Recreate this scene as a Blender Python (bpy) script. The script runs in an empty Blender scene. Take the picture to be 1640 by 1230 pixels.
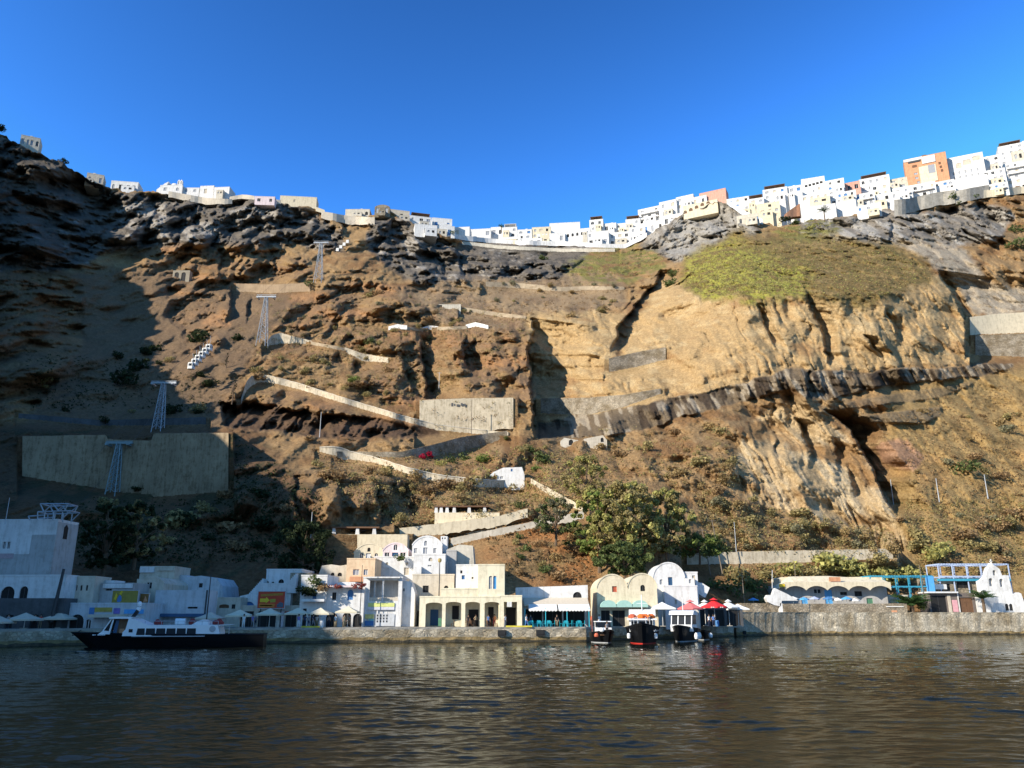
import bpy, bmesh, math, random
import numpy as np
from mathutils import Vector, Matrix
C = bpy.context.scene
COL = C.collection
rad = math.radians
# ---------------------------------------------------------------- camera, sky, sun, exposure
IW, IH, FPX, HOR, CAMZ = 1640., 1230., 1287., 987., 3.5
PITCH = math.atan((HOR - IH/2)/FPX)
cd = bpy.data.cameras.new("camera"); cam = bpy.data.objects.new("camera", cd); COL.objects.link(cam)
cam.location = (0, 0, CAMZ); cam.rotation_euler = (math.pi/2 + PITCH, 0, 0)
cd.sensor_width = 36; cd.lens = 36*FPX/IW; cd.clip_start = .1; cd.clip_end = 6000
C.camera = cam
SUN_AZ, SUN_EL = 55., 27.            # degrees left of straight behind the viewer; height
w = bpy.data.worlds.new("World"); C.world = w; w.use_nodes = True
nt = w.node_tree; bg = nt.nodes['Background']
sky = nt.nodes.new('ShaderNodeTexSky'); sky.sky_type = 'NISHITA'; sky.sun_disc = False
sky.sun_elevation = rad(SUN_EL); sky.sun_rotation = rad(180 + SUN_AZ)
sky.air_density = 1.0; sky.dust_density = 0.5; sky.ozone_density = 4.0; sky.altitude = 0
hs = nt.nodes.new('ShaderNodeHueSaturation'); hs.inputs['Hue'].default_value = .483; hs.inputs['Saturation'].default_value = .93; hs.inputs['Value'].default_value = .42
gm = nt.nodes.new('ShaderNodeGamma'); gm.inputs['Gamma'].default_value = 2.5
up = nt.nodes.new('ShaderNodeHueSaturation'); up.inputs['Value'].default_value = 3.3
nt.links.new(sky.outputs[0], hs.inputs['Color']); nt.links.new(hs.outputs[0], gm.inputs['Color']); nt.links.new(gm.outputs[0], up.inputs['Color']); cap_ = nt.nodes.new('ShaderNodeMix'); cap_.data_type = 'RGBA'; cap_.blend_type = 'DARKEN'; cap_.inputs[0].default_value = 1; cap_.inputs[7].default_value = (1.3, 2.9, 5.4, 1)
nt.links.new(up.outputs[0], cap_.inputs[6]); nt.links.new(cap_.outputs[2], bg.inputs[0])
bg.inputs[1].default_value = .125
sl = bpy.data.lights.new("sun", 'SUN'); so = bpy.data.objects.new("sun", sl); COL.objects.link(so)
sl.energy = 5.0; sl.angle = rad(.5); sl.color = (1, .92, .80)
SUNV = Vector((-math.sin(rad(SUN_AZ))*math.cos(rad(SUN_EL)), -math.cos(rad(SUN_AZ))*math.cos(rad(SUN_EL)), math.sin(rad(SUN_EL))))
so.rotation_euler = SUNV.to_track_quat('Z', 'Y').to_euler(); so.location = SUNV*500
C.view_settings.view_transform = 'Standard'; C.view_settings.look = 'None'
C.view_settings.exposure = 0.55; C.view_settings.gamma = 1
C.cycles.use_denoising = True
C.cycles.max_bounces = 5; C.cycles.diffuse_bounces = 2; C.cycles.glossy_bounces = 3

# ---------------------------------------------------------------- geometry of the view: survey points
CP, SP = math.cos(PITCH), math.sin(PITCH)
def slope(u, v):
    du = u - IW/2; up = IH/2 - v
    fy = FPX*CP - up*SP
    return du/fy, (FPX*SP + up*CP)/fy
def at(u, v, Y):
    a, b = slope(u, v); return Vector((a*Y, Y, CAMZ + b*Y))
def atz(u, v, z):
    a, b = slope(u, v); Y = (z - CAMZ)/b; return Vector((a*Y, Y, z))
def px(Y, v=800):                    # metres per picture unit at a distance
    return Y/(FPX*CP - (IH/2 - v)*SP)

# ---------------------------------------------------------------- materials
MATS = {}
def col(c): return (c[0], c[1], c[2], 1)
def mat(name, c, rough=.8, var=.15, scale=1.2, bump=0., metal=0., spec=.3, dirt=None, coord='Object', bscale=None, streak=.55):
    """one procedural material: base colour broken up by noise, optional dirt colour and bump"""
    if name in MATS: return MATS[name]
    m = bpy.data.materials.new(name); m.use_nodes = True; n = m.node_tree; N = n.nodes; L = n.links
    b = N['Principled BSDF']; b.inputs['Roughness'].default_value = rough; b.inputs['Metallic'].default_value = metal
    b.inputs['Specular IOR Level'].default_value = spec
    tc = N.new('ShaderNodeTexCoord')
    no = N.new('ShaderNodeTexNoise'); no.inputs['Scale'].default_value = scale; no.inputs['Detail'].default_value = 5; no.inputs['Roughness'].default_value = .65
    L.new(tc.outputs[coord], no.inputs['Vector'])
    r = N.new('ShaderNodeValToRGB'); r.color_ramp.elements[0].position = .3; r.color_ramp.elements[1].position = .7
    lo = [x*(1-var) for x in c] if dirt is None else dirt
    r.color_ramp.elements[0].color = col(lo); r.color_ramp.elements[1].color = col([min(1, x*(1+var*.6)) for x in c])
    L.new(no.outputs['Fac'], r.inputs['Fac']); L.new(r.outputs['Color'], b.inputs['Base Color'])
    if bump and rough >= .85 and metal == 0:               # rain streaks and patched plaster
        mp = N.new('ShaderNodeMapping'); mp.inputs['Scale'].default_value = (1.1, 1.1, .13); L.new(tc.outputs[coord], mp.inputs['Vector'])
        ns = N.new('ShaderNodeTexNoise'); ns.inputs['Scale'].default_value = 1.6; ns.inputs['Detail'].default_value = 4; ns.inputs['Roughness'].default_value = .7; L.new(mp.outputs[0], ns.inputs['Vector'])
        np_ = N.new('ShaderNodeTexNoise'); np_.inputs['Scale'].default_value = .9; np_.inputs['Detail'].default_value = 6; np_.inputs['Roughness'].default_value = .75; L.new(tc.outputs[coord], np_.inputs['Vector'])
        ad = N.new('ShaderNodeMath'); ad.operation = 'ADD'; L.new(ns.outputs['Fac'], ad.inputs[0]); L.new(np_.outputs['Fac'], ad.inputs[1])
        rs = N.new('ShaderNodeValToRGB'); rs.color_ramp.elements[0].position = .38; rs.color_ramp.elements[0].color = (.55, .52, .47, 1); rs.color_ramp.elements[1].position = .52; rs.color_ramp.elements[1].color = (1, 1, 1, 1)
        hf = N.new('ShaderNodeMath'); hf.operation = 'MULTIPLY'; hf.inputs[1].default_value = .5; L.new(ad.outputs[0], hf.inputs[0]); L.new(hf.outputs[0], rs.inputs['Fac'])
        mu = N.new('ShaderNodeMix'); mu.data_type = 'RGBA'; mu.blend_type = 'MULTIPLY'; mu.inputs[0].default_value = streak; L.new(r.outputs['Color'], mu.inputs[6]); L.new(rs.outputs['Color'], mu.inputs[7]); L.new(mu.outputs[2], b.inputs['Base Color'])
    if bump:
        n2 = N.new('ShaderNodeTexNoise'); n2.inputs['Scale'].default_value = bscale or scale*4; n2.inputs['Detail'].default_value = 4
        L.new(tc.outputs[coord], n2.inputs['Vector'])
        bm_ = N.new('ShaderNodeBump'); bm_.inputs['Strength'].default_value = bump; bm_.inputs['Distance'].default_value = .2
        L.new(n2.outputs['Fac'], bm_.inputs['Height']); L.new(bm_.outputs['Normal'], b.inputs['Normal'])
    MATS[name] = m; return m
def stone(name, c, mortar, sx=1.0, sz=1.0, var=.3):
    """rubble / block masonry with irregular joints"""
    if name in MATS: return MATS[name]
    m = bpy.data.materials.new(name); m.use_nodes = True; n = m.node_tree; N = n.nodes; L = n.links
    b = N['Principled BSDF']; b.inputs['Roughness'].default_value = .9; b.inputs['Specular IOR Level'].default_value = .2
    tc = N.new('ShaderNodeTexCoord'); mp = N.new('ShaderNodeMapping'); mp.inputs['Scale'].default_value = (sx, sx, sz)
    L.new(tc.outputs['Object'], mp.inputs['Vector'])
    vo = N.new('ShaderNodeTexVoronoi'); vo.inputs['Scale'].default_value = 1; L.new(mp.outputs[0], vo.inputs['Vector'])
    ve = N.new('ShaderNodeTexVoronoi'); ve.feature = 'DISTANCE_TO_EDGE'; ve.inputs['Scale'].default_value = 1; L.new(mp.outputs[0], ve.inputs['Vector'])
    sep = N.new('ShaderNodeSeparateColor'); L.new(vo.outputs['Color'], sep.inputs[0])
    r = N.new('ShaderNodeValToRGB'); r.color_ramp.elements[0].color = col([x*(1-var) for x in c]); r.color_ramp.elements[1].color = col([x*(1+var) for x in c])
    L.new(sep.outputs[0], r.inputs['Fac'])
    r2 = N.new('ShaderNodeValToRGB'); r2.color_ramp.elements[0].position = .02; r2.color_ramp.elements[1].position = .1
    L.new(ve.outputs['Distance'], r2.inputs['Fac'])
    mx = N.new('ShaderNodeMix'); mx.data_type = 'RGBA'; L.new(r2.outputs['Color'], mx.inputs[0]); mx.inputs[6].default_value = col(mortar); L.new(r.outputs['Color'], mx.inputs[7])
    no = N.new('ShaderNodeTexNoise'); no.inputs['Scale'].default_value = .35; no.inputs['Detail'].default_value = 6; L.new(tc.outputs['Object'], no.inputs['Vector'])
    r3 = N.new('ShaderNodeValToRGB'); r3.color_ramp.elements[0].position = .35; r3.color_ramp.elements[0].color = (.55, .5, .42, 1); r3.color_ramp.elements[1].position = .65; r3.color_ramp.elements[1].color = (1, 1, 1, 1)
    L.new(no.outputs['Fac'], r3.inputs['Fac'])
    m2 = N.new('ShaderNodeMix'); m2.data_type = 'RGBA'; m2.blend_type = 'MULTIPLY'; m2.inputs[0].default_value = 1
    L.new(mx.outputs[2], m2.inputs[6]); L.new(r3.outputs['Color'], m2.inputs[7]); L.new(m2.outputs[2], b.inputs['Base Color'])
    bp = N.new('ShaderNodeBump'); bp.inputs['Strength'].default_value = .6; bp.inputs['Distance'].default_value = .15
    L.new(r2.outputs['Color'], bp.inputs['Height']); L.new(bp.outputs['Normal'], b.inputs['Normal'])
    MATS[name] = m; return m

# ---------------------------------------------------------------- tagging helpers
def tag(o, label=None, cat=None, group=None, kind=None):
    if label: o['label'] = label
    if cat: o['category'] = cat
    if group: o['group'] = group
    if kind: o['kind'] = kind
    return o
def thing(name, loc, label, cat, group=None, rz=0):
    o = bpy.data.objects.new(name, None); COL.objects.link(o); o.location = loc; o.rotation_euler = (0, 0, rz)
    o.empty_display_size = .3
    return tag(o, label, cat, group)
def copy_tree(o, parent=None):
    c = o.copy(); COL.objects.link(c)
    if parent is not None: c.parent = parent
    for ch in list(o.children): copy_tree(ch, c)
    return c
class MB:
    """collects polygons and links them as ONE mesh object"""
    def __init__(s): s.v = []; s.f = []; s.m = []
    def face(s, pts, mi=0):
        i = len(s.v); s.v += [tuple(p) for p in pts]; s.f.append(tuple(range(i, i+len(pts)))); s.m.append(mi)
    def add(s, vs, fs, mi=0):
        i = len(s.v); s.v += [tuple(p) for p in vs]
        for f in fs: s.f.append(tuple(i+k for k in f)); s.m.append(mi)
    def box(s, x0, x1, y0, y1, z0, z1, mi=0):
        if x1 < x0: x0, x1 = x1, x0
        if y1 < y0: y0, y1 = y1, y0
        if z1 < z0: z0, z1 = z1, z0
        s.add([(x0,y0,z0),(x1,y0,z0),(x1,y1,z0),(x0,y1,z0),(x0,y0,z1),(x1,y0,z1),(x1,y1,z1),(x0,y1,z1)],
              [(0,3,2,1),(4,5,6,7),(0,1,5,4),(1,2,6,5),(2,3,7,6),(3,0,4,7)], mi)
    def prism(s, poly, y0, y1, mi=0):          # (x,z) outline, counter-clockwise seen from -y, pushed back
        n = len(poly)
        vs = [(x, y0, z) for x, z in poly] + [(x, y1, z) for x, z in poly]
        s.add(vs, [tuple(range(n)), tuple(range(2*n-1, n-1, -1))] + [(i, n+i, n+(i+1) % n, (i+1) % n) for i in range(n)], mi)
    def slab(s, poly, z0, z1, mi=0):           # (x,y) outline, counter-clockwise from above
        n = len(poly)
        vs = [(x, y, z0) for x, y in poly] + [(x, y, z1) for x, y in poly]
        s.add(vs, [tuple(range(n-1, -1, -1)), tuple(range(n, 2*n))] + [(i, (i+1) % n, n+(i+1) % n, n+i) for i in range(n)], mi)
    def tube(s, pts, r, n=6, mi=0, r2=None):
        pts = [Vector(p) for p in pts]; rings = []
        for i, p in enumerate(pts):
            d = (pts[min(i+1, len(pts)-1)] - pts[max(i-1, 0)]).normalized()
            a = d.cross(Vector((0, 0, 1)) if abs(d.z) < .9 else Vector((1, 0, 0))).normalized(); b = d.cross(a)
            rr = r if r2 is None else r + (r2-r)*i/(len(pts)-1)
            rings.append([p + (a*math.cos(2*math.pi*k/n) + b*math.sin(2*math.pi*k/n))*rr for k in range(n)])
        vs = [q for R in rings for q in R]; fs = []
        for i in range(len(pts)-1):
            for k in range(n): fs.append((i*n+k, i*n+(k+1) % n, (i+1)*n+(k+1) % n, (i+1)*n+k))
        fs.append(tuple(range(n-1, -1, -1))); fs.append(tuple(range((len(pts)-1)*n, len(pts)*n)))
        s.add(vs, fs, mi)
    def lathe(s, prof, n=16, c=(0, 0, 0), mi=0, a0=0, a1=2*math.pi):   # (r,z) profile about the z axis
        full = abs(a1-a0-2*math.pi) < 1e-6; k = n if full else n+1
        vs = [(c[0]+r*math.cos(a0+(a1-a0)*j/n), c[1]+r*math.sin(a0+(a1-a0)*j/n), c[2]+z) for r, z in prof for j in range(k)]
        fs = []
        for i in range(len(prof)-1):
            for j in range(n): fs.append((i*k+j, i*k+(j+1) % k, (i+1)*k+(j+1) % k, (i+1)*k+j))
        s.add(vs, fs, mi)
    def build(s, name, ms, parent=None, smooth=False):
        me = bpy.data.meshes.new(name); me.from_pydata(s.v, [], s.f)
        for m in (ms if isinstance(ms, (list, tuple)) else [ms]): me.materials.append(m)
        if len(me.materials) > 1: me.polygons.foreach_set('material_index', s.m)
        if smooth: me.polygons.foreach_set('use_smooth', [True]*len(s.f))
        me.update()
        o = bpy.data.objects.new(name, me); COL.objects.link(o)
        if parent is not None: o.parent = parent
        return o

# ---------------------------------------------------------------- noise in numpy
def _hash(ix, iy, iz, seed):
    h = (ix*374761393 + iy*668265263 + iz*2147483647 + seed*1274126177) & 0xffffffff
    h = ((h ^ (h >> 13))*1274126177) & 0xffffffff
    h = ((h ^ (h >> 16))*2246822519) & 0xffffffff
    return ((h ^ (h >> 15)) & 0xffff)/65535.0
def vnoise(x, y, z, seed=0):
    ix = np.floor(x).astype(np.int64); iy = np.floor(y).astype(np.int64); iz = np.floor(z).astype(np.int64)
    fx = x-ix; fy = y-iy; fz = z-iz
    fx = fx*fx*fx*(fx*(fx*6-15)+10); fy = fy*fy*fy*(fy*(fy*6-15)+10); fz = fz*fz*fz*(fz*(fz*6-15)+10)
    r = 0
    for a in (0, 1):
        for b in (0, 1):
            for c in (0, 1):
                r = r + _hash(ix+a, iy+b, iz+c, seed)*(fx if a else 1-fx)*(fy if b else 1-fy)*(fz if c else 1-fz)
    return r*2-1
def fbm(x, y, z, oct=4, seed=0, gain=.5):
    r = 0; a = 1.; t = 0
    for i in range(oct):
        r = r + a*vnoise(x, y, z, seed+i*17); t += a; a *= gain; x = x*2.03+11.3; y = y*2.03+5.7; z = z*2.03+3.1
    return r/t
def ridged(x, y, z, oct=4, seed=0, gain=.5):
    r = 0; a = 1.; t = 0
    for i in range(oct):
        r = r + a*(1-np.abs(vnoise(x, y, z, seed+i*23))*2); t += a; a *= gain; x = x*2.05+7.1; y = y*2.05+3.3; z = z*2.05+9.7
    return r/t
def sstep(a, b, x):
    t = np.clip((x-a)/(b-a), 0, 1); return t*t*(3-2*t)
# ---------------------------------------------------------------- walls and terraces cut into the slope: (key) -> crest line (u, v, height), how straight
WALLS = {
 'concrete': ([(36,699,62),(170,696,86),(172,703,82),(242,706,84),(246,694,100),(366,693,92)], 60),
 'ledge': ([(30,662,6),(160,673,7),(330,668,10)], 25),
 'graffiti': ([(672,641,44),(740,638,52),(822,637,46)], 50),
 'hairpin': ([(386,640,5),(394,614,12),(402,604,13),(412,601,10),(430,602,8),(480,615,7),(560,641,6),(640,665,6),(700,681,6),(782,690,5)], 9),
 'redpath': ([(540,723,5),(640,724,7),(690,713,16),(740,700,22),(812,690,8)], 14),
 'lowpath': ([(512,717,5),(530,716,10),(548,718,16),(562,724,10),(600,733,6),(650,749,7),(700,761,9),(770,769,10),(832,772,7)], 10),
 'bend': ([(428,548,5),(434,537,14),(450,533,16),(470,539,9),(500,546,4)], 10),
 'sloping': ([(552,556,5),(580,566,10),(622,573,6)], 12),
 'cap1': ([(622,523,4),(636,519,5),(652,521,4)], 10), 'cap2': ([(676,525,3),(688,521,5),(702,523,4)], 10), 'cap3': ([(746,520,3),(762,516,5),(782,521,4)], 10),
 'tan': ([(378,454,11),(430,456,12),(497,453,12)], 25),
 'upper': ([(778,451,6),(830,453,7),(900,460,5),(940,458,5),(1000,459,3)], 20),
 'lower': ([(742,492,4),(800,501,5),(842,506,3)], 16), 'link1': ([(498,547,3),(552,557,3)], 12), 'link2': ([(650,523,3),(678,526,3)], 12), 'link3': ([(700,524,3),(748,522,3)], 12), 'link4': ([(780,690,4),(814,692,5)], 10), 'link5': ([(826,772,5),(852,767,5)], 8),
 'rimpath': ([(740,386,4),(800,393,4),(900,398,4),(985,398,4)], 25),
 'masonry': ([(866,638,22),(940,637,26),(1000,632,18),(1058,622,7)], 30),
 'masonry2': ([(975,574,20),(1020,564,22),(1066,556,18)], 20),
 'road': ([(1553,508,27),(1590,503,31),(1640,500,33),(1760,494,36)], 50),
 'road2': ([(1562,537,30),(1640,534,36),(1760,530,38)], 50),
 'long': ([(1100,886,17),(1250,882,18),(1430,879,14)], 60),
 'creamterrace': ([(640,846,14),(720,836,14),(800,826,12),(845,814,10)], 25),
 'ramp': ([(722,862,10),(780,850,9),(850,836,9),(935,818,8)], 25),
 'dropping': ([(850,766,6),(880,782,9),(905,796,10),(935,812,6)], 12),
 'pergola1': ([(528,856,20),(655,856,20)], 80), 'pergola2': ([(694,820,18),(803,820,18)], 80),
}
FLAT = {'long': .95, 'creamterrace': .85, 'ramp': .85, 'graffiti': .6, 'road': .6, 'concrete': .3, 'dropping': .4}
# ---------------------------------------------------------------- the caldera cliff
RIDGE = [(-400,120),(-260,150),(-100,180),(0,213),(50,241),(100,260),(130,280),(150,292),(200,306),(250,308),(300,316),(350,320),(400,316),(440,324),(500,334),(560,350),(600,345),(620,338),(650,352),(700,374),(740,382),(800,388),(850,391),(900,392),(950,393),(1000,395),(1035,378),(1060,362),(1100,340),(1150,322),(1165,323),(1185,333),(1200,352),(1250,362),(1300,352),(1350,347),(1400,338),(1450,333),(1500,322),(1550,314),(1600,306),(1640,298),(1900,250)]
PROF = {   # picture column -> [(row, distance in metres)]
 -260: [(965,112),(800,142),(700,174),(600,202),(500,228),(400,255),(300,285),(150,320)],
 0:    [(965,119),(870,132),(800,156),(700,192),(600,226),(500,260),(400,292),(300,325),(213,350)],
 200:  [(965,130),(880,144),(800,165),(700,209),(600,258),(500,302),(400,350),(306,388)],
 400:  [(965,140),(870,152),(790,160),(700,202),(600,250),(500,305),(440,345),(318,395)],
 600:  [(965,144),(900,158),(850,166),(780,174),(720,200),(650,230),(560,268),(500,300),(430,350),(345,412)],
 800:  [(965,144),(870,160),(800,186),(700,220),(640,237),(560,275),(520,300),(450,358),(415,405),(388,440)],
 1000: [(965,150),(870,162),(800,186),(720,220),(660,241),(560,278),(480,325),(420,390),(395,432)],
 1200: [(965,174),(890,180),(800,196),(700,220),(640,236),(560,250),(475,267),(410,326),(352,400)],
 1400: [(965,188),(900,192),(800,206),(700,227),(630,246),(560,257),(470,274),(395,337),(338,392)],
 1640: [(965,190),(900,198),(800,217),(700,240),(620,264),(550,286),(480,322),(400,352),(298,398)],
 1900: [(965,194),(800,220),(620,258),(480,312),(250,380)],
}
DU = 1.6; NR = 450
us = np.arange(-260, 1900+DU, DU); NU = len(us)
vr = np.interp(us, [p[0] for p in RIDGE], [p[1] for p in RIDGE])
vr = vr + 2.2*vnoise(us/9, us*0, us*0, 3) + 1.2*vnoise(us/3.5, us*0, us*0, 4)
vb = np.full(NU, 965.)
sgrid = np.linspace(0, 1, NR)**1.0
U = np.repeat(us[None, :], NR, 0); V = vr[None, :] + (vb-vr)[None, :]*sgrid[:, None]
keys = sorted(PROF)
pc = []
for k in keys:
    p = sorted(PROF[k]); pc.append(np.interp(V, [q[0] for q in p], [q[1] for q in p]))
pc = np.stack(pc); ki = np.clip(np.searchsorted(keys, us, side='right')-1, 0, len(keys)-2)
ka = np.array(keys, float); t = (us-ka[ki])/(ka[ki+1]-ka[ki]); t = t*t*(3-2*t)*.6 + t*.4
cols = np.arange(NU)
Y0 = pc[ki, :, cols].T*(1-t)[None, :] + pc[ki+1, :, cols].T*t[None, :]
A_, B_ = slope(U, V)
X3 = A_*Y0; Z3 = CAMZ + B_*Y0

# soft masks drawn over the cliff face (rock types have their own extents)
JU = 9*fbm(U/42, V/42, U*0, 3, 71) + 3.5*fbm(U/9, V/9, U*0, 2, 72)
JV = 8*fbm(U/42, V/42, U*0+5, 3, 73) + 3.5*fbm(U/9, V/9, U*0+5, 2, 74)
def poly_mask(pts, soft=8, jit=1.0):
    """1 inside, fading over «soft» outside; edges wander with the rock"""
    x = U+JU*jit; y = V+JV*jit; inside = np.zeros(U.shape, bool); dmin = np.full(U.shape, 1e9)
    n = len(pts)
    xs = [p[0] for p in pts]; ys = [p[1] for p in pts]
    bx = (x > min(xs)-soft-5) & (x < max(xs)+soft+5) & (y > min(ys)-soft-5) & (y < max(ys)+soft+5)
    xx = x[bx]; yy = y[bx]; ins = np.zeros(xx.shape, bool); d = np.full(xx.shape, 1e9)
    for i in range(n):
        x0, y0 = pts[i]; x1, y1 = pts[(i+1) % n]
        if y0 != y1:
            c = ((y0 > yy) != (y1 > yy)) & (xx < (x1-x0)*(yy-y0)/(y1-y0)+x0); ins ^= c
        L2 = (x1-x0)**2+(y1-y0)**2+1e-9
        tt = np.clip(((xx-x0)*(x1-x0)+(yy-y0)*(y1-y0))/L2, 0, 1)
        d = np.minimum(d, np.hypot(xx-x0-tt*(x1-x0), yy-y0-tt*(y1-y0)))
    out = np.zeros(U.shape); out[bx] = np.where(ins, 1, np.clip(1-d/soft, 0, 1)); return out
def band_mask(top, bot, soft=3, jit=.3):
    tu = np.interp(U, [p[0] for p in top], [p[1] for p in top]); bu = np.interp(U, [p[0] for p in bot], [p[1] for p in bot])
    y = V+JV*jit; u0 = max(top[0][0], bot[0][0]); u1 = min(top[-1][0], bot[-1][0])
    return np.clip((y-tu)/soft, 0, 1)*np.clip((bu-y)/soft, 0, 1)*np.clip((U-u0)/6, 0, 1)*np.clip((u1-U)/6, 0, 1)

m_crag = np.maximum.reduce([
    poly_mask([(-260,150),(0,212),(100,262),(180,310),(300,318),(330,322),(420,318),(500,345),(540,372),(545,400),(480,385),(420,392),(330,388),(200,390),(130,420),(60,430),(-260,420)]),
    poly_mask([(600,350),(650,355),(690,378),(740,410),(745,445),(690,450),(640,440),(590,400)]),
    poly_mask([(740,395),(850,395),(940,398),(935,420),(900,440),(800,445),(750,440)]),
    poly_mask([(1030,395),(1060,362),(1110,338),(1160,322),(1200,345),(1215,368),(1150,402),(1070,412)]),
    poly_mask([(1285,358),(1400,345),(1480,345),(1560,330),(1620,345),(1600,375),(1520,392),(1440,388),(1340,388),(1290,380)])])
m_crag2 = np.maximum.reduce([   # broken brown rock lower down
    poly_mask([(240,398),(330,392),(430,398),(490,415),(492,445),(400,455),(270,455),(235,435)]),
    poly_mask([(270,470),(330,460),(370,490),(365,520),(300,525),(268,510)]),
    poly_mask([(295,530),(330,522),(355,548),(340,562),(298,560)]),
    poly_mask([(360,640),(420,615),(520,640),(640,668),(700,700),(640,705),(540,700),(430,690),(360,680)]),
    poly_mask([(-260,430),(60,440),(130,470),(125,560),(60,640),(-260,700)]),
    poly_mask([(360,745),(470,755),(560,765),(660,770),(690,800),(650,835),(560,850),(440,860),(330,850),(260,840),(300,770)]),
    poly_mask([(470,480),(560,450),(660,470),(700,520),(690,640),(620,650),(560,580),(440,560)]),
    poly_mask([(720,520),(800,500),(850,510),(850,650),(800,640),(740,620)])])
m_tan = np.maximum(poly_mask([(985,600),(1020,520),(1060,462),(1110,455),(1280,475),(1400,480),(1500,442),(1545,510),(1562,572),(1400,588),(1270,590),(1150,622),(1000,655),(870,668),(860,640),(930,600)]),
    poly_mask([(850,510),(940,505),(1000,500),(985,560),(930,610),(860,650)]))
m_pale = poly_mask([(1190,700),(1240,660),(1290,650),(1330,680),(1380,730),(1420,800),(1450,880),(1440,905),(1390,860),(1300,830),(1200,800),(1160,770)])
m_vine = poly_mask([(1105,420),(1180,385),(1300,380),(1420,395),(1480,425),(1490,445),(1400,483),(1280,472),(1200,474),(1095,462)], 16, 1.7)
m_vgreen = poly_mask([(1110,418),(1170,400),(1230,420),(1285,440),(1280,470),(1180,478),(1095,462)], 25)
m_topgreen = np.maximum(poly_mask([(905,430),(990,395),(1040,400),(1060,430),(1000,450),(920,452)], 10), poly_mask([(1240,352),(1290,350),(1340,360),(1300,378),(1250,378)], 12))
m_scree = poly_mask([(1440,388),(1500,382),(1545,405),(1575,450),(1640,470),(1900,480),(1900,520),(1640,500),(1560,498),(1520,430)], 8)
m_grey = poly_mask([(120,440),(240,440),(370,470),(470,480),(400,560),(370,620),(340,690),(30,690),(130,560)], 14)
m_gold = poly_mask([(1430,640),(1520,615),(1640,600),(1900,590),(1900,965),(1480,930),(1440,830)], 20)
m_redsoil = poly_mask([(760,862),(830,840),(900,830),(960,850),(960,930),(820,940),(770,900)], 10)
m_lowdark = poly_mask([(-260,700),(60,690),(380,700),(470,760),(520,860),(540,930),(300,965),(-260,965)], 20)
m_roof = poly_mask([(770,445),(990,445),(1000,500),(870,520),(700,520),(640,470)], 12)
BT = [(858,675),(930,662),(1000,650),(1060,640),(1180,615),(1268,592),(1290,592),(1400,593),(1500,590),(1592,578),(1625,584)]
BB = [(858,702),(930,705),(1000,692),(1060,680),(1180,646),(1268,628),(1290,640),(1330,640),(1400,622),(1500,612),(1592,598),(1625,590)]
m_band = band_mask(BT, BB, 2.5, .75)
m_band2 = band_mask([(1330,648),(1420,632),(1500,620),(1560,610)], [(1330,660),(1420,650),(1500,640),(1560,618)], 3, .3)*.7
m_band3 = band_mask([(1360,665),(1430,660),(1480,652),(1510,650)], [(1360,676),(1430,680),(1480,680),(1510,664)], 3, .3)
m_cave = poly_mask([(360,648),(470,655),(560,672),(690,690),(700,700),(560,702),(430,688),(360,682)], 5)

# relief: large shoulders, gullies, ledges, rubble
m_left = np.clip((230-U)/120, 0, 1)
dY = 7*fbm(X3/55, Y0/90, Z3/60, 3, 1)
dY += 4.5*ridged(X3/24, Y0/50, Z3/30, 3, 9)
rough = .62 + .9*m_crag + .5*m_crag2 - .2*m_tan - .28*m_gold - .1*m_pale - .22*m_grey - .3*m_vine - .35*m_scree - .1*m_roof
rough = np.clip(rough, .12, 2)
wx = X3 + 2.5*fbm(X3/8, Z3/8, Y0*0, 2, 61)
big = fbm(wx/10.5, Y0/60, Z3/14, 3, 21, .5)
dY += m_crag*11*fbm(wx/17, Y0/60, Z3/42, 3, 23)
relief = rough*(1-.5*m_crag*np.clip((U-1000)/60, 0, 1))
dY += relief*(15.0*big + 5.0*ridged(wx/9, Y0/50, Z3/14, 4, 27) + 3.4*fbm(X3/3.4, Y0/20, Z3/4.2, 4, 33, .6))
dY += rough*1.1*fbm(X3/1.1, Y0/4, Z3/.9, 3, 44, .65)
dY += (m_pale+.5*m_tan)*2.0*ridged(wx/3.2, Y0/30, Z3/26, 3, 47) + m_left*3.5*fbm(wx/7, Y0/40, Z3/30, 3, 48)
wx = X3 + 2.5*fbm(X3/8, Z3/8, Y0*0, 2, 61)
crack = np.abs(fbm(wx/5, Y0/60, Z3/60, 2, 51))                                        # steep joints
dY += (m_crag*5 + m_crag2*3 + m_tan*1.6 + m_pale*2.6)*np.clip(1-crack/.07, 0, 1)*sstep(-.1, .35, fbm(X3/12, Y0/50, Z3/14, 2, 52))
led = fbm(X3/26, Y0/60, Z3/4.5, 3, 81)                                                # broken ledges
dY += (1-.75*m_left)*(1-.92*m_crag)*(1-.85*m_tan)*(1-m_grey*.7)*(1-m_gold*.75)*(1-.6*m_pale)*(1-.6*m_vine)*1.7*np.tanh(2.6*led)*sstep(-.3,.3,fbm(X3/34,Y0/60,Z3/26,2,87))
dY += m_crag*2.5*np.sign(fbm(wx/4, Y0/40, Z3/18, 3, 84))*np.abs(fbm(wx/4, Y0/40, Z3/18, 3, 84))**.5
dY *= np.clip((Y0-70)/110, .3, 1)
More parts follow.
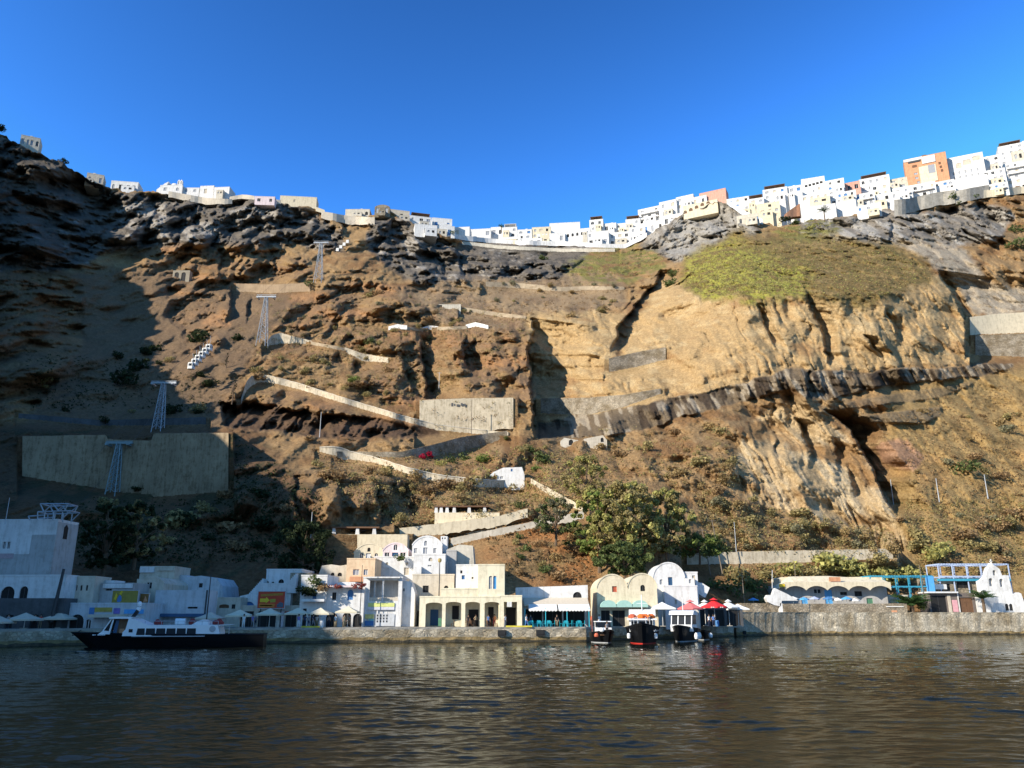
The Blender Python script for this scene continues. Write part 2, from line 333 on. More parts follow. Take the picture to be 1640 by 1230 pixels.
def gully(edge, depth, width, fade=22, jit=1.0, lip=2.5):
    ft = 95 if depth > 35 else fade
    """a cleft: the ground drops back to the right of the edge and climbs out again"""
    e = sorted(edge, key=lambda p: p[1])
    eu = np.interp(V, [p[1] for p in e], [p[0] for p in e]) + jit*(9*fbm(V/18, U*0, U*0, 4, int(edge[0][0]), .65))
    d = U-eu; S = np.clip((V-e[0][1]-.15*np.clip(d, 0, 200))/ft, 0, 1)**.6*np.clip((e[-1][1]-V)/fade, 0, 1)
    w_ = width*(1+.25*fbm(V/25, U*0+2, U*0, 2, int(edge[0][1])))
    return depth*S*np.where(d < 0, 0, np.where(d < lip, d/lip, np.clip(1-(d-lip)/w_, 0, 1)**.8)), S*np.clip(1+d/26, 0, 1)*np.clip(-d/2+1, 0, 1)
for e, dp, wd in [
    ([(852,508),(846,560),(850,620),(856,705)], 40, 120), ([(1056,430),(1038,465),(1005,505),(985,530),(976,565)], 15, 52),
    ([(672,518),(676,600),(684,648)], 17, 70), ([(742,520),(742,560),(748,606)], 12, 45), ([(1211,484),(1228,528),(1242,560)], 8, 16),
    ([(1282,452),(1304,500),(1318,545),(1330,592)], 9, 22), ([(1500,432),(1540,505),(1562,580)], 24, 100),
    ([(1273,668),(1288,704),(1304,745)], 9, 20), ([(1316,655),(1360,690),(1392,745),(1414,790),(1434,828)], 20, 52),
    ([(1376,535),(1398,552),(1415,575)], 9, 22), ([(1412,488),(1432,520),(1445,552)], 7, 18), ([(1290,590),(1292,645)], 7, 22),
    ([(540,385),(545,360),(520,345)], 12, 60), ([(690,380),(730,405),(742,445)], 14, 60), ([(405,470),(392,500),(392,520)], 9, 30),
    ([(365,468),(362,520)], 10, 45), ([(1010,470),(1000,490),(995,505)], 5, 20), ([(560,560),(565,610)], 8, 40),
    ([(640,560),(650,600),(660,640)], 8, 24), ([(305,335),(310,372)], 9, 40), ([(245,330),(235,372)], 7, 26), ([(350,395),(352,450)], 7, 26), ([(440,405),(436,446)], 6, 24),
    ([(1190,335),(1206,366)], 9, 40), ([(1425,348),(1422,390)], 8, 26), ([(1120,430),(1060,470)], 4, 20),
    ([(540,770),(545,845)], 6, 30), ([(600,775),(610,845)], 6, 30), ([(470,760),(470,850)], 6, 30), ([(640,770),(655,830)], 6, 26), ([(1240,690),(1246,740)], 4, 14),
    ([(1355,740),(1372,800)], 5, 16), ([(1335,700),(1340,760)], 4, 14), ([(1180,740),(1190,790)], 4, 18)]:
    g, lipm = gully(e, dp, wd); dY += g - lipm*dp*.10
colm = fbm(X3/2.6, Y0*0, Z3/30, 3, 91); colm = np.sign(colm)*np.abs(colm)**.6
dY += m_band*(-1.6 + 3.4*colm + 2.0*fbm(X3/9, Y0*0, Z3/40, 2, 93)) + m_band2*(-1.5+1.5*colm) + m_band3*(-2+2*colm)
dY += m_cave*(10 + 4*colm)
# vineyard tussocks, small shrubs on the golden slope
dY += m_vine*2.4*fbm(X3/2.6, Y0/9, Z3/2.2, 3, 101) + (m_gold+.6*m_roof)*.5*fbm(X3/1.6, Y0/5, Z3/1.2, 3, 102)
edge_f = np.clip((V-vr[None, :])/14, 0, 1)
YT = np.maximum(Y0 + dY*(.25+.75*edge_f), 80)
YT = np.where(V > 880, Y0 + dY*np.clip((965-V)/85, .15, 1), YT)

WALLY = {}
def smooth1(a, sg):
    n_ = int(sg*3); k_ = np.exp(-.5*(np.arange(-n_, n_+1)/sg)**2); k_ /= k_.sum(); return np.convolve(np.pad(a, n_, 'edge'), k_, 'valid')
for key, (pts, sg) in WALLS.items():
    u0_, u1_ = pts[0][0], pts[-1][0]; js = np.where((us >= u0_-8) & (us <= u1_+8))[0]; uj = us[js]
    vt_ = np.interp(uj, [p[0] for p in pts], [p[1] for p in pts]); h_ = np.interp(uj, [p[0] for p in pts], [p[2] for p in pts])
    row = np.clip(((vt_+h_*.6-vr[js])/(vb[js]-vr[js])*(NR-1)).astype(int), 0, NR-1)
    yw = smooth1(YT[row, js], sg/DU)-.4; ff = FLAT.get(key, 0); yw = yw*(1-ff)+(yw.mean()-ff*1.5)*ff; WALLY[key] = (uj, yw)
    Vj = V[:, js]; Yj = YT[:, js]; top_, bot_ = vt_[None, :], (vt_+h_)[None, :]
    face_ = (Vj >= top_-.5) & (Vj <= bot_+1.5); Yn = np.where(face_, yw[None, :]+.45, Yj)
    t_ = np.clip((Vj-bot_-1.5)/(22+20*(key in FLAT)), 0, 1); t_ = t_*t_*(3-2*t_); Yn = np.where(Vj > bot_+1.5, (yw[None, :]-.25)*(1-t_)+Yj*t_, Yn)
    t_ = np.clip((top_-.5-Vj)/14, 0, 1); Yn = np.where(Vj < top_-.5, np.maximum(yw[None, :]+2.2, Yj)*(1-t_)+Yj*t_, Yn)
    YT[:, js] = Yn
def _bil(G, u, v):
    j = min(max((u-us[0])/DU, 0), NU-1.001); j0 = int(j); fj = j-j0
    r = 0
    for jj, wj in ((j0, 1-fj), (j0+1, fj)):
        i = min(max((v-vr[jj])/(vb[jj]-vr[jj])*(NR-1), 0), NR-1.001); i0 = int(i); fi = i-i0
        r += wj*(G[i0, jj]*(1-fi) + G[i0+1, jj]*fi)
    return float(r)
def terr(u, v): return _bil(YT, u, v)
def ridge_v(u): return float(np.interp(u, us, vr))

# colour of the ground, per vertex, with some shade painted in at the left
def mixc(base, c, m): return base*(1-m[..., None]) + np.array(c)[None, None, :]*m[..., None]
n1 = fbm(X3/14, Y0/30, Z3/8, 4, 111)*.5+.5; n2 = fbm(X3/4, Y0/12, Z3/3, 4, 112, .6)*.5+.5; n3 = fbm(X3/1.5, Y0/5, Z3/1.1, 3, 113, .6)*.5+.5
K = np.zeros(U.shape+(3,)) + np.array((.33, .215, .105))
K = mixc(K, (.24, .14, .066), sstep(.44, .64, n1)); K = mixc(K, (.41, .28, .145), sstep(.52, .7, n2)*.7)
K = mixc(K, (.30, .235, .16), m_roof*.5)
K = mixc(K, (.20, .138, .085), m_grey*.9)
K = mixc(K, (.25, .16, .09), m_crag2*sstep(.3, .7, n2)); K = mixc(K, (.40, .225, .11), m_crag2*sstep(.55, .75, n1)*.8)
K = mixc(K, (.15, .135, .115), m_crag*.95); K = mixc(K, (.38, .35, .31), m_crag*sstep(.56, .72, n2*.6+n1*.4)); K = mixc(K, (.06, .055, .05), m_crag*sstep(.56, .7, 1-n2)*.8)
rc = m_crag*np.clip((U-1000)/60, 0, 1); K = mixc(K, (.25, .225, .19), rc*.75); K = mixc(K, (.40, .375, .33), rc*sstep(.5, .64, fbm(X3/5, Y0/30, Z3/12, 4, 142)*.5+.5))
lp = np.maximum.reduce([poly_mask([(190,335),(225,322),(262,330),(262,380),(235,384),(205,376)], 6), poly_mask([(370,345),(405,335),(440,342),(445,360),(400,366)], 6), poly_mask([(290,368),(330,358),(345,372),(300,386)], 6), poly_mask([(640,372),(665,368),(672,400),(650,412)], 6)]); K = mixc(K, (.36, .33, .285), lp*sstep(.38, .55, n2))
lg = poly_mask([(1070,380),(1130,345),(1195,350),(1205,368),(1140,402),(1075,408)], 12); K = mixc(K, (.36, .34, .30), lg*sstep(.3, .55, n2))
K = mixc(K, (.47, .325, .16), m_tan); K = mixc(K, (.54, .40, .215), m_tan*sstep(.5, .72, n2)); K = mixc(K, (.33, .19, .085), m_tan*sstep(.6, .75, n1)*.7)
K = mixc(K, (.50, .365, .20), m_pale); K = mixc(K, (.57, .45, .28), m_pale*sstep(.5, .7, fbm(X3/3, Y0*0, Z3/16, 3, 141)*.5+.5)); K = mixc(K, (.33, .20, .09), m_pale*sstep(.5, .68, n1))
K = mixc(K, (.38, .26, .11), m_gold*.9); K = mixc(K, (.27, .18, .075), m_gold*sstep(.5, .68, n2)); K = mixc(K, (.40, .24, .10), m_gold*sstep(.58, .7, n1)*.6)
K = mixc(K, (.40, .34, .255), m_scree); K = mixc(K, (.26, .21, .15), m_scree*sstep(.56, .66, n2))
K = mixc(K, (.22, .16, .062), m_vine); K = mixc(K, (.36, .35, .068), m_vine*m_vgreen*sstep(.32, .55, n2)); K = mixc(K, (.12, .10, .042), m_vine*sstep(.52, .66, n3)*.9); K = mixc(K, (.34, .24, .105), m_vine*(1-m_vgreen*.6)*sstep(.54, .68, n2)*.8)
K = mixc(K, (.20, .185, .06), m_topgreen*sstep(.35, .6, n2))
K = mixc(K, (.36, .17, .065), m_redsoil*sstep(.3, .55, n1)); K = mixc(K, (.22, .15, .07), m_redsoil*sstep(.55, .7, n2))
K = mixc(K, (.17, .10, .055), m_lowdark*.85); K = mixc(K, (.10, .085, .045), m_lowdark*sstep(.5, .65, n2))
K = mixc(K, (.185, .140, .090), m_band); K = mixc(K, (.38, .32, .235), m_band*sstep(.55, .66, fbm(X3/1.6, Y0*0, Z3/6, 3, 131)*.5+.5)); K = mixc(K, (.075, .055, .038), m_band*sstep(.52, .62, fbm(X3/2.2, Y0*0, Z3/12, 3, 132)*.5+.5))
K = mixc(K, (.19, .15, .10), np.maximum(m_band2, m_band3)*.8)
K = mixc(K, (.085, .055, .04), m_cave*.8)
pinkp = poly_mask([(1410,715),(1450,705),(1480,735),(1465,755),(1420,745)], 6); K = mixc(K, (.42, .24, .15), pinkp*.8)
K *= (.86+.28*n3)[..., None]
K = mixc(K, (.07, .058, .042), np.clip((170-U)/160, 0, 1)*np.clip((V-180)/60, 0, 1)*np.clip(1.1-(V-420)/260*np.clip((V-420)/10, 0, 1)*.9, .45, 1)*.5)  # dark lava at the left, darkened further to paint in deeper shade
K = np.clip(K, .01, .8)

def rock_material():
    m = bpy.data.materials.new('cliff_rock'); m.use_nodes = True; n = m.node_tree; N = n.nodes; L = n.links
    b = N['Principled BSDF']; b.inputs['Roughness'].default_value = .95; b.inputs['Specular IOR Level'].default_value = .12
    a = N.new('ShaderNodeAttribute'); a.attribute_name = 'rock'
    tc = N.new('ShaderNodeTexCoord')
    no = N.new('ShaderNodeTexNoise'); no.inputs['Scale'].default_value = 1.3; no.inputs['Detail'].default_value = 6; no.inputs['Roughness'].default_value = .7
    L.new(tc.outputs['Object'], no.inputs['Vector'])
    r = N.new('ShaderNodeValToRGB'); r.color_ramp.elements[0].position = .33; r.color_ramp.elements[0].color = (.62, .58, .54, 1); r.color_ramp.elements[1].position = .66; r.color_ramp.elements[1].color = (1.18, 1.16, 1.12, 1)
    L.new(no.outputs['Fac'], r.inputs['Fac'])
    mx = N.new('ShaderNodeMix'); mx.data_type = 'RGBA'; mx.blend_type = 'MULTIPLY'; mx.inputs[0].default_value = 1
    L.new(a.outputs['Color'], mx.inputs[6]); L.new(r.outputs['Color'], mx.inputs[7]); L.new(mx.outputs[2], b.inputs['Base Color'])
    n2_ = N.new('ShaderNodeTexNoise'); n2_.inputs['Scale'].default_value = 2.2; n2_.inputs['Detail'].default_value = 5; n2_.inputs['Roughness'].default_value = .7
    L.new(tc.outputs['Object'], n2_.inputs['Vector'])
    bp = N.new('ShaderNodeBump'); bp.inputs['Strength'].default_value = 1.0; bp.inputs['Distance'].default_value = .6
    L.new(n2_.outputs['Fac'], bp.inputs['Height']); L.new(bp.outputs['Normal'], b.inputs['Normal'])
    return m
ROCK = rock_material()
def grid_mesh(name, P, Kc, m):
    nr, nu = P.shape[:2]
    me = bpy.data.meshes.new(name); me.vertices.add(nr*nu); me.vertices.foreach_set('co', P.reshape(-1).astype(np.float32))
    idx = np.arange(nr*nu).reshape(nr, nu)
    q = np.stack([idx[:-1, :-1], idx[1:, :-1], idx[1:, 1:], idx[:-1, 1:]], -1).reshape(-1, 4)
    me.loops.add(q.size); me.loops.foreach_set('vertex_index', q.reshape(-1).astype(np.int32))
    me.polygons.add(len(q)); me.polygons.foreach_set('loop_start', np.arange(0, q.size, 4, dtype=np.int32))
    me.update(calc_edges=True)
    if Kc is not None:
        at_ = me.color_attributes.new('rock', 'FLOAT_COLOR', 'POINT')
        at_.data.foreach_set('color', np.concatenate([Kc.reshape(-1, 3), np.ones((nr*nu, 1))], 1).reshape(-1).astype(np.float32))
    me.materials.append(m)
    o = bpy.data.objects.new(name, me); COL.objects.link(o); return o
P = np.stack([A_*YT, YT, CAMZ+B_*YT], -1)
back = []                                                          # the plateau behind the rim
for dd, dz in ((220, 34), (120, 30), (60, 24), (30, 13), (12, 5.5), (4, 1.6)):
    q = P[0].copy(); q[:, 1] += dd; q[:, 0] *= (P[0][:, 1]+dd)/P[0][:, 1]; q[:, 2] += dz; back.append(q)
low = P[-1].copy(); low[:, 2] = -4
Pf = np.concatenate([np.stack(back), P, low[None]], 0)
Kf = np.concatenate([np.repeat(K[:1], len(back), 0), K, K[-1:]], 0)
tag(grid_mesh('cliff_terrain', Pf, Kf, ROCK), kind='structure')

# caldera wall carried on unseen at left, crest shaped to shade the near slopes
CREST = []
for (u, v, t_) in [(452,1008,112),(480,925,118),(545,872,125),(478,800,130),(375,705,138),(285,630,140),(245,545,140),(195,440,130),(175,380,112),(160,330,100),(120,280,90),(40,240,80)]:
    CREST.append(at(u, v, 106 if v > 1000 else (122 if v > 900 else terr(u, v))) + SUNV*t_)
CREST = [Vector((CREST[0].x-8, CREST[0].y-60, 6)), Vector((CREST[0].x-2, CREST[0].y-30, 32))] + CREST
hp = []
nc = 260
seg = [0]
for i in range(1, len(CREST)): seg.append(seg[-1]+(CREST[i]-CREST[i-1]).length)
ts = np.linspace(0, seg[-1], nc)
cx = np.interp(ts, seg, [c.x for c in CREST]); cy = np.interp(ts, seg, [c.y for c in CREST]); cz = np.interp(ts, seg, [c.z for c in CREST])
cz = cz + (6.0*fbm(ts/20, ts*0, ts*0, 3, 7)+3.5*fbm(ts/6, ts*0, ts*0, 3, 6))*np.clip((cz-70)/60, .12, 1)
offs = np.array([-220, -150, -90, -45, -20, -8, 0, 3, 7, 12, 18]); drop = np.array([1.2, 1.0, .72, .40, .2, .08, 0, .25, .55, .85, 1.15])
Q = np.zeros((len(offs), nc, 3))
for i, (o_, d_) in enumerate(zip(offs, drop)):
    Q[i, :, 0] = cx + o_*.9 + (2.5*fbm(ts/9, ts*0+i, ts*0, 3, 8) if o_ else 0); Q[i, :, 1] = cy - (o_*.25 if o_ < 0 else 0); Q[i, :, 2] = np.maximum(cz*(1-d_), -4)
tag(grid_mesh('unseen_headland', Q, np.zeros((len(offs), nc, 3))+np.array((.16, .11, .065)), ROCK), kind='structure')

# ---------------------------------------------------------------- sea
vs_ = np.concatenate([np.linspace(HOR+20.5, 1300, 760), np.array([1400, 1600, 2200])])
uu = np.concatenate([np.linspace(-700, -60, 120), np.linspace(-58, 1700, 1250), np.linspace(1704, 2340, 120)])
UU, VV = np.meshgrid(uu, vs_); a_, b_ = slope(UU, VV); YY = -CAMZ/b_; XX = a_*YY
rngw = np.random.RandomState(5); ZW = np.zeros(XX.shape)
for i in range(80):
    lam = .32*(4.6/.32)**rngw.rand(); th = rngw.normal(-.12, .42); k = 2*math.pi/lam
    amp = .0050*lam**.9*(.5 if lam > 2 else 1)*(.5+rngw.rand()*.8)
    ph = k*(XX*math.sin(th) + YY*math.cos(th)) + rngw.rand()*6.28
    fade = np.clip(lam/(YY/FPX*YY/CAMZ*1.1+1e-6), 0, 1)**.6      # waves smaller than the mesh can carry are left to the bump
    ZW += amp*fade*(np.sin(ph) + .28*np.sin(2*ph+.5))
gust = .72 + .45*fbm(XX/11, YY/17, XX*0, 3, 55)
ZW *= gust
wm = bpy.data.materials.new('sea_water'); wm.use_nodes = True; n = wm.node_tree; N = n.nodes; L = n.links
N.remove(N['Principled BSDF']); out = N['Material Output']
df = N.new('ShaderNodeBsdfDiffuse'); df.inputs['Color'].default_value = (.010, .013, .010, 1)
gl = N.new('ShaderNodeBsdfGlossy'); gl.inputs['Color'].default_value = (.74, .74, .68, 1); gl.inputs['Roughness'].default_value = .02
fr = N.new('ShaderNodeFresnel'); fr.inputs['IOR'].default_value = 1.18; mxs = N.new('ShaderNodeMixShader')
tc = N.new('ShaderNodeTexCoord'); mp = N.new('ShaderNodeMapping'); mp.inputs['Scale'].default_value = (1.0, 1.7, 1); L.new(tc.outputs['Object'], mp.inputs['Vector'])
no = N.new('ShaderNodeTexNoise'); no.inputs['Scale'].default_value = 3.2; no.inputs['Detail'].default_value = 4; no.inputs['Roughness'].default_value = .6; L.new(mp.outputs[0], no.inputs['Vector'])
bp = N.new('ShaderNodeBump'); bp.inputs['Strength'].default_value = .16; bp.inputs['Distance'].default_value = .08
L.new(no.outputs['Fac'], bp.inputs['Height'])
for q_ in (df, gl): L.new(bp.outputs['Normal'], q_.inputs['Normal'])
L.new(fr.outputs[0], mxs.inputs[0]); L.new(df.outputs[0], mxs.inputs[1]); L.new(gl.outputs[0], mxs.inputs[2]); L.new(mxs.outputs[0], out.inputs['Surface'])
sea = grid_mesh('sea_water', np.stack([XX, YY, ZW], -1), None, wm); sea.data.polygons.foreach_set('use_smooth', [True]*len(sea.data.polygons)); tag(sea, kind='structure')
far = MB(); far.face([(-1500, -1500, -.5), (1500, -1500, -.5), (1500, 200, -.5), (-1500, 200, -.5)]); tag(far.build('open_water', wm), kind='structure')
# ---------------------------------------------------------------- paints and other materials
WHITE = mat('white_plaster', (.72, .70, .66), .85, .10, .5, .15)
CREAM = mat('cream_plaster', (.70, .60, .42), .85, .10, .5, .15)
YELLOW = mat('pale_yellow_plaster', (.78, .70, .50), .85, .08, .5, .12)
PEACH = mat('peach_plaster', (.74, .53, .33), .85, .10, .5, .12)
PINK = mat('pink_plaster', (.76, .62, .60), .85, .08, .5, .12)
SALMON = mat('salmon_plaster', (.66, .33, .24), .85, .12, .6, .12)
ORANGE = mat('orange_plaster', (.62, .30, .16), .85, .12, .6, .12)
BEIGE = mat('beige_plaster', (.60, .52, .40), .88, .14, .5, .2)
GREYP = mat('grey_plaster', (.44, .42, .39), .88, .12, .5, .15)
PALEBLUE = mat('pale_blue_plaster', (.54, .55, .55), .85, .12, .5, .15)
CONC = mat('concrete', (.42, .38, .31), .92, .28, .3, .4, bscale=1.5)
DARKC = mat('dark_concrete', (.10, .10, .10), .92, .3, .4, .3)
OLDWHITE = mat('weathered_whitewash', (.60, .54, .43), .9, .22, .35, .25)
SHADE = mat('dark_opening', (.018, .017, .016), .7, .2)
GLASSD = mat('dark_window_glass', (.015, .018, .022), .3, .1, 2, spec=.2)
BLUEP = mat('blue_paint', (.07, .20, .42), .5, .15, 2)
NAVY = mat('dark_blue_paint', (.04, .10, .19), .5, .15, 2)
SKYBLUE = mat('sky_blue_paint', (.10, .36, .66), .5, .12, 2)
GREYWIN = mat('grey_shutter', (.30, .31, .33), .6, .15, 2)
BROWNW = mat('brown_wood', (.16, .085, .045), .7, .25, 3)
REDP = mat('red_paint', (.50, .12, .06), .5, .12, 2)
GREENP = mat('green_paint', (.09, .22, .13), .5, .12, 2)
MINT = mat('mint_canvas', (.36, .56, .48), .8, .1, 2)
TURQ = mat('turquoise_paint', (.03, .42, .52), .45, .12, 3)
TEAL = mat('teal_paint', (.05, .30, .42), .5, .12, 2)
STEEL = mat('grey_steel', (.42, .44, .45), .5, .15, 2, metal=.3)
STEELG = mat('green_grey_steel', (.30, .38, .38), .5, .15, 2, metal=.2)
DARKM = mat('dark_metal', (.05, .05, .05), .5, .15, 2)
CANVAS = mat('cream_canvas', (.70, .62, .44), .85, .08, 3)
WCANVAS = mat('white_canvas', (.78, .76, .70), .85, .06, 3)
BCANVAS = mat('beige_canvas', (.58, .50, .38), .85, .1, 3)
RCANVAS = mat('red_canvas', (.72, .03, .035), .8, .08, 3)
PCANVAS = mat('faded_red_canvas', (.72, .18, .17), .8, .12, 2)
STONEW = stone('rubble_stone', (.36, .305, .225), (.28, .24, .18), 1.8, 2.4)
QSTONE = stone('quay_stone', (.54, .47, .35), (.45, .39, .29), 1.9, 2.6, .28)
WET = mat('wet_weedy_stone', (.085, .065, .035), .55, .5, 1.2, .6, dirt=(.03, .028, .018))
ALGAE = mat('ochre_weed_stone', (.26, .18, .075), .8, .4, 1.0, .6, dirt=(.10, .075, .035))
PAVE = mat('quay_paving', (.34, .31, .26), .9, .2, .8, .2)
FILL = {'dark': SHADE, 'glass': GLASSD, 'blue': BLUEP, 'navy': NAVY, 'sky': SKYBLUE, 'grey': GREYWIN, 'brown': BROWNW, 'red': REDP, 'green': GREENP, 'white': WHITE, 'beige': BEIGE}

# ---------------------------------------------------------------- building blocks with real openings
def arc_profile(w, h, rise, n=14):
    """outline of a wall top that ends in a segmental or round arch"""
    if rise <= 0: return [(0, h), (w, h)]
    if rise >= w/2-1e-3: R = w/2; return [(w/2-R*math.cos(math.pi*i/n), h-R+R*math.sin(math.pi*i/n)*(rise/R if rise < R*1.3 else 1)) for i in range(n+1)]
    R = (w*w/4+rise*rise)/(2*rise); a = math.asin(w/2/R)
    return [(w/2+R*math.sin(-a+2*a*i/n), h-R+R*math.cos(-a+2*a*i/n)) for i in range(n+1)]
def block(root, part, x0, w, z0, h, y0, depth, m, ops=(), rise=0, porch=0, th=.28, top=None, trim=True):
    """a storey: front wall pierced by its openings, the body behind it, and each window or door a mesh of its own"""
    prof = top or arc_profile(w, h, rise)
    px_, pz_ = [p[0] for p in prof], [p[1] for p in prof]
    def ztop(x): return float(np.interp(x, px_, pz_))
    O = []
    for o in ops:
        a, b, lo, hi, shape = o[:5]
        a, b = max(a, .06), min(b, w-.06); hi = min(hi, h-.12); lo = max(lo, 0)
        if b-a < .15 or hi-lo < .15: continue
        r = 0 if shape == 'r' else ((b-a)/2 if shape == 'a' else (b-a)*.13)
        r = min(r, (hi-lo)*.9)
        def top_(x, a=a, b=b, hi=hi, r=r, sh=shape):
            if r <= 0: return hi
            t_ = (x-(a+b)/2)/((b-a)/2); t_ = max(-1, min(1, t_))
            return hi-r+r*math.sqrt(max(0, 1-t_*t_))
        O.append((a, b, lo, hi, top_, r, o))
    xs = set([0, w]) | set(px_)
    for a, b, lo, hi, tf, r, o in O:
        xs |= {a, b}
        if r > 0: xs |= {(a+b)/2-(b-a)/2*math.cos(math.pi*i/10) for i in range(1, 10)}
    xs = sorted(x for x in xs if -1e-6 <= x <= w+1e-6); X = [xs[0]]
    for x in xs[1:]:
        if x-X[-1] > 1e-4: X.append(x)
    mb = MB()
    for i in range(len(X)-1):
        xa, xb = X[i], X[i+1]; xm = (xa+xb)/2
        cov = sorted([q for q in O if q[0] < xm < q[1]], key=lambda q: q[2])
        la = lb = 0.
        for q in cov:
            if q[2] > max(la, lb)+.01: mb.prism([(x0+xa, z0+la), (x0+xb, z0+lb), (x0+xb, z0+q[2]), (x0+xa, z0+q[2])], y0, y0+th)
            la, lb = q[4](xa+1e-6), q[4](xb-1e-6)
        ta, tb = ztop(xa), ztop(xb)
        if min(ta, tb) > max(la, lb)+.005 or (ta+tb) > la+lb+.02: mb.prism([(x0+xa, z0+la), (x0+xb, z0+lb), (x0+xb, z0+max(tb, lb)), (x0+xa, z0+max(ta, la))], y0, y0+th)
    yb = y0+th+porch
    poly = [(x0, z0), (x0+w, z0)] + [(x0+a, z0+b) for a, b in reversed(prof)]
    body = [(x, z) for x, z in poly]
    if porch:
        mb.prism(body, yb, y0+depth)
        mb.box(x0, x0+.25, y0+th, yb, z0, z0+h-.01); mb.box(x0+w-.25, x0+w, y0+th, yb, z0, z0+h-.01)
        mb.box(x0+.25, x0+w-.25, y0+th, yb, z0+h-.35, z0+h-.02)
    else: mb.prism(body, yb+.002, y0+depth)
    if trim and rise <= 0 and top is None and w > 1.5:       # low parapet, a hair proud of the wall
        t_ = .22; mb.box(x0-.04, x0+w+.04, y0-.04, y0+t_, z0+h, z0+h+.22); mb.box(x0-.04, x0+w+.04, y0+depth-t_, y0+depth+.04, z0+h, z0+h+.22)
        mb.box(x0-.04, x0+t_, y0+t_, y0+depth-t_, z0+h, z0+h+.22); mb.box(x0+w-t_, x0+w+.04, y0+t_, y0+depth-t_, z0+h, z0+h+.22)
    elif rise > 0 and trim:
        k = arc_profile(w+.16, h+.10, rise); kk = [(x0-.08+a, z0+b) for a, b in k]; inner = [(x0+a, z0+b-.12) for a, b in prof]
        mb.prism(inner + kk[::-1], y0-.07, y0+.3)
    wo = mb.build(part, m, root)
    for a, b, lo, hi, tf, r, o in O:
        fill = o[5] if len(o) > 5 else 'dark'
        if fill == 'open': continue
        nm = o[6] if len(o) > 6 else ('door' if fill in ('navy', 'brown') or hi-lo > 1.9 and lo < .3 else 'window')
        pb = MB(); xx = [a]+([(a+b)/2-(b-a)/2*math.cos(math.pi*i/8) for i in range(1, 8)] if r > 0 else [])+[b]
        outl = [(x0+a, z0+lo), (x0+b, z0+lo)]+[(x0+x, z0+tf(x)) for x in reversed(xx)]
        pb.prism(outl, y0+th*.62, y0+th*.99)
        f = min(.09, (b-a)*.14)                              # frame and glazing bar or door boards
        ym = y0+th*.62
        pb.box(x0+a, x0+a+f, ym-.05, ym-.001, z0+lo, z0+tf(a+f), 1); pb.box(x0+b-f, x0+b, ym-.05, ym-.001, z0+lo, z0+tf(b-f), 1)
        pb.box(x0+(a+b)/2-f/2, x0+(a+b)/2+f/2, ym-.045, ym-.001, z0+lo, z0+tf((a+b)/2)-.02, 1)
        pb.build(nm, [FILL[fill], {'dark': DARKM, 'glass': WHITE, 'grey': WHITE}.get(fill, FILL[fill])], root)
    return wo
class Bld:
    """places a building from where its corners stand; local x runs along the façade, y goes back into the hill"""
    def __init__(s, name, label, cat, u0, u1, vt, vb, Y, yaw=0, group=None, sink=0, name_part='wall'):
        s.yaw = rad(yaw); vm = (vt+vb)/2; c, sn = math.cos(s.yaw), math.sin(s.yaw)
        p = at(u0, vm, Y); a1 = slope(u1, vm)[0]; s.w = (a1*Y-p.x)/(c-a1*sn); Yc = Y+s.w/2*sn
        s.u0, s.u1, s.vt, s.vb, s.Yc = u0, u1, vt, vb, Yc
        uc = (u0+u1)/2; s.z0 = at(uc, vb, Yc).z; s.h = at(uc, vt, Yc).z-s.z0; s.sink = sink
        s.root = thing(name, (p.x, Y, s.z0-sink), label, cat, group, s.yaw); s.part = name_part
    def X(s, u): return (u-s.u0)/(s.u1-s.u0)*s.w
    def Z(s, v): return s.sink+(s.vb-v)/(s.vb-s.vt)*s.h
    def blk(s, m, depth, u0=None, u1=None, vt=None, vb=None, y0=0, ops=(), rise=0, porch=0, part=None, top=None, ground=True, trim=True, th=.28):
        u0 = s.u0 if u0 is None else u0; u1 = s.u1 if u1 is None else u1; vt = s.vt if vt is None else vt; vb = s.vb if vb is None else vb
        x0 = s.X(u0); z0 = 0 if (vb >= s.vb-.01 and ground) else s.Z(vb); h = s.Z(vt)-z0
        O = [(s.X(o[0])-x0, s.X(o[1])-x0, s.Z(o[3])-z0, s.Z(o[2])-z0)+tuple(o[4:]) for o in ops]
        r = rise if rise <= 0 else (s.X(u1)-x0)/2*rise
        if top: top = [(s.X(a)-x0, s.Z(b)-z0) for a, b in top]
        block(s.root, part or s.part, x0, s.X(u1)-x0, z0, h, y0, depth, m, O, r, porch, th, top, trim); return s
    def box(s, name, m, u0, u1, v0, v1, y0, y1, label=None):
        b = MB(); b.box(s.X(u0), s.X(u1), y0, y1, s.Z(v1), s.Z(v0)); o = b.build(name, m, s.root)
        if label: o['label'] = label
        return o

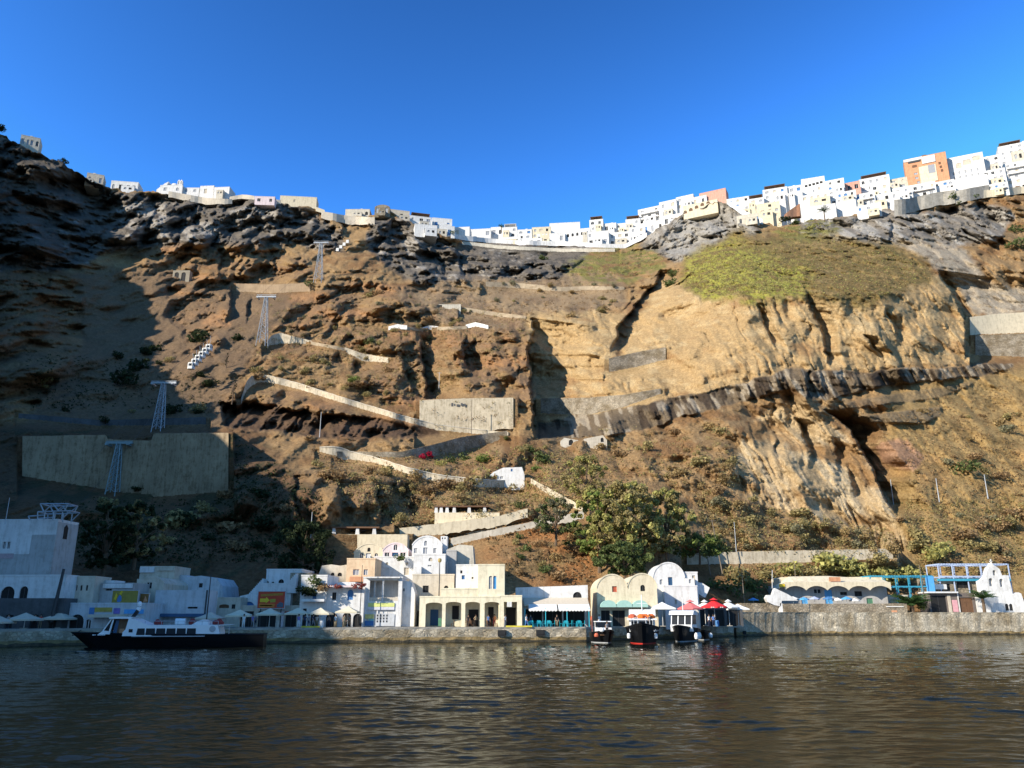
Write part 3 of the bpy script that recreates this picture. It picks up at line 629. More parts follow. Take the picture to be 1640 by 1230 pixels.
# ---------------------------------------------------------------- quay and harbour wall
QF = [(-320,1040),(0,1036),(110,1033.3),(390,1031),(450,1030),(700,1028.5),(940,1027.5),(965,1026),(1100,1021.5),(1176,1019)]
qpts = [atz(u, v, 0) for u, v in QF]
def yq(u): return float(np.interp(u, [q[0] for q in QF], [p.y for p in qpts]))
QZ = 2.0
def quay_mesh(name, pts, ztop, back, mats_, n=60, seed=1):
    """wall of stone with uneven courses: dry top, ochre weed, wet foot"""
    L_ = [0]
    for i in range(1, len(pts)): L_.append(L_[-1]+(pts[i]-pts[i-1]).length)
    tt = np.linspace(0, L_[-1], n); xs = np.interp(tt, L_, [p.x for p in pts]); ys = np.interp(tt, L_, [p.y for p in pts])
    rs = np.random.RandomState(seed); mb = MB()
    lv = [-2.5, .28, .62, ztop-.28, ztop]; ofs = [0, 0, .06, .03, 0]
    jit = rs.uniform(-.07, .07, (5, n)); jz = rs.uniform(-.10, .14, (5, n))
    G = [[(xs[i], ys[i]+ofs[k]+(jit[k][i] if 0 < k < 4 else 0), lv[k]+(jz[k][i] if 0 < k < 3 else 0)) for i in range(n)] for k in range(5)]
    for k in range(4):
        for i in range(n-1): mb.face([G[k][i], G[k][i+1], G[k+1][i+1], G[k+1][i]], [0, 1, 2, 3][k])
    for i in range(n-1): mb.face([G[4][i], G[4][i+1], (xs[i+1], ys[i+1]+back, ztop), (xs[i], ys[i]+back, ztop)], 4)
    mb.face([G[0][0], G[4][0], (xs[0], ys[0]+back, ztop), (xs[0], ys[0]+back, -2.5)], 2); mb.face([G[0][-1], (xs[-1], ys[-1]+back, -2.5), (xs[-1], ys[-1]+back, ztop), G[4][-1]], 2)
    return mb.build(name, mats_)
tag(quay_mesh('quay', qpts, QZ, 46, [WET, ALGAE, QSTONE, CONC, PAVE], 150, 3), kind='structure')
RF = [(1180,1018.5),(1300,1017),(1640,1016.5),(1960,1016.5)]
rpts = [atz(u, v, 0) for u, v in RF]
def yr(u): return float(np.interp(u, [q[0] for q in RF], [p.y for p in rpts]))
RZ = at(1400, 980.5, yr(1400)).z
tag(quay_mesh('harbour_wall', rpts, RZ, 40, [WET, ALGAE, QSTONE, QSTONE, PAVE], 160, 4), 'long pale rubble stone sea wall with a dark weedy foot on the right', 'sea wall')
def wall_px(name, label, cat, u0, u1, vt0, vt1, vb, Y, th, m, sink=.5):
    a, b = at(u0, vt0, Y), at(u1, vt1, Y); zb = at(u0, vb, Y).z-sink
    mb = MB(); mb.prism([(a.x, zb), (b.x, zb), (b.x, b.z), (a.x, a.z)], Y, Y+th); return tag(mb.build(name, m), label, cat)
w_ = MB(); q0, q1 = at(1165, 1003, yr(1180)-1), at(1184, 984, yr(1180)-1)      # sloping cheek at the end of the wall
w_.prism([(q0.x, QZ-.5), (q1.x+.3, QZ-.5), (q1.x+.3, q1.z), (q1.x-.6, q1.z), (q0.x, QZ)], yr(1180)-1.2, yr(1180)+.6)
tag(w_.build('ramp_cheek', CONC), 'pale sloping concrete ramp end where the quay meets the sea wall', 'ramp')
wall_px('terrace_wall', 'grey brown stone terrace wall below the blue and white sunshades', 'wall', 1236, 1452, 967, 966.5, 981, yr(1300)+6, 11, STONEW)
wall_px('terrace_wall', 'short grey stone wall right of the red parasols', 'wall', 1186, 1232, 966, 966, 984, yr(1200)+5, 8, STONEW)

# ---------------------------------------------------------------- harbour houses, left to right
B = Bld('station_building', 'big white and grey cable car station building at the left edge', 'building', -70, 86, 834, 925, 114, -3, sink=6)
B.blk(WHITE, 5, ops=[(3,8,868,879,'r','glass'),(10,15,868,879,'r','glass')])
B.box('painted_band', GREYP, -70, 48, 888, 935, -.05, -.003); B.box('painted_band', GREYP, 48.2, 86, 857, 935, -.05, -.003)
rb = MB(); rx = B.w; rb.box(rx+.002, rx+.05, 0.02, 5, 0, B.Z(836)); rb.build('side_wall', GREYP, B.root)
sb = MB(); sb.prism([(0, 0), (.9, 0), (.9, 1.6), (.45, 2.0), (0, 1.6)], 0, .06); o = sb.build('side_window', SHADE, B.root); o.location = (B.w+.11, 1.6, B.Z(862)); o.rotation_euler = (0, 0, math.pi/2)
B.box('name_board', mat('faded_pink_sign', (.45, .33, .33), .8, .2, 3), 2, 24, 887, 895, -.09, -.052)
B = Bld('terrace_house', 'low white house with two dark arches under the station building', 'house', -60, 104, 923, 958, 110, -2, sink=3)
B.blk(WHITE, 3, ops=[(3,25,939,958,'a','dark','opening'),(33,46,939,958,'a','dark','opening')])
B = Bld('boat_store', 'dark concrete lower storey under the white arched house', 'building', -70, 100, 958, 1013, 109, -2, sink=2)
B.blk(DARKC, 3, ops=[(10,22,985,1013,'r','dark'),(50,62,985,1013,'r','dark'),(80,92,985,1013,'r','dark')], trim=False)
B = Bld('grey_house', 'grey white house with a row of four small slit windows', 'house', 104, 150, 925, 968, 112, 3, sink=4)
B.blk(BEIGE, 5, ops=[(112,115,937,946,'a','dark'),(120,123,937,946,'a','dark'),(128,131,937,946,'a','dark'),(137,140,937,946,'a','dark')])
B = Bld('grey_house', 'small grey house with a teal door behind the painted billboard', 'house', 150, 212, 936, 970, 114, 0, sink=4)
B.blk(GREYP, 7, ops=[(146+6,153,944,956,'r','green'),(168,178,943,946,'r','dark')])
B.box('parapet', WHITE, 164, 211, 935, 942, -.25, -.02); B.box('roof_hut', WHITE, 152, 176, 929, 936, 1, 4)
B = Bld('blue_house', 'pale blue house with a dark arched door beside the moored ferry', 'house', 99, 232, 968, 1010, 110, 0, sink=2)
B.blk(PALEBLUE, 6, ops=[(112,135,984,1010,'a','dark','doorway'),(138,147,992,1010,'a','glass','door')])
B.box('awning', BCANVAS, 150, 205, 984, 989, -1.6, -.02)
B.box('shop_sign', BLUEP, 142, 150, 973, 986, -.12, -.02); B.box('shop_sign', mat('ochre_sign', (.40, .30, .06), .6, .3, 2), 150.5, 178, 973, 980, -.12, -.02)
B.box('shop_sign', mat('violet_sign', (.18, .14, .40), .6, .3, 2), 181, 191, 974, 983, -.12, -.02); B.box('shop_sign', SKYBLUE, 198, 229, 976, 983, -.12, -.02)
# painted board: ochre ground, a blue drop, yellow leaves, a red line
def board(label, u0, u1, vt, vb, Y, ground, marks, yaw=0, posts=True):
    p0, p1 = at(u0, vb, Y), at(u1, vt, Y); r = thing('billboard', p0, label, 'billboard', None, rad(yaw)); W, H = p1.x-p0.x, p1.z-p0.z
    b = MB(); b.box(0, W, 0, .12, 0, H); b.build('panel', ground, r)
    f = MB(); f.box(-.08, 0, -.04, .16, -.08, H+.08); f.box(W, W+.08, -.04, .16, -.08, H+.08); f.box(0, W, -.04, .16, H, H+.08); f.box(0, W, -.04, .16, -.08, 0); f.build('frame', STEEL, r)
    for nm, m, poly in marks:
        k = MB(); k.prism([(a*W, b_*H) for a, b_ in poly], -.02, -.002); k.build(nm, m, r)
    if posts:
        for x in (.12*W, .88*W):
            k = MB(); k.box(x-.07, x+.07, .14, .28, -3.2, H*.9); k.build('post', DARKM, r)
    return r
OCH = mat('ochre_board', (.30, .24, .045), .6, .25, 1.5); YEL = mat('yellow_print', (.72, .50, .03), .6, .2, 2)
board('ochre painted billboard with a blue drop and yellow leaves', 178, 222, 946, 969, 111, OCH, [
    ('picture', BLUEP, [(.20,.25),(.30,.18),(.38,.3),(.36,.6),(.28,.72),(.22,.5)]), ('picture', YEL, [(.08,.4),(.16,.35),(.2,.62),(.14,.85)]), ('picture', YEL, [(.26,.78),(.34,.7),(.40,.95),(.32,.98)]),
    ('stripe', REDP, [(.1,.06),(.5,.02),(.5,.08),(.1,.13)])])
board('brown orange board beside the ochre billboard', 223, 239, 951, 968, 112, mat('brown_board', (.22, .11, .03), .6, .3, 2), [('picture', ORANGE, [(.4,.2),(.9,.3),(.6,.8)])])
board('red billboard with a yellow arrow and lettering on the white house', 412, 457, 947.5, 974, 122, mat('red_board', (.52, .06, .025), .6, .2, 1), [
    ('arrow', YEL, [(.08,.36),(.30,.36),(.30,.28),(.44,.48),(.30,.68),(.30,.58),(.08,.58)]),
    ('print', mat('orange_print', (.60, .20, .03), .6, .2, 2), [(.05,.05),(.62,.04),(.66,.26),(.06,.28)]), ('print', mat('dim_ochre_print', (.42, .20, .03), .6, .3, 6), [(.10,.70),(.92,.78),(.92,.92),(.10,.84)]),
    ('print', mat('olive_print', (.40, .33, .04), .6, .3, 8), [(.46,.34),(.66,.36),(.66,.56),(.46,.54)]), ('print', YEL, [(.10,.12),(.54,.12),(.54,.19),(.10,.19)]),
    ('picture', mat('slate_print', (.10, .13, .16), .6, .5, 6), [(.72,.05),(.96,.05),(.96,.30),(.84,.38),(.72,.22)])])
B = Bld('vaulted_house', 'beige vaulted house with one square window behind the billboard', 'house', 217, 262, 923, 958, 119, 0, sink=4)
B.blk(BEIGE, 9, u0=223, u1=262, vt=924, rise=.55, ops=[(233.5,243,933,942.5,'r','glass')]); B.blk(BEIGE, 5, u0=215, u1=223, vt=927, y0=.6, part='side_wing')
B = Bld('flat_roof_house', 'small beige flat roofed house above the vaulted house', 'house', 224, 280, 909, 925, 126, 0, sink=5)
B.blk(BEIGE, 6); B.box('parapet', WHITE, 224, 247, 908, 917, -.2, -.02); B.box('parapet', BEIGE, 252, 280, 909.5, 914, -.2, -.02)
B = Bld('white_house', 'long pale blue white house front behind the ferry', 'house', 246, 332, 945, 1008, 116, 0, sink=2)
B.blk(PALEBLUE, 3.5, ops=[(250,258,971,981,'r','dark'),(300,316,972,975,'r','dark')], trim=False); B.box('awning', NAVY, 248, 330, 983, 988, -1.4, -.02)
B.box('pipe', DARKM, 328, 330, 945, 985, -.15, -.02)
B = Bld('rock_house', 'ragged blue white house built into the rock behind the ferry', 'house', 272, 352, 921, 962, 128, 0, sink=4)
B.blk(PALEBLUE, 8, top=[(272,930),(278,921),(294,921),(300,924),(320,922),(345,926),(354,938),(358,962-1)], ops=[(278,284,940,944,'r','dark'),(318,324,934,941,'r','dark')], trim=False)
B = Bld('stone_house', 'low beige ruin like house left of the white steps', 'house', 340, 384, 959, 1000, 123, 0, sink=3)
B.blk(BEIGE, 6, ops=[(350,366,968,974,'c','brown'),(370,376,968,975,'r','dark')])
# stepped white house with outside stairs
B = Bld('stepped_house', 'white stepped house with a blue arched door left of the red billboard', 'house', 381, 490, 911, 1003, 126, 0, sink=1)
B.blk(WHITE, 7, u0=381, u1=412, vt=953, top=[(381,968),(384,955),(399,952),(412,953)], ops=[(390,409,964,976,'a','blue','door')], trim=False, part='front_room')
B.blk(WHITE, 9, u0=412, u1=462, vt=936, y0=1.2, part='middle_terrace', ops=[(440,444,952,958,'r','dark')])
B.blk(WHITE, 8, u0=411, u1=470, vt=911, vb=936, y0=4, ground=False, part='upper_room', ops=[(432,441,926,934,'a','dark'),(411.5,416,929,934,'a','dark'),(421,425,930,934,'a','dark')])
B.blk(STONEW, 8, u0=455, u1=488, vt=916, y0=2.5, part='stone_wall', trim=False)
st = MB(); x0, x1, za, zb = B.X(383), B.X(413), B.Z(962), B.Z(926)
for i in range(14): st.box(x0+(x1-x0)*i/14, x0+(x1-x0)*(i+1)/14+.02, 2.0, 4.2, B.Z(968), za+(zb-za)*(i+1)/14)
st.build('steps', WHITE, B.root)
st = MB(); x0, x1, za, zb = B.X(447), B.X(470), B.Z(944), B.Z(918)
for i in range(10): st.box(x0+(x1-x0)*i/10, x0+(x1-x0)*(i+1)/10+.02, .9, 1.9, B.Z(950), za+(zb-za)*(i+1)/10)
st.build('steps', WHITE, B.root)
# ground floor shops under the terraces
B = Bld('shop_row', 'dark open shop fronts behind the cream parasols', 'shop', 340, 480, 972, 1005, 123.5, 0)
B.blk(BEIGE, 5, ops=[(344,360,979,1005,'r','dark','shop_front'),(364,388,979,1005,'r','dark','shop_front'),(391,406,979,1005,'r','dark','shop_front'),(413,442,979,1005,'r','dark','shop_front'),(457,475,984,1005,'r','dark','shop_front')])
B.box('pillar', PINK, 449, 455, 979, 1005, -.2, -.01); B.box('shop_sign', REDP, 456, 474, 979, 983, -.15, -.01)
B = Bld('white_house', 'bright white house with a blue window and red flowers over its balcony', 'house', 480, 582, 923, 1005, 122.5, 0)
B.blk(WHITE, 8, u0=480, u1=522, vt=923, ops=[(500,506,943,960,'r','blue'),(486,492,975,1003,'r','dark','doorway'),(499,512,981,1004,'r','dark','shop_front')])
B.blk(WHITE, 7.4, u0=522, u1=582, vt=943, y0=.4, ops=[(530.5,537,949,961,'r','dark'),(555,564,944,961,'a','blue'),(522.5,541,981,1005,'a','dark','doorway'),(549,563,981,1005,'a','dark','doorway'),(566,580,983,1005,'a','dark','doorway')])
B.blk(WHITE, 5, u0=524, u1=568, vt=931, vb=943, y0=3, ground=False, part='upper_room', top=[(524,938),(535,931),(560,931),(568,938)], trim=False)
B.box('balcony', WHITE, 486, 522, 960, 964, -1.3, -.01); B.box('ledge', PINK, 518, 570, 938, 941, -.5, .38)
B = Bld('cave_house', 'rough whitewashed cave house with two dark holes beside the peach house', 'house', 511, 556, 905, 925, 137, 0, sink=5)
B.blk(OLDWHITE, 8, top=[(511,919),(515,906),(530,904),(545,906),(556,904)], ops=[(530,536,917,922,'a','dark'),(541,548,917,923,'a','dark')], trim=False)
B = Bld('peach_house', 'flat peach coloured house below the cream gabled house', 'house', 554.5, 600, 896, 945, 134, 0, sink=4)
B.blk(PEACH, 7, ops=[(565,575,912,921,'r','grey'),(582,589,912,921,'r','grey')]); B.box('balcony', ORANGE, 562, 586, 924, 932, -.9, -.01)
# three gabled houses
B = Bld('gabled_house', 'cream round gabled house with an oval loft window, left of three', 'house', 567, 616, 870.5, 905, 147, 0, sink=6)
B.blk(CREAM, 9, rise=.62, ops=[(588,593,877,883.5,'a','dark'),(576,582,886,895,'a','glass'),(586,594,886,900,'r','white','door'),(600,605.5,886,899,'a','glass')])
B = Bld('gabled_house', 'pinkish round gabled house with three windows, middle of three', 'house', 613, 654, 869.5, 897, 145, 0, sink=6)
B.blk(PINK, 9, rise=.6, ops=[(630,636.5,872,881,'a','glass'),(616,624,885,893.5,'r','glass'),(628,638,885,894,'r','navy','window'),(641,650,885,894,'r','glass')])
B = Bld('gabled_house', 'tall white round gabled house with chimney, right of three', 'house', 660, 708, 858.5, 905, 143, 0, sink=6)
B.blk(WHITE, 9, rise=.6, ops=[(679,684,866,874,'a','grey'),(663,668,878,885.5,'r','grey'),(677.5,685,877,889,'r','grey','door'),(694,699,878,886,'r','grey')])
B.blk(WHITE, 2, u0=703, u1=714, vt=856, y0=3, part='chimney', ops=[(705,707,858,861,'r','dark'),(709,711,858,861,'r','dark')])
B = Bld('white_house', 'broad white house under the pink gabled house with faint shutters', 'house', 598, 664, 893, 935, 140.5, 0, sink=4)
B.blk(WHITE, 5, ops=[(614,623,909.5,921,'r','white'),(617,621.5,900.5,905,'a','beige'),(647,655,909,921,'r','beige'),(649,653.5,900.5,905,'a','beige')])
B = Bld('white_house', 'white house with a clock like rose window under the tall gable', 'house', 662, 713, 889, 932, 138, 0, sink=4)
B.blk(WHITE, 6, ops=[(686,692,893,899,'a','beige'),(685,691,905,907,'r','grey')]); B.blk(GREYP, 4, u0=712.5, u1=716, vt=899, y0=.8, part='side_wall')
B.box('buttress', WHITE, 664, 676, 908, 932, -1.2, -.01)
B = Bld('annex', 'sloping grey white annex in the shade right of the gabled houses', 'house', 716, 760, 868, 912, 142, 0, sink=4)
B.blk(OLDWHITE, 7, top=[(716,880),(735,872),(757,874),(760,912-1)], trim=False); B.blk(GREYP, 4, u0=716, u1=732, vt=884, y0=-1.5, part='lower_wall')
# loggia house
B = Bld('loggia_house', 'white house with an open loggia above yellow and blue shop signs', 'house', 580, 664, 926, 1003.5, 124, 0)
B.blk(WHITE, 8, u0=580, u1=643, vt=926, porch=2.2, ops=[(591,611,929,963,'r','open'),(613.5,637,929,963,'r','open'),(588,604,978,1002,'r','white','shop_front'),(606,634,978,1002,'r','white','shop_front')])
B.blk(WHITE, 6.5, u0=643, u1=663, vt=930, y0=.9, part='side_wing', top=[(643,930),(656,931),(663,950)], trim=False, ops=[(642,646,942,947,'a','dark')])
B.box('loggia_post', WHITE, 596, 598.5, 929, 963, 1.0, 1.25); B.box('railing', BEIGE, 591, 637, 957, 963, .05, .15)
B.box('roof_slab', WHITE, 584, 640, 924, 926, -.5, 2.5)
B.box('shop_sign', mat('yellow_green_sign', (.66, .68, .22), .6, .15, 2), 590, 632, 966, 972, -.14, -.01); B.box('shop_sign', mat('pale_lilac_sign', (.62, .60, .62), .6, .2, 2), 590, 632, 972.3, 977, -.12, -.01)
B.box('poster', mat('yellow_poster', (.70, .60, .20), .6, .3, 2), 586, 600, 984, 991, -.12, -.01); B.box('poster', BLUEP, 586, 600, 994.5, 1002, -.12, -.01); B.box('poster', mat('teal_poster', (.25, .55, .52), .6, .3, 2), 592, 600, 991.2, 994.3, -.12, -.01)
k = MB()
k.box(B.X(603), B.X(633), -.1, -.01, B.Z(1002.5), B.Z(983)); k.build('poster', PALEBLUE, B.root)
k = MB()
for i in range(4):
    for j in range(3): k.box(B.X(604.6+i*5), B.X(606.8+i*5), -.13, -.102, B.Z(987+j*4.6+.5), B.Z(984+j*4.6+.5))
tag(k.build('poster_print', DARKM, B.root), kind='stuff')
B = Bld('alley_house', 'brown rough wall and dark alley left of the arcade', 'house', 650, 690, 957, 1004, 129, 0)
B.blk(mat('brown_plaster', (.30, .21, .14), .9, .3, .6, .3), 5, ops=[(661,671.5,963,1004,'r','dark','alley_shade')], trim=False)  # dark panel fills the alley mouth, painting in its shade
B = Bld('beige_house', 'plain beige house with a square black window above the arcade', 'house', 660, 727, 921.5, 968, 128.5, 0, sink=1)
B.blk(BEIGE, 7, ops=[(677,686.5,938,949,'r','dark'),(711,718,938,945.5,'a','dark')])
# the arcade
B = Bld('arcade_house', 'pale yellow house with an arcade of five openings and a blue door', 'house', 671.5, 836, 957, 1004, 123, 0)
B.blk(YELLOW, 9, u0=671.5, u1=801, vt=957, porch=2.4, th=.45, ops=[(681.5,708,965,1003.9,'c','open'),(713.5,738.5,964,1003.9,'c','open'),(745,768.5,964,1003.9,'c','open'),(776,801-1.5,964,1003.9,'c','open')])
B.blk(YELLOW, 8, u0=801.2, u1=836, vt=955.5, porch=2.2, th=.45, ops=[(807,828,964,1003.9,'r','open')])
B.blk(YELLOW, 6, u0=705, u1=765, vt=944, vb=956, y0=.35, ground=False, part='terrace_parapet')
B.blk(YELLOW, 6.5, u0=765, u1=808, vt=904.5, vb=956, y0=.25, ground=False, part='upper_storey', ops=[(782.5,788,921.5,943,'a','grey'),(789.5,794.5,921.5,943,'a','sky')])
B.blk(WHITE, 4, u0=727, u1=765.5, vt=903, vb=944, y0=3.0, ground=False, part='back_storey', ops=[(734,737.5,911,916,'r','dark'),(736.5,741.5,919,926,'r','blue'),(753,756,922,925,'r','dark')])
def inner(part, m, u0, u1, v0, v1, y): return B.box(part, m, u0, u1, v0, v1, y-.07, y)
inner('door', NAVY, 686.5, 699.5, 976, 1002, 2.83); inner('door', SHADE, 722, 733, 970, 992, 2.83); inner('door', SHADE, 749, 765, 976, 1003, 2.83); inner('door', SHADE, 781, 790, 972, 1003, 2.83); inner('door', SHADE, 810, 826, 973, 1003.5, 2.63)
inner('shop_sign', WHITE, 812, 819.5, 963.8, 972, -.02)
B.box('bin', GREENP, 701, 706.5, 990, 1003, 1.2, 1.8, 'green bin by the blue door')
# taverna
B = Bld('taverna', 'long white taverna with awnings and turquoise posts', 'restaurant', 826, 942, 939, 1004, 128, 0)
B.blk(WHITE, 7, vt=939, vb=1004, ops=[(918,932,948,957.5,'a','dark'),(840,868,976,1004,'r','dark','doorway'),(870,900,976,1004,'r','dark','doorway'),(902,936,976,1004,'r','dark','doorway')], top=[(826,941),(905,938.5),(942,937)], trim=False)
def awn(parent, name, m, Bd, u0, u1, v0, v1, y0, y1, scal=0):
    k = MB(); xa, xb, za, zb = Bd.X(u0), Bd.X(u1), Bd.Z(v0), Bd.Z(v1)
    k.add([(xa, y0, zb), (xb, y0, zb), (xb, y1, za), (xa, y1, za), (xa, y0, zb+.06), (xb, y0, zb+.06), (xb, y1, za+.06), (xa, y1, za+.06)], [(0,3,2,1),(4,5,6,7),(0,1,5,4),(1,2,6,5),(2,3,7,6),(3,0,4,7)])
    if scal:
        n = max(4, int((xb-xa)/.45))
        for i in range(n):
            a, b = xa+(xb-xa)*i/n, xa+(xb-xa)*(i+1)/n
            k.prism([(a, zb-.12), ((a+b)/2, zb-.26), (b, zb-.12), (b, zb+.05), (a, zb+.05)], y0-.03, y0-.003)
    return k.build(name, m, parent)
awn(B.root, 'awning', BCANVAS, B, 839, 941, 958, 969, -2.4, -.02, 1)
awn(B.root, 'awning', WCANVAS, B, 846, 890, 969, 977, -4.4, -2.5, 1); awn(B.root, 'awning', WCANVAS, B, 892, 941, 969, 977, -4.4, -2.5, 1)
for u in (840, 872, 905, 939):
    k = MB(); k.tube([(B.X(u), -4.3, 0), (B.X(u), -4.3, B.Z(975))], .07); k.build('post', TURQ, B.root)
B.box('corner_post', TURQ, 941.5, 943.5, 966, 1003, -.5, .3)
# twin vaults
B = Bld('boathouse', 'twin cream vaulted boathouses with one red and one dark window', 'boathouse', 956.5, 1053, 919, 1004, 130, 0)
B.blk(CREAM, 11, u0=956.5, u1=1006, vt=920, rise=.82, ops=[(981,988.5,939,948.5,'r','red'),(962,976,978,1003,'r','dark','doorway'),(980,1000,978,1003,'r','dark','doorway')])
B.blk(CREAM, 11, u0=1006.2, u1=1053, vt=918.5, rise=.95, ops=[(1026.5,1034,937,947,'a','dark'),(1012,1030,978,1003,'r','dark','doorway')])
for u0, u1 in ((960, 985), (985.5, 1010), (1010.5, 1035)):
    k = MB(); xa, xb = B.X(u0), B.X(u1); zt, zb = B.Z(963.5), B.Z(973); n = 10; R = (xb-xa)/2
    for i in range(n):
        a0, a1 = math.pi*i/n, math.pi*(i+1)/n
        k.prism([((xa+xb)/2-R*math.cos(a0), zb), ((xa+xb)/2-R*math.cos(a1), zb), ((xa+xb)/2-R*math.cos(a1), zb+.15+(zt-zb)*math.sin(a1)), ((xa+xb)/2-R*math.cos(a0), zb+.15+(zt-zb)*math.sin(a0))], -1.6, -.05)
    k.build('arched_awning', MINT, B.root)
# white domed house
B = Bld('domed_house', 'white house with a round barrel dome and a narrow blue door', 'house', 1050, 1124, 900, 998, 137, 0, sink=1)
B.blk(WHITE, 9, u0=1050, u1=1101, vt=900, vb=998, rise=.93, y0=1.6, ops=[(1074,1081,924,940,'r','navy'),(1060,1065.5,927.5,936,'a','grey')])
B.blk(WHITE, 6, u0=1064, u1=1117, vt=940, y0=0, part='front_room', ops=[(1080,1083,961,968,'r','beige')])
B.blk(WHITE, 7, u0=1101.2, u1=1123, vt=917, y0=1.9, part='side_wing', ops=[(1114,1119,921,944,'r','beige')]); B.blk(WHITE, 5, u0=1101.5, u1=1116, vt=926, y0=1.2, part='stair_room', ops=[(1107,1111,925.5,934,'a','grey')], trim=False)
k = MB(); k.prism([(B.X(1123.3), B.Z(950)), (B.X(1130), B.Z(955)), (B.X(1135), B.Z(957)), (B.X(1143), B.Z(941)), (B.X(1131), B.Z(933)), (B.X(1123.3), B.Z(932))], 2.5, 5.5); k.build('outside_stair', WHITE, B.root)
B = Bld('cave_taverna', 'dark open taverna cut into the wall behind the red parasols', 'restaurant', 1100, 1190, 972, 1003, 142, 0)
B.blk(DARKC, 5, ops=[(1106,1130,977,1003,'r','dark','opening'),(1134,1160,977,1003,'r','dark','opening'),(1164,1186,977,1003,'r','dark','opening')], trim=False)

# beach club on the right
YB = yr(1300)+11
B = Bld('beach_bar', 'long low building with a scalloped cream roof and blue shutters', 'building', 1238, 1420, 922, 968, YB, 0, sink=.5)
k = MB(); nv = 5; ua, ub = 1252, 1420
B.blk(GREYP, 7, vt=938, trim=False, ops=[(1282,1292,957,968,'r','sky'),(1303,1315,944,950,'r','glass'),(1320,1332,945,968,'r','sky','door'),(1345,1356,948,953,'r','dark'),(1368,1380,947,955,'r','dark'),(1386,1396,958,968,'r','green','door')])
for i in range(nv):
    a, b = B.X(ua+(ub-ua)*i/nv), B.X(ua+(ub-ua)*(i+1)/nv); n = 10
    for j in range(n):
        xa, xb = a+(b-a)*j/n, a+(b-a)*(j+1)/n; f = lambda x: math.sin(math.pi*(x-a)/(b-a))**.7 if 0 < (x-a)/(b-a) < 1 else 0
        za, zb = B.Z(946)+f(xa)*(B.Z(939)-B.Z(946)), B.Z(946)+f(xb)*(B.Z(939)-B.Z(946))
        k.prism([(xa, za), (xb, zb), (xb, B.Z(933)), (xa, B.Z(933))], -2.2, -1.9)
    k.prism([(a, B.Z(939)), (b, B.Z(939)), (b, B.Z(923.5)), (a+.6, B.Z(924)), (a, B.Z(926))], 1.0, 6.5)
tv = [(B.X(1236), B.Z(943)), (B.X(1268), B.Z(923)), (B.X(1330), B.Z(922)), (B.X(1395), B.Z(926)), (B.X(1420), B.Z(928))]
for (xa, za), (xb, zb) in zip(tv, tv[1:]): k.face([(xa, -1.95, B.Z(934) if xa > 0.5 else za-.3), (xb, -1.95, B.Z(934)), (xb, 1.1, zb), (xa, 1.1, za)])
k.build('scalloped_roof', CREAM, B.root)
B.box('roof_board', ORANGE, 1324, 1342, 925, 932, -2.0, -1.85); B.box('roof_board', YEL, 1243, 1252, 936, 941, -2.3, -2.2)
def sunshade(label, u, v, Y, m, wpx, grp, z0):
    p = at(u, v, Y); wv = wpx*px(Y, v)/2; r = thing('sunshade', (p.x, Y, z0), label, 'sunshade', grp); h = p.z-z0
    k = MB(); n = 8; ring = [(wv*math.cos(2*math.pi*i/n+.4), wv*math.sin(2*math.pi*i/n+.4), h-wv*.42) for i in range(n)]
    for i in range(n):
        a, b = ring[i], ring[(i+1) % n]; k.face([a, b, (0, 0, h)]); k.face([(a[0], a[1], a[2]-.16), (b[0], b[1], b[2]-.16), b, a])
    k.build('canopy', m, r); k = MB(); k.tube([(0, 0, 0), (0, 0, h-.05)], .035); k.build('pole', STEEL, r)
    for i in range(0, n, 2):
        k = MB(); k.tube([(0, 0, h-wv*.5), tuple(ring[i])], .02, 4); k.build('rib', STEEL, r)
    return r
ZT = at(1340, 966.5, yr(1300)+7).z
for u, v, m, lab in [(1206,957,SKYBLUE,'bright blue sunshade left of the white sculpture'),(1254,956,mat('aqua_canvas', (.45, .66, .72), .8, .1, 3),'pale aqua sunshade at the left of the beach bar terrace'),(1270,955,WCANVAS,'white sunshade left of the beach bar windows'),(1287,956,SKYBLUE,'blue sunshade in front of the beach bar'),(1304,955,mat('striped_blue_canvas', (.42, .48, .66), .8, .3, 9),'bluish striped sunshade in front of the beach bar'),
                     (1326,955,BLUEP,'deep blue sunshade near the middle of the beach bar'),(1341,957,WCANVAS,'white sunshade near the middle of the beach bar'),(1355,955,SKYBLUE,'blue sunshade right of the white one at the beach bar'),(1368,958,WCANVAS,'small white sunshade at the right end of the beach bar')]:
    sunshade(lab, u, v, yr(1300)+8.5, m, 17, 'sunshades on the beach bar terrace', ZT)
# white folded sculpture
p0 = at(1226, 980, yr(1240)+3); k = MB(); q = lambda u, v: at(u, v, yr(1240)+3)
r = thing('white_canopy_frame', p0, 'white slanted canopy with two legs on the sea wall', 'canopy')
k.prism([(q(u, v).x-p0.x, q(u, v).z-p0.z) for u, v in [(1226,958),(1229,964),(1240,969),(1250,971),(1252,962),(1278,962),(1262,952),(1241,942),(1237,953),(1229,953)]], -.1, 1.2); k.build('sail', WHITE, r)
k = MB(); k.prism([(q(u, v).x-p0.x, q(u, v).z-p0.z) for u, v in [(1249,981.5),(1254,981.5),(1252.5,966),(1249,966)]], -.1, .9); k.build('leg', WHITE, r)
k = MB(); k.prism([(q(u, v).x-p0.x, q(u, v).z-p0.z) for u, v in [(1228,981.5),(1232,981.5),(1233,966),(1229,964)]], .3, .9); k.build('leg', STONEW, r)
k = MB(); k.tube([(q(1238, 942).x-p0.x, .5, q(1238, 942).z-p0.z), (q(1238, 913).x-p0.x, .5, q(1238, 913).z-p0.z)], .06); k.build('mast', WHITE, r)
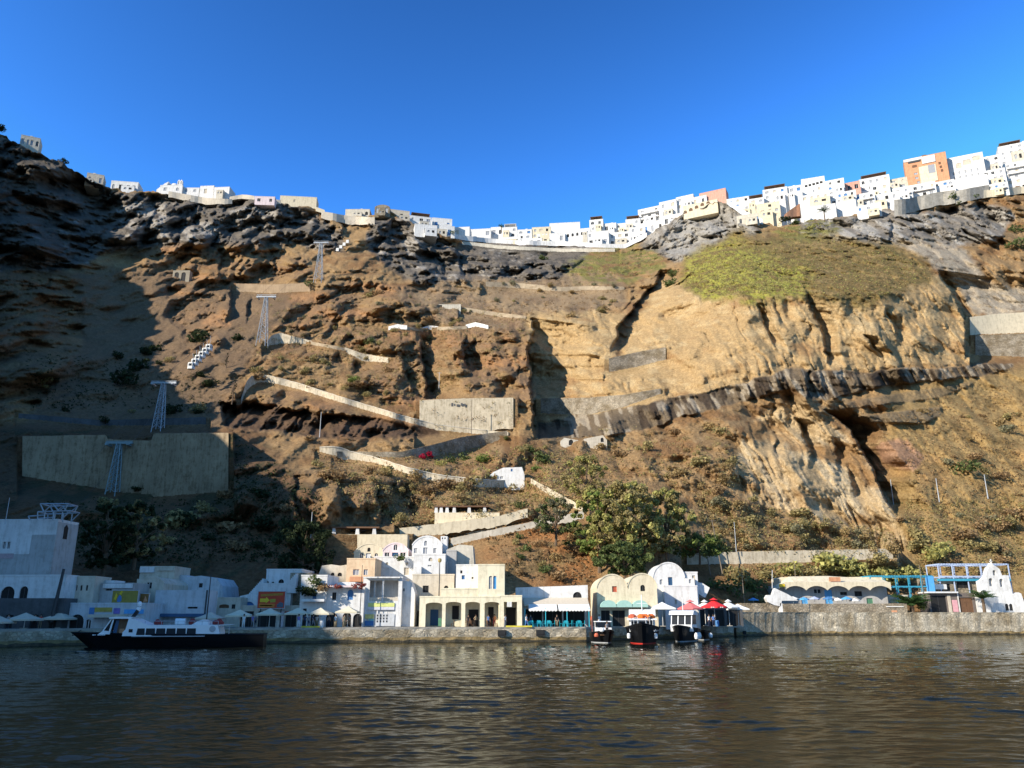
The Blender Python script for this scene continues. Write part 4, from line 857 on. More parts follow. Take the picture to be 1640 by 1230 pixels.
# blue steel frames
def frame_thing(name, label, u0, u1, vt, vb, Y, depth, m, nposts, beams=(), cat='pergola', slats=0):
    a, b = at(u0, vb, Y), at(u1, vt, Y); r = thing(name, a, label, cat); W, H = b.x-a.x, b.z-a.z
    for i in range(nposts):
        for y in (0, depth):
            k = MB(); x = W*i/(nposts-1); k.box(x-.09, x+.09, y-.09, y+.09, 0, H); k.build('post', m, r)
    k = MB()
    for z in (H,)+tuple(H*t_ for t_ in beams): k.box(-.12, W+.12, -.1, .1, z-.12, z+.12); k.box(-.12, W+.12, depth-.1, depth+.1, z-.12, z+.12)
    for i in range(nposts): x = W*i/(nposts-1); k.box(x-.08, x+.08, .1, depth-.1, H-.1, H+.1)
    k.build('beams', m, r)
    if slats:
        k = MB()
        for i in range(slats): x = W*(i+.5)/slats; k.box(x-.04, x+.04, -.3, depth+.3, H+.13, H+.2)
        k.build('slats', m, r)
    return r, W, H
r, W, H = frame_thing('steel_frame', 'turquoise blue steel frame with slim posts right of the beach bar', 1398, 1494, 923, 966, YB+1, 5, TEAL, 6, (.62,), slats=24)
k = MB(); k.box(W*.88, W*1.0, -.2, .2, H*.15, H); k.build('panel', SKYBLUE, r)
k = MB(); k.box(0, W*.7, 2.5, 2.7, 0, H*.32); k.build('back_wall', OLDWHITE, r)
r, W, H = frame_thing('rooftop_pergola', 'white topped blue pergola beside the white bell tower', 1508, 1614, 904, 950, YB+3, 5, mat('pale_blue_metal', (.42, .50, .66), .5, .1, 3), 6, (.58,), slats=26)
k = MB(); k.box(-.3, W, -.25, 5.3, H*.42, H*.5); k.build('deck', TEAL, r)
B = Bld('stone_hut', 'brown stone building under the pergola with a black window', 'building', 1490, 1620, 926, 982, YB+3.5, 0, sink=1)
B.blk(STONEW, 5, ops=[(1516,1524,935,945,'r','dark'),(1535,1556,930,942,'r','dark')], trim=False); B.box('ledge', WHITE, 1492, 1516, 936, 944, -.6, -.02)
B = Bld('kiosk', 'dark open kiosk with a flat white roof on the sea wall', 'kiosk', 1488, 1562, 950, 981, yr(1500)+8, 0, sink=.3)
B.blk(mat('brown_grey_wall', (.17, .14, .12), .9, .2, 1), 4.2, ops=[(1491,1516,954,981,'r','dark','opening'),(1537,1558,957,981,'r','brown','door')], trim=False)
B.box('roof', WHITE, 1486, 1534, 947.5, 950, -.8, 4); B.box('wall_panel', BEIGE, 1518, 1523, 953, 981, -.12, -.01); B.box('pink_board', mat('pink_board', (.66, .34, .36), .7, .1, 2), 1525, 1533, 961, 980, -.14, -.01); B.box('post', WHITE, 1534.5, 1536, 950, 981, -.15, 0)
# bell tower with its court wall
B = Bld('chapel', 'white chapel wall with a pierced bell gable on the sea wall', 'chapel', 1560, 1638, 901, 981, yr(1600)+7, 0, sink=.3)
B.blk(WHITE, 5, u0=1560, u1=1638, vt=950, part='court_wall', ops=[(1605,1610.5,967,978,'a','dark'),(1611.5,1617,967,978,'a','dark')], top=[(1560,952),(1578,950),(1590,955),(1600,952),(1618,953),(1630,949),(1634,951),(1638,975)], trim=False)
B.blk(WHITE, 1.4, u0=1572, u1=1622, vt=912, vb=955, y0=.4, ground=False, part='bell_gable', th=.9, trim=False, top=[(1572,931),(1578,928),(1584,922),(1588,912),(1590,909),(1595,905),(1597,901),(1599,905),(1605,909),(1608,912),(1610,922),(1615,921),(1620,921.5),(1622,944)],
      ops=[(1595.5,1601,912,921.5,'a','grey','bell_opening'),(1587,1594,926,939,'a','grey','bell_opening'),(1604,1610.5,927,940,'a','grey','bell_opening')])
k = MB(); k.box(B.X(1596.3), B.X(1597.7), .7, .85, B.Z(903), B.Z(895)); k.box(B.X(1594.8), B.X(1599.2), .7, .85, B.Z(899.3), B.Z(898)); k.build('cross', WHITE, B.root)
r = thing('market_stall', at(1421, 981, yr(1430)+5), 'low lilac and white stall with an orange cloth left of the palm', 'stall')
k = MB(); k.box(0, 3.2, 0, 1.2, 0, 1.1); k.build('counter', mat('lilac_cloth', (.50, .42, .70), .8, .2, 2), r); k = MB(); k.box(-.1, 3.4, -.2, 1.4, 1.1, 1.25); k.box(2.2, 3.1, .2, 1, 1.25, 1.6); k.build('top', WCANVAS, r); k = MB(); k.box(.9, 2.0, -.12, -.02, -.1, .42); k.build('cloth', ORANGE, r)
# ---------------------------------------------------------------- walls that follow the slope
def strip(name, label, cat, top, hgt, m, thick=1.6, off=.5, group=None, step=6, down=.35, cap=None):
    """a wall along a line on the hillside: stands just clear of the rock, runs back into it"""
    key = top if isinstance(top, str) else None
    if key: top = WALLS[key][0]
    U_ = [p[0] for p in top]; L_ = [0]
    for a, b in zip(top, top[1:]): L_.append(L_[-1]+math.hypot(b[0]-a[0], b[1]-a[1]))
    n = max(2, int(L_[-1]/step)); tt = np.linspace(0, L_[-1], n+1)
    uu_ = np.interp(tt, L_, U_); vv_ = np.interp(tt, L_, [p[1] for p in top])
    hh = np.interp(tt, L_, [p[2] if len(p) > 2 else hgt for p in top])
    if key: ys = np.interp(uu_, *WALLY[key])
    else:
        ys = np.array([min(terr(u, v+h*f) for f in (0, .35, .7, 1)) for u, v, h in zip(uu_, vv_, hh)])-off
        ys = np.array([min(ys[max(0, i-1):i+2]) for i in range(len(ys))]); ys = np.convolve(np.pad(ys, 1, 'edge'), [.25, .5, .25], 'valid')-.2
    mb = MB(); A, Bq, Cq, D = [], [], [], []; rs_ = random.Random(int(top[0][0]))
    for u, v, h, y in zip(uu_, vv_, hh, ys):
        p = at(u, v, y); q = at(u, v+h, y); A.append((q.x, y, q.z-down-rs_.uniform(0, .5))); Bq.append((p.x, y, p.z+rs_.uniform(-.07, .07))); Cq.append((p.x*(y+thick)/y, y+thick, p.z)); D.append((p.x*(y+thick)/y, y+thick, q.z-down))
    for i in range(n):
        mb.face([A[i], A[i+1], Bq[i+1], Bq[i]]); mb.face([Bq[i], Bq[i+1], Cq[i+1], Cq[i]]); mb.face([Cq[i], Cq[i+1], D[i+1], D[i]])
    mb.face([A[0], Bq[0], Cq[0], D[0]]); mb.face([A[-1], D[-1], Cq[-1], Bq[-1]])
    o = tag(mb.build(name, m), label, cat, group)
    if cap:
        k = MB()
        for i in range(n):
            a, b = Vector(Bq[i]), Vector(Bq[i+1]); c, d = Vector(Cq[i+1]), Vector(Cq[i]); e = Vector((0, -.12, .0)); t = Vector((0, 0, .25)); l = Vector((0, 0, .02))
            k.face([a+e+l, b+e+l, b+e+t, a+e+t]); k.face([a+e+t, b+e+t, c+t, d+t])
        k.build('coping', cap, o)
    return o
BOARD = mat('board_marked_concrete', (.38, .285, .175), .92, .3, .18, .5, bscale=1.0, streak=1.0)
TANW = mat('tan_path_wall', (.42, .33, .22), .9, .25, .4, .3)
PATHW = mat('path_limewash', (.56, .48, .35), .9, .25, .4, .3, streak=.9)
for nm, lab, cat, key, m, th, cap in [
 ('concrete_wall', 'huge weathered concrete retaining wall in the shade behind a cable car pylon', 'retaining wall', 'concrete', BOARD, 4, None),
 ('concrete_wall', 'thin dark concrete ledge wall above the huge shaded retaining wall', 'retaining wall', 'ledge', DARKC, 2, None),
 ('retaining_wall', 'cream retaining wall with dark graffiti specks under the orange gully', 'retaining wall', 'graffiti', mat('stained_cream_wall', (.62, .52, .36), .92, .22, .25, .3, streak=.9), 2, None),
 ('path_wall', 'cream stepped path parapet bending round its left hairpin in the middle of the slope', 'wall', 'hairpin', PATHW, 1.2, OLDWHITE),
 ('path_wall', 'grey stone path wall climbing right from the hairpin by the red flowers', 'wall', 'redpath', STONEW, 1.5, None),
 ('path_wall', 'pale stone path parapet from the low hairpin down to the white chapel', 'wall', 'lowpath', PATHW, 1.2, OLDWHITE),
 ('path_wall', 'short whitewashed curved wall on the bend under the third pylon', 'wall', 'bend', PATHW, 1.2, None),
 ('path_wall', 'short sloping whitewashed wall right of the bushes mid slope', 'wall', 'sloping', PATHW, 1.2, None),
 ('path_wall', 'small white capped wall above the dark gully, left one of three', 'wall', 'cap1', WHITE, 2, None),
 ('path_wall', 'small white capped wall above the dark gully, middle of three', 'wall', 'cap2', WHITE, 2, None),
 ('path_wall', 'small white capped wall above the dark gully, right one of three', 'wall', 'cap3', WHITE, 2, None),
 ('path_wall', 'tan road wall beside the fourth cable car pylon', 'wall', 'tan', mat('tan_wall', (.38, .27, .165), .9, .2, .3, .3), 2, None),
 ('path_wall', 'pale path wall high on the slope below the town, upper level', 'wall', 'upper', TANW, 1.5, None),
 ('path_wall', 'pale rough path wall high on the slope below the town, lower level', 'wall', 'lower', TANW, 1.5, None),
 ('path_wall', 'thin pale path wall just under the white houses of the rim centre', 'wall', 'rimpath', OLDWHITE, 1.5, None),
 ('masonry_wall', 'weathered grey brown block wall across the slope above the lava band', 'wall', 'masonry', STONEW, 2.2, None),
 ('masonry_wall', 'shorter grey block wall tilted under the tan cliff', 'wall', 'masonry2', STONEW, 2.2, None),
 ('road_wall', 'smooth cream road wall at the right edge under the pale scree', 'wall', 'road', CREAM, 2.5, None),
 ('road_wall', 'dark stone wall at the right edge below the cream road wall', 'wall', 'road2', STONEW, 2.5, None),
 ('retaining_wall', 'pale long retaining wall on the slope above the white domed house', 'retaining wall', 'long', PATHW, 2, None),
 ('retaining_wall', 'cream sloping terrace wall rising right below the pillared pergola', 'retaining wall', 'creamterrace', CREAM, 2, None),
 ('ramp_wall', 'broad whitewashed ramp wall climbing right behind the gabled houses', 'wall', 'ramp', OLDWHITE, 2, None),
 ('path_wall', 'thin tan path edge between the curved bend wall and the short sloping wall', 'wall', 'link1', TANW, 1, None),
 ('path_wall', 'thin tan path edge between the left and middle white capped walls', 'wall', 'link2', TANW, 1, None),
 ('path_wall', 'thin tan path edge between the middle and right white capped walls', 'wall', 'link3', TANW, 1, None),
 ('path_wall', 'short path wall joining the two path arms under the graffiti wall', 'wall', 'link4', PATHW, 1, None),
 ('path_wall', 'short path wall joining the white chapel to the dropping path', 'wall', 'link5', PATHW, 1, None),
 ('ramp_wall', 'pale path wall dropping left through the bushes to the big tree', 'wall', 'dropping', PATHW, 1.6, None)]:
    strip(nm, lab, cat, key, 0, m, th, cap=cap, step=5)
strip('rim_wall', 'cream stone terrace walls on the rim left of the round ruin', 'wall', [(270,306,8),(330,317,9),(372,319,6)], 12, BEIGE, 3, .4)
for lab, us_r, m, h_ in [('low beige parapet along the rim right of the cube houses', (368, 390, 408), BEIGE, 5), ('low beige parapet along the rim left of the long cream block', (438, 450), BEIGE, 5), ('low cream parapet along the rim right of the long cream block', (506, 520), CREAM, 5), ('long low white parapet closing the gaps between the houses of the rim saddle', (722, 760, 800, 840, 880, 920, 960, 1000, 1036), WHITE, 6), ('low white parapet along the rim right of the salmon block', (1164, 1190, 1222), WHITE, 7)]:
    strip('rim_wall', lab, 'wall', [(u, ridge_v(u)-h_+1, h_) for u in us_r], h_, m, 2, .4)
strip('rim_wall', 'stacked cream terrace wall on the rim behind the upper pylon', 'wall', [(515,338,10),(560,346,12),(600,348,10)], 14, BEIGE, 3, .4)
k = MB(); gy = float(np.interp(725, *WALLY['graffiti']))-.03
for i, (a, b) in enumerate([(708,711),(712,716),(717,719),(721,726),(727,729),(731,736),(738,741),(743,746)]):
    p_, q_ = at(a, 650+(i % 2), gy), at(b, 645.5+(i % 3), gy); k.box(p_.x, q_.x, gy, gy+.02, p_.z, q_.z)
go = k.build('graffiti', DARKC, bpy.data.objects['retaining_wall']); tag(go, kind='stuff')
# two pillared pergolas above the gabled houses
def pergola(label, u0, u1, vt, vr, vb, us_, Y, m, depth=3.2, tilt=0):
    a = at(u0, vb, Y); b = at(u1, vb, Y); r = thing('pillared_pergola', (a.x, Y, a.z-2.5), label, 'pergola'); W = b.x-a.x; q = px(Y, vb); H = (vb-vr)*q+2.5; T = (vb-vt)*q+2.5
    k = MB(); k.box(0, W, 0, depth, 0, H); k.build('terrace', m, r)
    for u in us_:
        x = (u-u0)*q; k = MB(); k.prism([(x-.42, H), (x+.42, H), (x+.27, T-.01), (x-.27, T-.01)], .1, .7); k.build('pillar', WHITE, r)
    k = MB(); k.box(-.2, (us_[-1]-u0)*q+1.0, -.1, depth+1, T, T+.28); k.build('roof', BROWNW, r)
    k = MB(); k.box(.2, (us_[-1]-u0)*q+.6, depth-.1, depth+.3, H, T-.02); k.build('back_wall', DARKC, r)
    return r
pergola('long cream terrace with dark pergola roof above the peach house', 530, 652, 846, 856, 874, [533, 571, 598], float(np.interp(590, *WALLY['pergola1']))-.3, CREAM)
pergola('cream terrace with a row of white pillars under a dark roof, on the slope', 696, 800, 812, 821, 836, [698, 706, 715.5, 727, 751, 776], float(np.interp(750, *WALLY['pergola2']))-.3, CREAM)
B = Bld('white_chapel', 'small tumbled white building beside the path above the pergolas', 'building', 775, 840, 750, 772, terr(805, 768)-2, 0, sink=2)
B.blk(WHITE, 4, top=[(775,770),(790,756),(806,749),(836,748),(840,760)], ops=[(818,821,751,755,'r','blue'),(801,806,763,767,'r','grey')], trim=False)
B = Bld('rock_dwelling', 'small whitewashed cave dwelling under the lava band, left one', 'house', 898, 926, 700, 713, terr(912, 708)-1.5, 0, sink=2)
B.blk(OLDWHITE, 4, top=[(898,706),(904,701),(914,703),(926,705)], ops=[(911,918,704,713,'a','dark')], trim=False)
B = Bld('rock_dwelling', 'small beige cave dwelling under the lava band, right one with a tiny white arch', 'house', 935, 972, 700, 711, terr(950, 708)-1.5, 0, sink=2)
B.blk(BEIGE, 4, top=[(935,703),(950,700),(966,697),(972,705)], ops=[(962,967,701,708,'a','dark')], trim=False)
B = Bld('cave_house', 'pale twin arch cave front in the dark rocks left of the upper pylon', 'house', 276, 303, 433, 457, terr(292, 448)-1.5, 0, sink=3)
B.blk(mat('dull_cave_plaster', (.34, .29, .21), .9, .2, .5), 3, ops=[(279,286,436,457,'a','dark'),(290,297,436,457,'a','dark')], trim=False)
B = Bld('white_hut', 'low white hut on the brown slope below the rim houses', 'hut', 701, 738, 488, 497, terr(720, 494)-1.0, 0, sink=2)
B.blk(OLDWHITE, 4, ops=[(704,708,488,493,'r','dark')])

# ---------------------------------------------------------------- the town along the rim
rh = random.Random(11)
def rim_house(label, u0, u1, vt, vb, m=WHITE, yaw=0, n=None, floors=None, name='rim_house', balcony=False, terrace=False, dark=.45, back=0, wfill=None, rise=0, depth=8, arch=False, ops=None, cat='house'):
    uc = (u0+u1)/2; rv = max(ridge_v(u) for u in (u0, uc, u1)); sink = 2.2
    if vb > rv+1: Y = min(terr(uc, vb), terr(u0, vb), terr(u1, vb), terr(uc, (vb+max(vt, rv))/2))-1.2; sink = 1.2
    else: Yr = max(terr(u, ridge_v(u)+d) for u in (u0, (u0+uc)/2, uc, (u1+uc)/2, u1) for d in (1, 3)); Y = Yr+.6+(rv-vb)*px(Yr, rv)*1.2; sink = 2.2+max(0, rv-vb)*px(Yr, rv)*1.15
    if yaw: Y += max(0, (slope(u1, vb)[0]-slope(u0, vb)[0])*Y*math.tan(rad(-yaw)))*(.6 if vb > rv+1 else 1)
    Y += back
    Bq = Bld(name, label, cat, u0, u1, vt, vb, Y, yaw, 'white town houses along the rim', sink=sink)
    Bq.root.location.y -= 0
    h = Bq.h; w = Bq.w; O = list(ops or [])
    if ops is None:
        nf = floors or max(1, int(h/3.1)); nc = n or max(1, int(w/3.4))
        for f in range(nf):
            vlo = vb-(vb-vt)*(f+.22)/nf; vhi = vb-(vb-vt)*(f+.22+.48)/nf
            for c in range(nc):
                if rh.random() < .16: continue
                cu = u0+(u1-u0)*(c+.5+rh.uniform(-.12, .12))/nc; wu = min((u1-u0)/nc*.55, 1.9/px(Y, vt))*rh.uniform(.7, 1.15)
                fill = wfill or rh.choice(['grey', 'grey', 'beige', 'grey', 'glass', 'blue'] if rh.random() > dark*.6 else ['dark', 'glass', 'grey'])
                O.append((cu-wu/2, cu+wu/2, vhi, vlo, 'a' if arch or rh.random() < .25 else 'r', fill, 'window'))
    Bq.blk(m, depth, ops=O, rise=rise, th=.35)
    if ops is None and h > 4.5 and (sink < 5 or (Y-2.6 > Yr and (rv-vb)*px(Yr, rv) > 3)) and rh.random() < .8:      # a lower room or terrace in front
        f0 = rh.choice([0, .3, .45]); f1 = f0+rh.uniform(.4, .55); vm_ = vb-(vb-vt)*rh.uniform(.32, .52); ua_, ub_ = u0+(u1-u0)*f0, u0+(u1-u0)*min(1, f1); uw = (ub_-ua_)
        Bq.blk(rh.choice([WHITE, WHITE, OLDWHITE, CREAM]) if m is WHITE else m, 2.6, ua_, ub_, vm_, vb, y0=-2.4, part='front_room', ops=[(ua_+uw*.2, ua_+uw*.42, vm_+(vb-vm_)*.3, vb-(vb-vm_)*.25, 'a', 'grey', 'window'), (ua_+uw*.58, ua_+uw*.8, vm_+(vb-vm_)*.3, vb-(vb-vm_)*.25, 'r', 'dark', 'window')], th=.35)
    if ops is None and rh.random() < .55:                  # stair hut or chimney on the roof
        k = MB(); z = Bq.Z(vt); xa = w*rh.uniform(.1, .6); wd = rh.uniform(.8, 2.6); k.box(xa, xa+wd, 2.5, 4.5, z, z+rh.uniform(.8, 1.8)); k.build('roof_hut', m, Bq.root)
    if ops is None and w > 4.5 and rh.random() < .16:      # a small plastered dome
        k = MB(); rd = min(2.0, w*.28); k.lathe([(.001, rd*.95), (rd*.45, rd*.85), (rd*.8, rd*.55), (rd*.98, .15), (rd, -.3)], 14, (w*rh.uniform(.35, .65), 3.2, Bq.Z(vt)+.1)); k.build('dome', m, Bq.root, True)
    if balcony:
        for f in range(1, max(2, int(h/3.1))):
            v = vb-(vb-vt)*f/max(2, int(h/3.1)); Bq.box('balcony', WHITE, u0+(u1-u0)*.12, u1-(u1-u0)*.1, v-1.4, v+1.0, -1.3, -.02)
    if terrace:
        k = MB(); z = Bq.Z(vt); x0, x1 = w*.1, w*.9
        for x in (x0, x1):
            for y in (.5, 4): k.box(x-.12, x+.12, y-.12, y+.12, z, z+2.2)
        k.box(x0-.3, x1+.3, .2, 4.4, z+2.2, z+2.4); k.build('roof_pergola', BROWNW if terrace == 2 else WHITE, Bq.root)
    return Bq
R = rim_house
# left headland
R('grey white house with dark windows high on the left rim beside the lone tree', 32, 64, 219, 236, OLDWHITE, 24, 4, 1, dark=1)
R('low house with a reddish roof edge on the left rim', 138, 166, 279, 296, BEIGE, 20, 3, 1)
R('long low white house with dark openings on the left rim', 177, 221, 291, 308, WHITE, 8, 4, 1, dark=1)
Bq = R('white domed church with a bell gable on the left rim', 256, 292, 297, 308, WHITE, 0, 2, 1, name='church', cat='church')
k = MB(); k.lathe([(0.001, 3.2), (1.4, 2.9), (2.4, 1.9), (2.8, .8), (2.8, -.5)], 20, (Bq.X(274), 4, Bq.Z(297))); k.build('dome', WHITE, Bq.root, True)
Bq.blk(WHITE, 1.2, 283, 291, 287, 297, ground=False, part='bell_gable', top=[(283,290),(285,287.5),(287,290),(289,287.5),(291,290)], ops=[(284,286,290,295,'a','grey','bell_opening'),(288,290,290,295,'a','grey','bell_opening')], trim=False)
k = MB(); k.prism([(Bq.X(250), 0), (Bq.X(256.5), 0), (Bq.X(268), Bq.Z(290)), (Bq.X(262), Bq.Z(293)), (Bq.X(250), Bq.Z(303))], .5, 5); k.build('buttress', WHITE, Bq.root)
R('low white wall house joining the church to the cube houses', 293, 319, 301, 309, WHITE, 0, 2, 1)
R('white cube house right of the church, first of two', 320, 342, 298, 313, WHITE, -4, 1, 1)
R('white cube house right of the church, second of two', 342.5, 367, 300, 315, WHITE, -4, 1, 1)
R('low pinkish house alone on the rim between the cube houses and the long block', 408, 440, 315, 325, PINK, 4, 2, 1)
R('long plain cream block on the rim above the dark crags', 448, 507, 315, 332, CREAM, 6, 1, 1, ops=[(470,473,320,324,'r','beige','window')])
R('low flat pale roofed house behind the stacked terrace walls', 553, 592, 335.5, 347, OLDWHITE, 0, 4, 1, dark=1)
Bq = R('round grey stone ruin on its knoll at the rim', 600, 624, 328, 345, STONEW, 0, 2, 1, name='ruin', cat='ruin', rise=.35, depth=7)
R('long sloping house with a dark veranda right of the stone ruin', 624, 656, 337, 354, BEIGE, 14, 4, 1, dark=1)
R('white house with a planted roof terrace right of the veranda house', 656, 691, 347, 366, WHITE, 14, 3, 2, terrace=2)
R('white house under the planted roof terrace, lower row', 664, 700, 360, 377, WHITE, 12, 3, 1)
R('plain white house at the dip of the rim, left one of two', 692, 724, 350, 370, WHITE, 10, 2, 1)
R('plain white house at the dip of the rim, lower right of two', 700, 728, 362, 380, WHITE, 10, 2, 1)
# the low middle of the rim: each house is told by how it looks and where it stands
PL = [  # u0,u1,vt,vb,style,what
 (728,752,364,378,'', 'low white house in the saddle of the rim next to a dark bush'),
 (752,786,367,380,'', 'long low white house in the saddle of the rim with a tall chimney palm behind'),
 (786,806,364,378,'', 'narrow white house in the saddle of the rim, left of the pale blocks'),
 (806,828,364,380,'t','white house with a light roof frame in the saddle of the rim'),
 (828,852,368,383,'', 'low white house just right of the roof frame house'),
 (852,882,364,381,'c','pale cream house in the middle of the rim with flat wide front'),
 (880,929,357,374,'b','big plain white block topping the middle of the rim'),
 (860,905,374,389,'', 'long white house with a dark ribbon of windows under the big white block'),
 (905,940,370,387,'a','white house with four round dark windows right of the ribbon windows'),
 (928,946,366,380,'', 'small white house tucked beside the round windows house'),
 (944,966,352,370,'t','tall white house with a brown roof frame in the middle of the rim'),
 (966,987,358,372,'', 'white house with a blue shade right of the brown roof frame'),
 (985,1006,358,374,'', 'plain white cube just left of the tiered hotel'),
 (1002,1026,351,368,'t','white house with a grey roof frame left of the tiered hotel'),
 (940,975,371,391,'', 'lower white house of many small windows below the blue shade'),
 (975,1010,372,392,'', 'lower broad white house below the plain white cube'),
 (1008,1034,364,390,'', 'lower white house against the yellow bushes of the pale crag'),
 (800,834,380,391,'', 'half sunk white house above the thin path wall, left one'),
 (836,868,382,392,'', 'half sunk white house above the thin path wall, right one')]
for (u0, u1, a, b, st, lab) in PL:
    R(lab, u0, u1, a, b, CREAM if st == 'c' else WHITE, -6 if u0 < 900 else -12, terrace=(2 if st == 't' and u0 > 940 else 1 if st == 't' else False), ops=([] if st == 'b' else [(908+i*7.5, 911.5+i*7.5, 373.5-i*.4, 378.5-i*.4, 'a', 'dark', 'window') for i in range(4)] if st == 'a' else None))
# the tiered hotel and the pink roofed block over the pale crag
R('tiered white hotel with three dark balcony rows at the left of the pale crag', 1022, 1058, 333, 358, WHITE, -26, 3, 3, balcony=True, dark=1)
R('plain white gable block right of the tiered hotel', 1056, 1084, 322, 347, WHITE, -26, 2, 2, dark=0)
R('white house with an orange and blue loggia on the pale crag', 1083, 1111, 314, 334, WHITE, -26, 2, 2)
R('small white house tucked behind the pink block', 1108, 1132, 315, 328, WHITE, -24, 2, 1)
R('salmon pink block with a blank front on top of the pale crag', 1120, 1163, 306, 323, SALMON, -26, ops=[])
R('long white arcade wall under the pink block with small round arches', 1094, 1150, 325, 343, CREAM, -26, ops=[(1094+i*9.5, 1100+i*9.5, 332-i*2.1, 337-i*2.1, 'a', 'brown', 'window') for i in range(5)])
R('white house stepping down left under the tiered hotel', 1020, 1062, 356, 376, WHITE, -24, 4, 1)
R('white house under the gable block with faint windows', 1060, 1096, 344, 360, WHITE, -24, 3, 1, dark=0)
# right of the crag
PR = [
 (1164,1200,317,333,'', 'wide white house right of the pink block with a flat roof'),
 (1199,1224,318,334,'p','white house with a brown roof edge right of the wide flat one'),
 (1165,1204,330,347,'', 'plain white lower house in the notch right of the pale crag'),
 (1180,1216,344,360,'s','half shaded white house low in the notch right of the pale crag'),
 (1203,1250,326,350,'w','broad cream washed house above the green hollow'),
 (1222,1262,302,326,'t','long white house with a brown verandah roof on the skyline'),
 (1262,1285,298,319,'', 'narrow white house between the verandah roof and the tall block'),
 (1284,1322,285,311,'r','tall white block with one row of dark windows under its roof'),
 (1322,1353,288,312,'', 'white cube house with a single square window right of the tall block'),
 (1352,1378,292,306,'o','small red orange house between white ones on the skyline'),
 (1376,1426,284,304,'t','white house with a long grey verandah roof left of the orange block'),
 (1394,1426,295,314,'', 'white house with a square window bay under the grey verandah'),
 (1270,1330,312,330,'', 'long white middle row house with a row of grey openings'),
 (1328,1372,308,325,'', 'white middle row house with a dark slit window'),
 (1282,1340,330,356,'k','big blank whitewashed terrace wall behind the round topped palm'),
 (1340,1372,322,344,'k','smaller blank white terrace wall right of the palm'),
 (1368,1402,310,330,'', 'white house with a dark strip window in the middle row'),
 (1372,1412,328,346,'', 'long low white house over the grey crag with two dark caves'),
 (1400,1442,310,333,'', 'white house with arched doorway above the grey concrete wall'),
 (1424,1454,286,302,'c','pale low house with a beige side left of the orange block'),
 (1430,1462,300,322,'', 'white house below the beige sided one'),
 (1458,1500,294,316,'', 'bright white house directly under the orange block'),
 (1496,1530,290,306,'', 'white house with a pink awning under the right side of the orange block'),
 (1519,1578,249,289,'l','large white hotel with arched loggias on its top floor right of the orange block'),
 (1526,1584,284,306,'k','broad blank white terrace under the arched loggia hotel'),
 (1577,1602,250,276,'', 'white house with a reddish roof terrace right of the loggia hotel'),
 (1600,1642,232,262,'t','top white house with a dark verandah at the right edge'),
 (1640,1690,222,262,'', 'white house partly cut off by the right edge of the view'),
 (1574,1612,272,298,'', 'white house of many small windows below the reddish roof terrace'),
 (1608,1648,260,286,'', 'white house with balconies below the top verandah house'),
 (1580,1616,294,312,'', 'lowest white house with a stair on its left at the right of the rim'),
 (1612,1655,284,305,'', 'lowest white house at the right edge above the golden slope')]
for (u0, u1, a, b, st, lab) in PR:
    ops = None
    if st == 'k': ops = []
    if st == 'r': ops = [(u0+5+i*6.2, u0+9.4+i*6.2, 294.5-i*.6, 298-i*.6, 'r', 'dark', 'window') for i in range(5)]+[(1301,1304,304,308,'r','grey','window'),(1310,1313,301,305,'r','beige','window')]
    if st == 'l': ops = [(1532,1541,259,267,'c','beige','loggia'),(1544,1557,256,264,'c','beige','loggia'),(1560,1574,253,260,'c','beige','loggia')]+[(1524+i*10, 1527.5+i*10, 272-j*-8, 276.5-j*-8, 'r', 'grey', 'window') for i in range(5) for j in range(2)]
    R(lab, u0, u1, a, b, {'o': SALMON, 'c': BEIGE, 'w': CREAM, 's': OLDWHITE}.get(st, WHITE), -19 if u0 < 1300 else -24, terrace={'t': 2, 'p': 2}.get(st, False), ops=ops, balcony=(st == '' and rh.random() < .35), dark=.35)
Bq = R('tall orange and white block with a round window bay, tallest on the right rim', 1449, 1519, 250, 294, ORANGE, -25, name='orange_block', cat='building',
  ops=[(1462,1470,261,265,'r','brown','window'),(1463,1469,273,276.5,'r','grey','window'),(1464,1469,280,283.5,'r','grey','window'),(1466,1471,287,291,'r','grey','window'),(1482,1488,257,261,'c','brown','window'),(1492,1498,254,258,'c','brown','window'),(1505,1509,264,268,'r','brown','window'),(1506,1510,270,274,'r','brown','window'),(1507,1511,276,280,'r','brown','window'),(1474,1478,275,279,'r','grey','window'),(1475,1479,283,287,'r','grey','window')])
Bq.box('white_bay', WHITE, 1479, 1501, 251, 262, -.4, -.02); Bq.box('white_bay', CREAM, 1472, 1500, 266, 292, -.35, -.02); Bq.box('round_window', GREYWIN, 1487, 1498, 266, 279, -.42, -.36); Bq.box('roof_band', WHITE, 1449, 1480, 250, 254, -.3, -.02); Bq.box('roof_frame', DARKM, 1456, 1477, 254.2, 257, -.25, -.02)
k = MB(); k.lathe([(.001, 2.0), (2.2, 1.5), (3.0, .1)], 16, (Bq.X(1484), 3.5, Bq.Z(250))); k.build('roof_dome', BROWNW, Bq.root)
for lab, top, m in [('grey concrete rim wall with a dark drain hole below the orange block', [(1432,320,26),(1455,318,22),(1500,308,20),(1530,304,20)], CONC), ('grey concrete rim wall with a square hole right of the drain wall', [(1530,306,20),(1560,300,18),(1584,296,18)], CONC), ('orange painted triangular wall above the green hollow', [(1256,344,4),(1268,334,12),(1281,326,18)], ORANGE)]:
    strip('rim_wall', lab, 'wall', top, 20, m, 3, .5)
strip('rim_wall', 'long cream terrace wall under the right hand houses above the golden slope', 'wall', [(1500,312,10),(1560,305,12),(1600,303,10),(1660,296,10)], 10, CREAM, 3, .5)

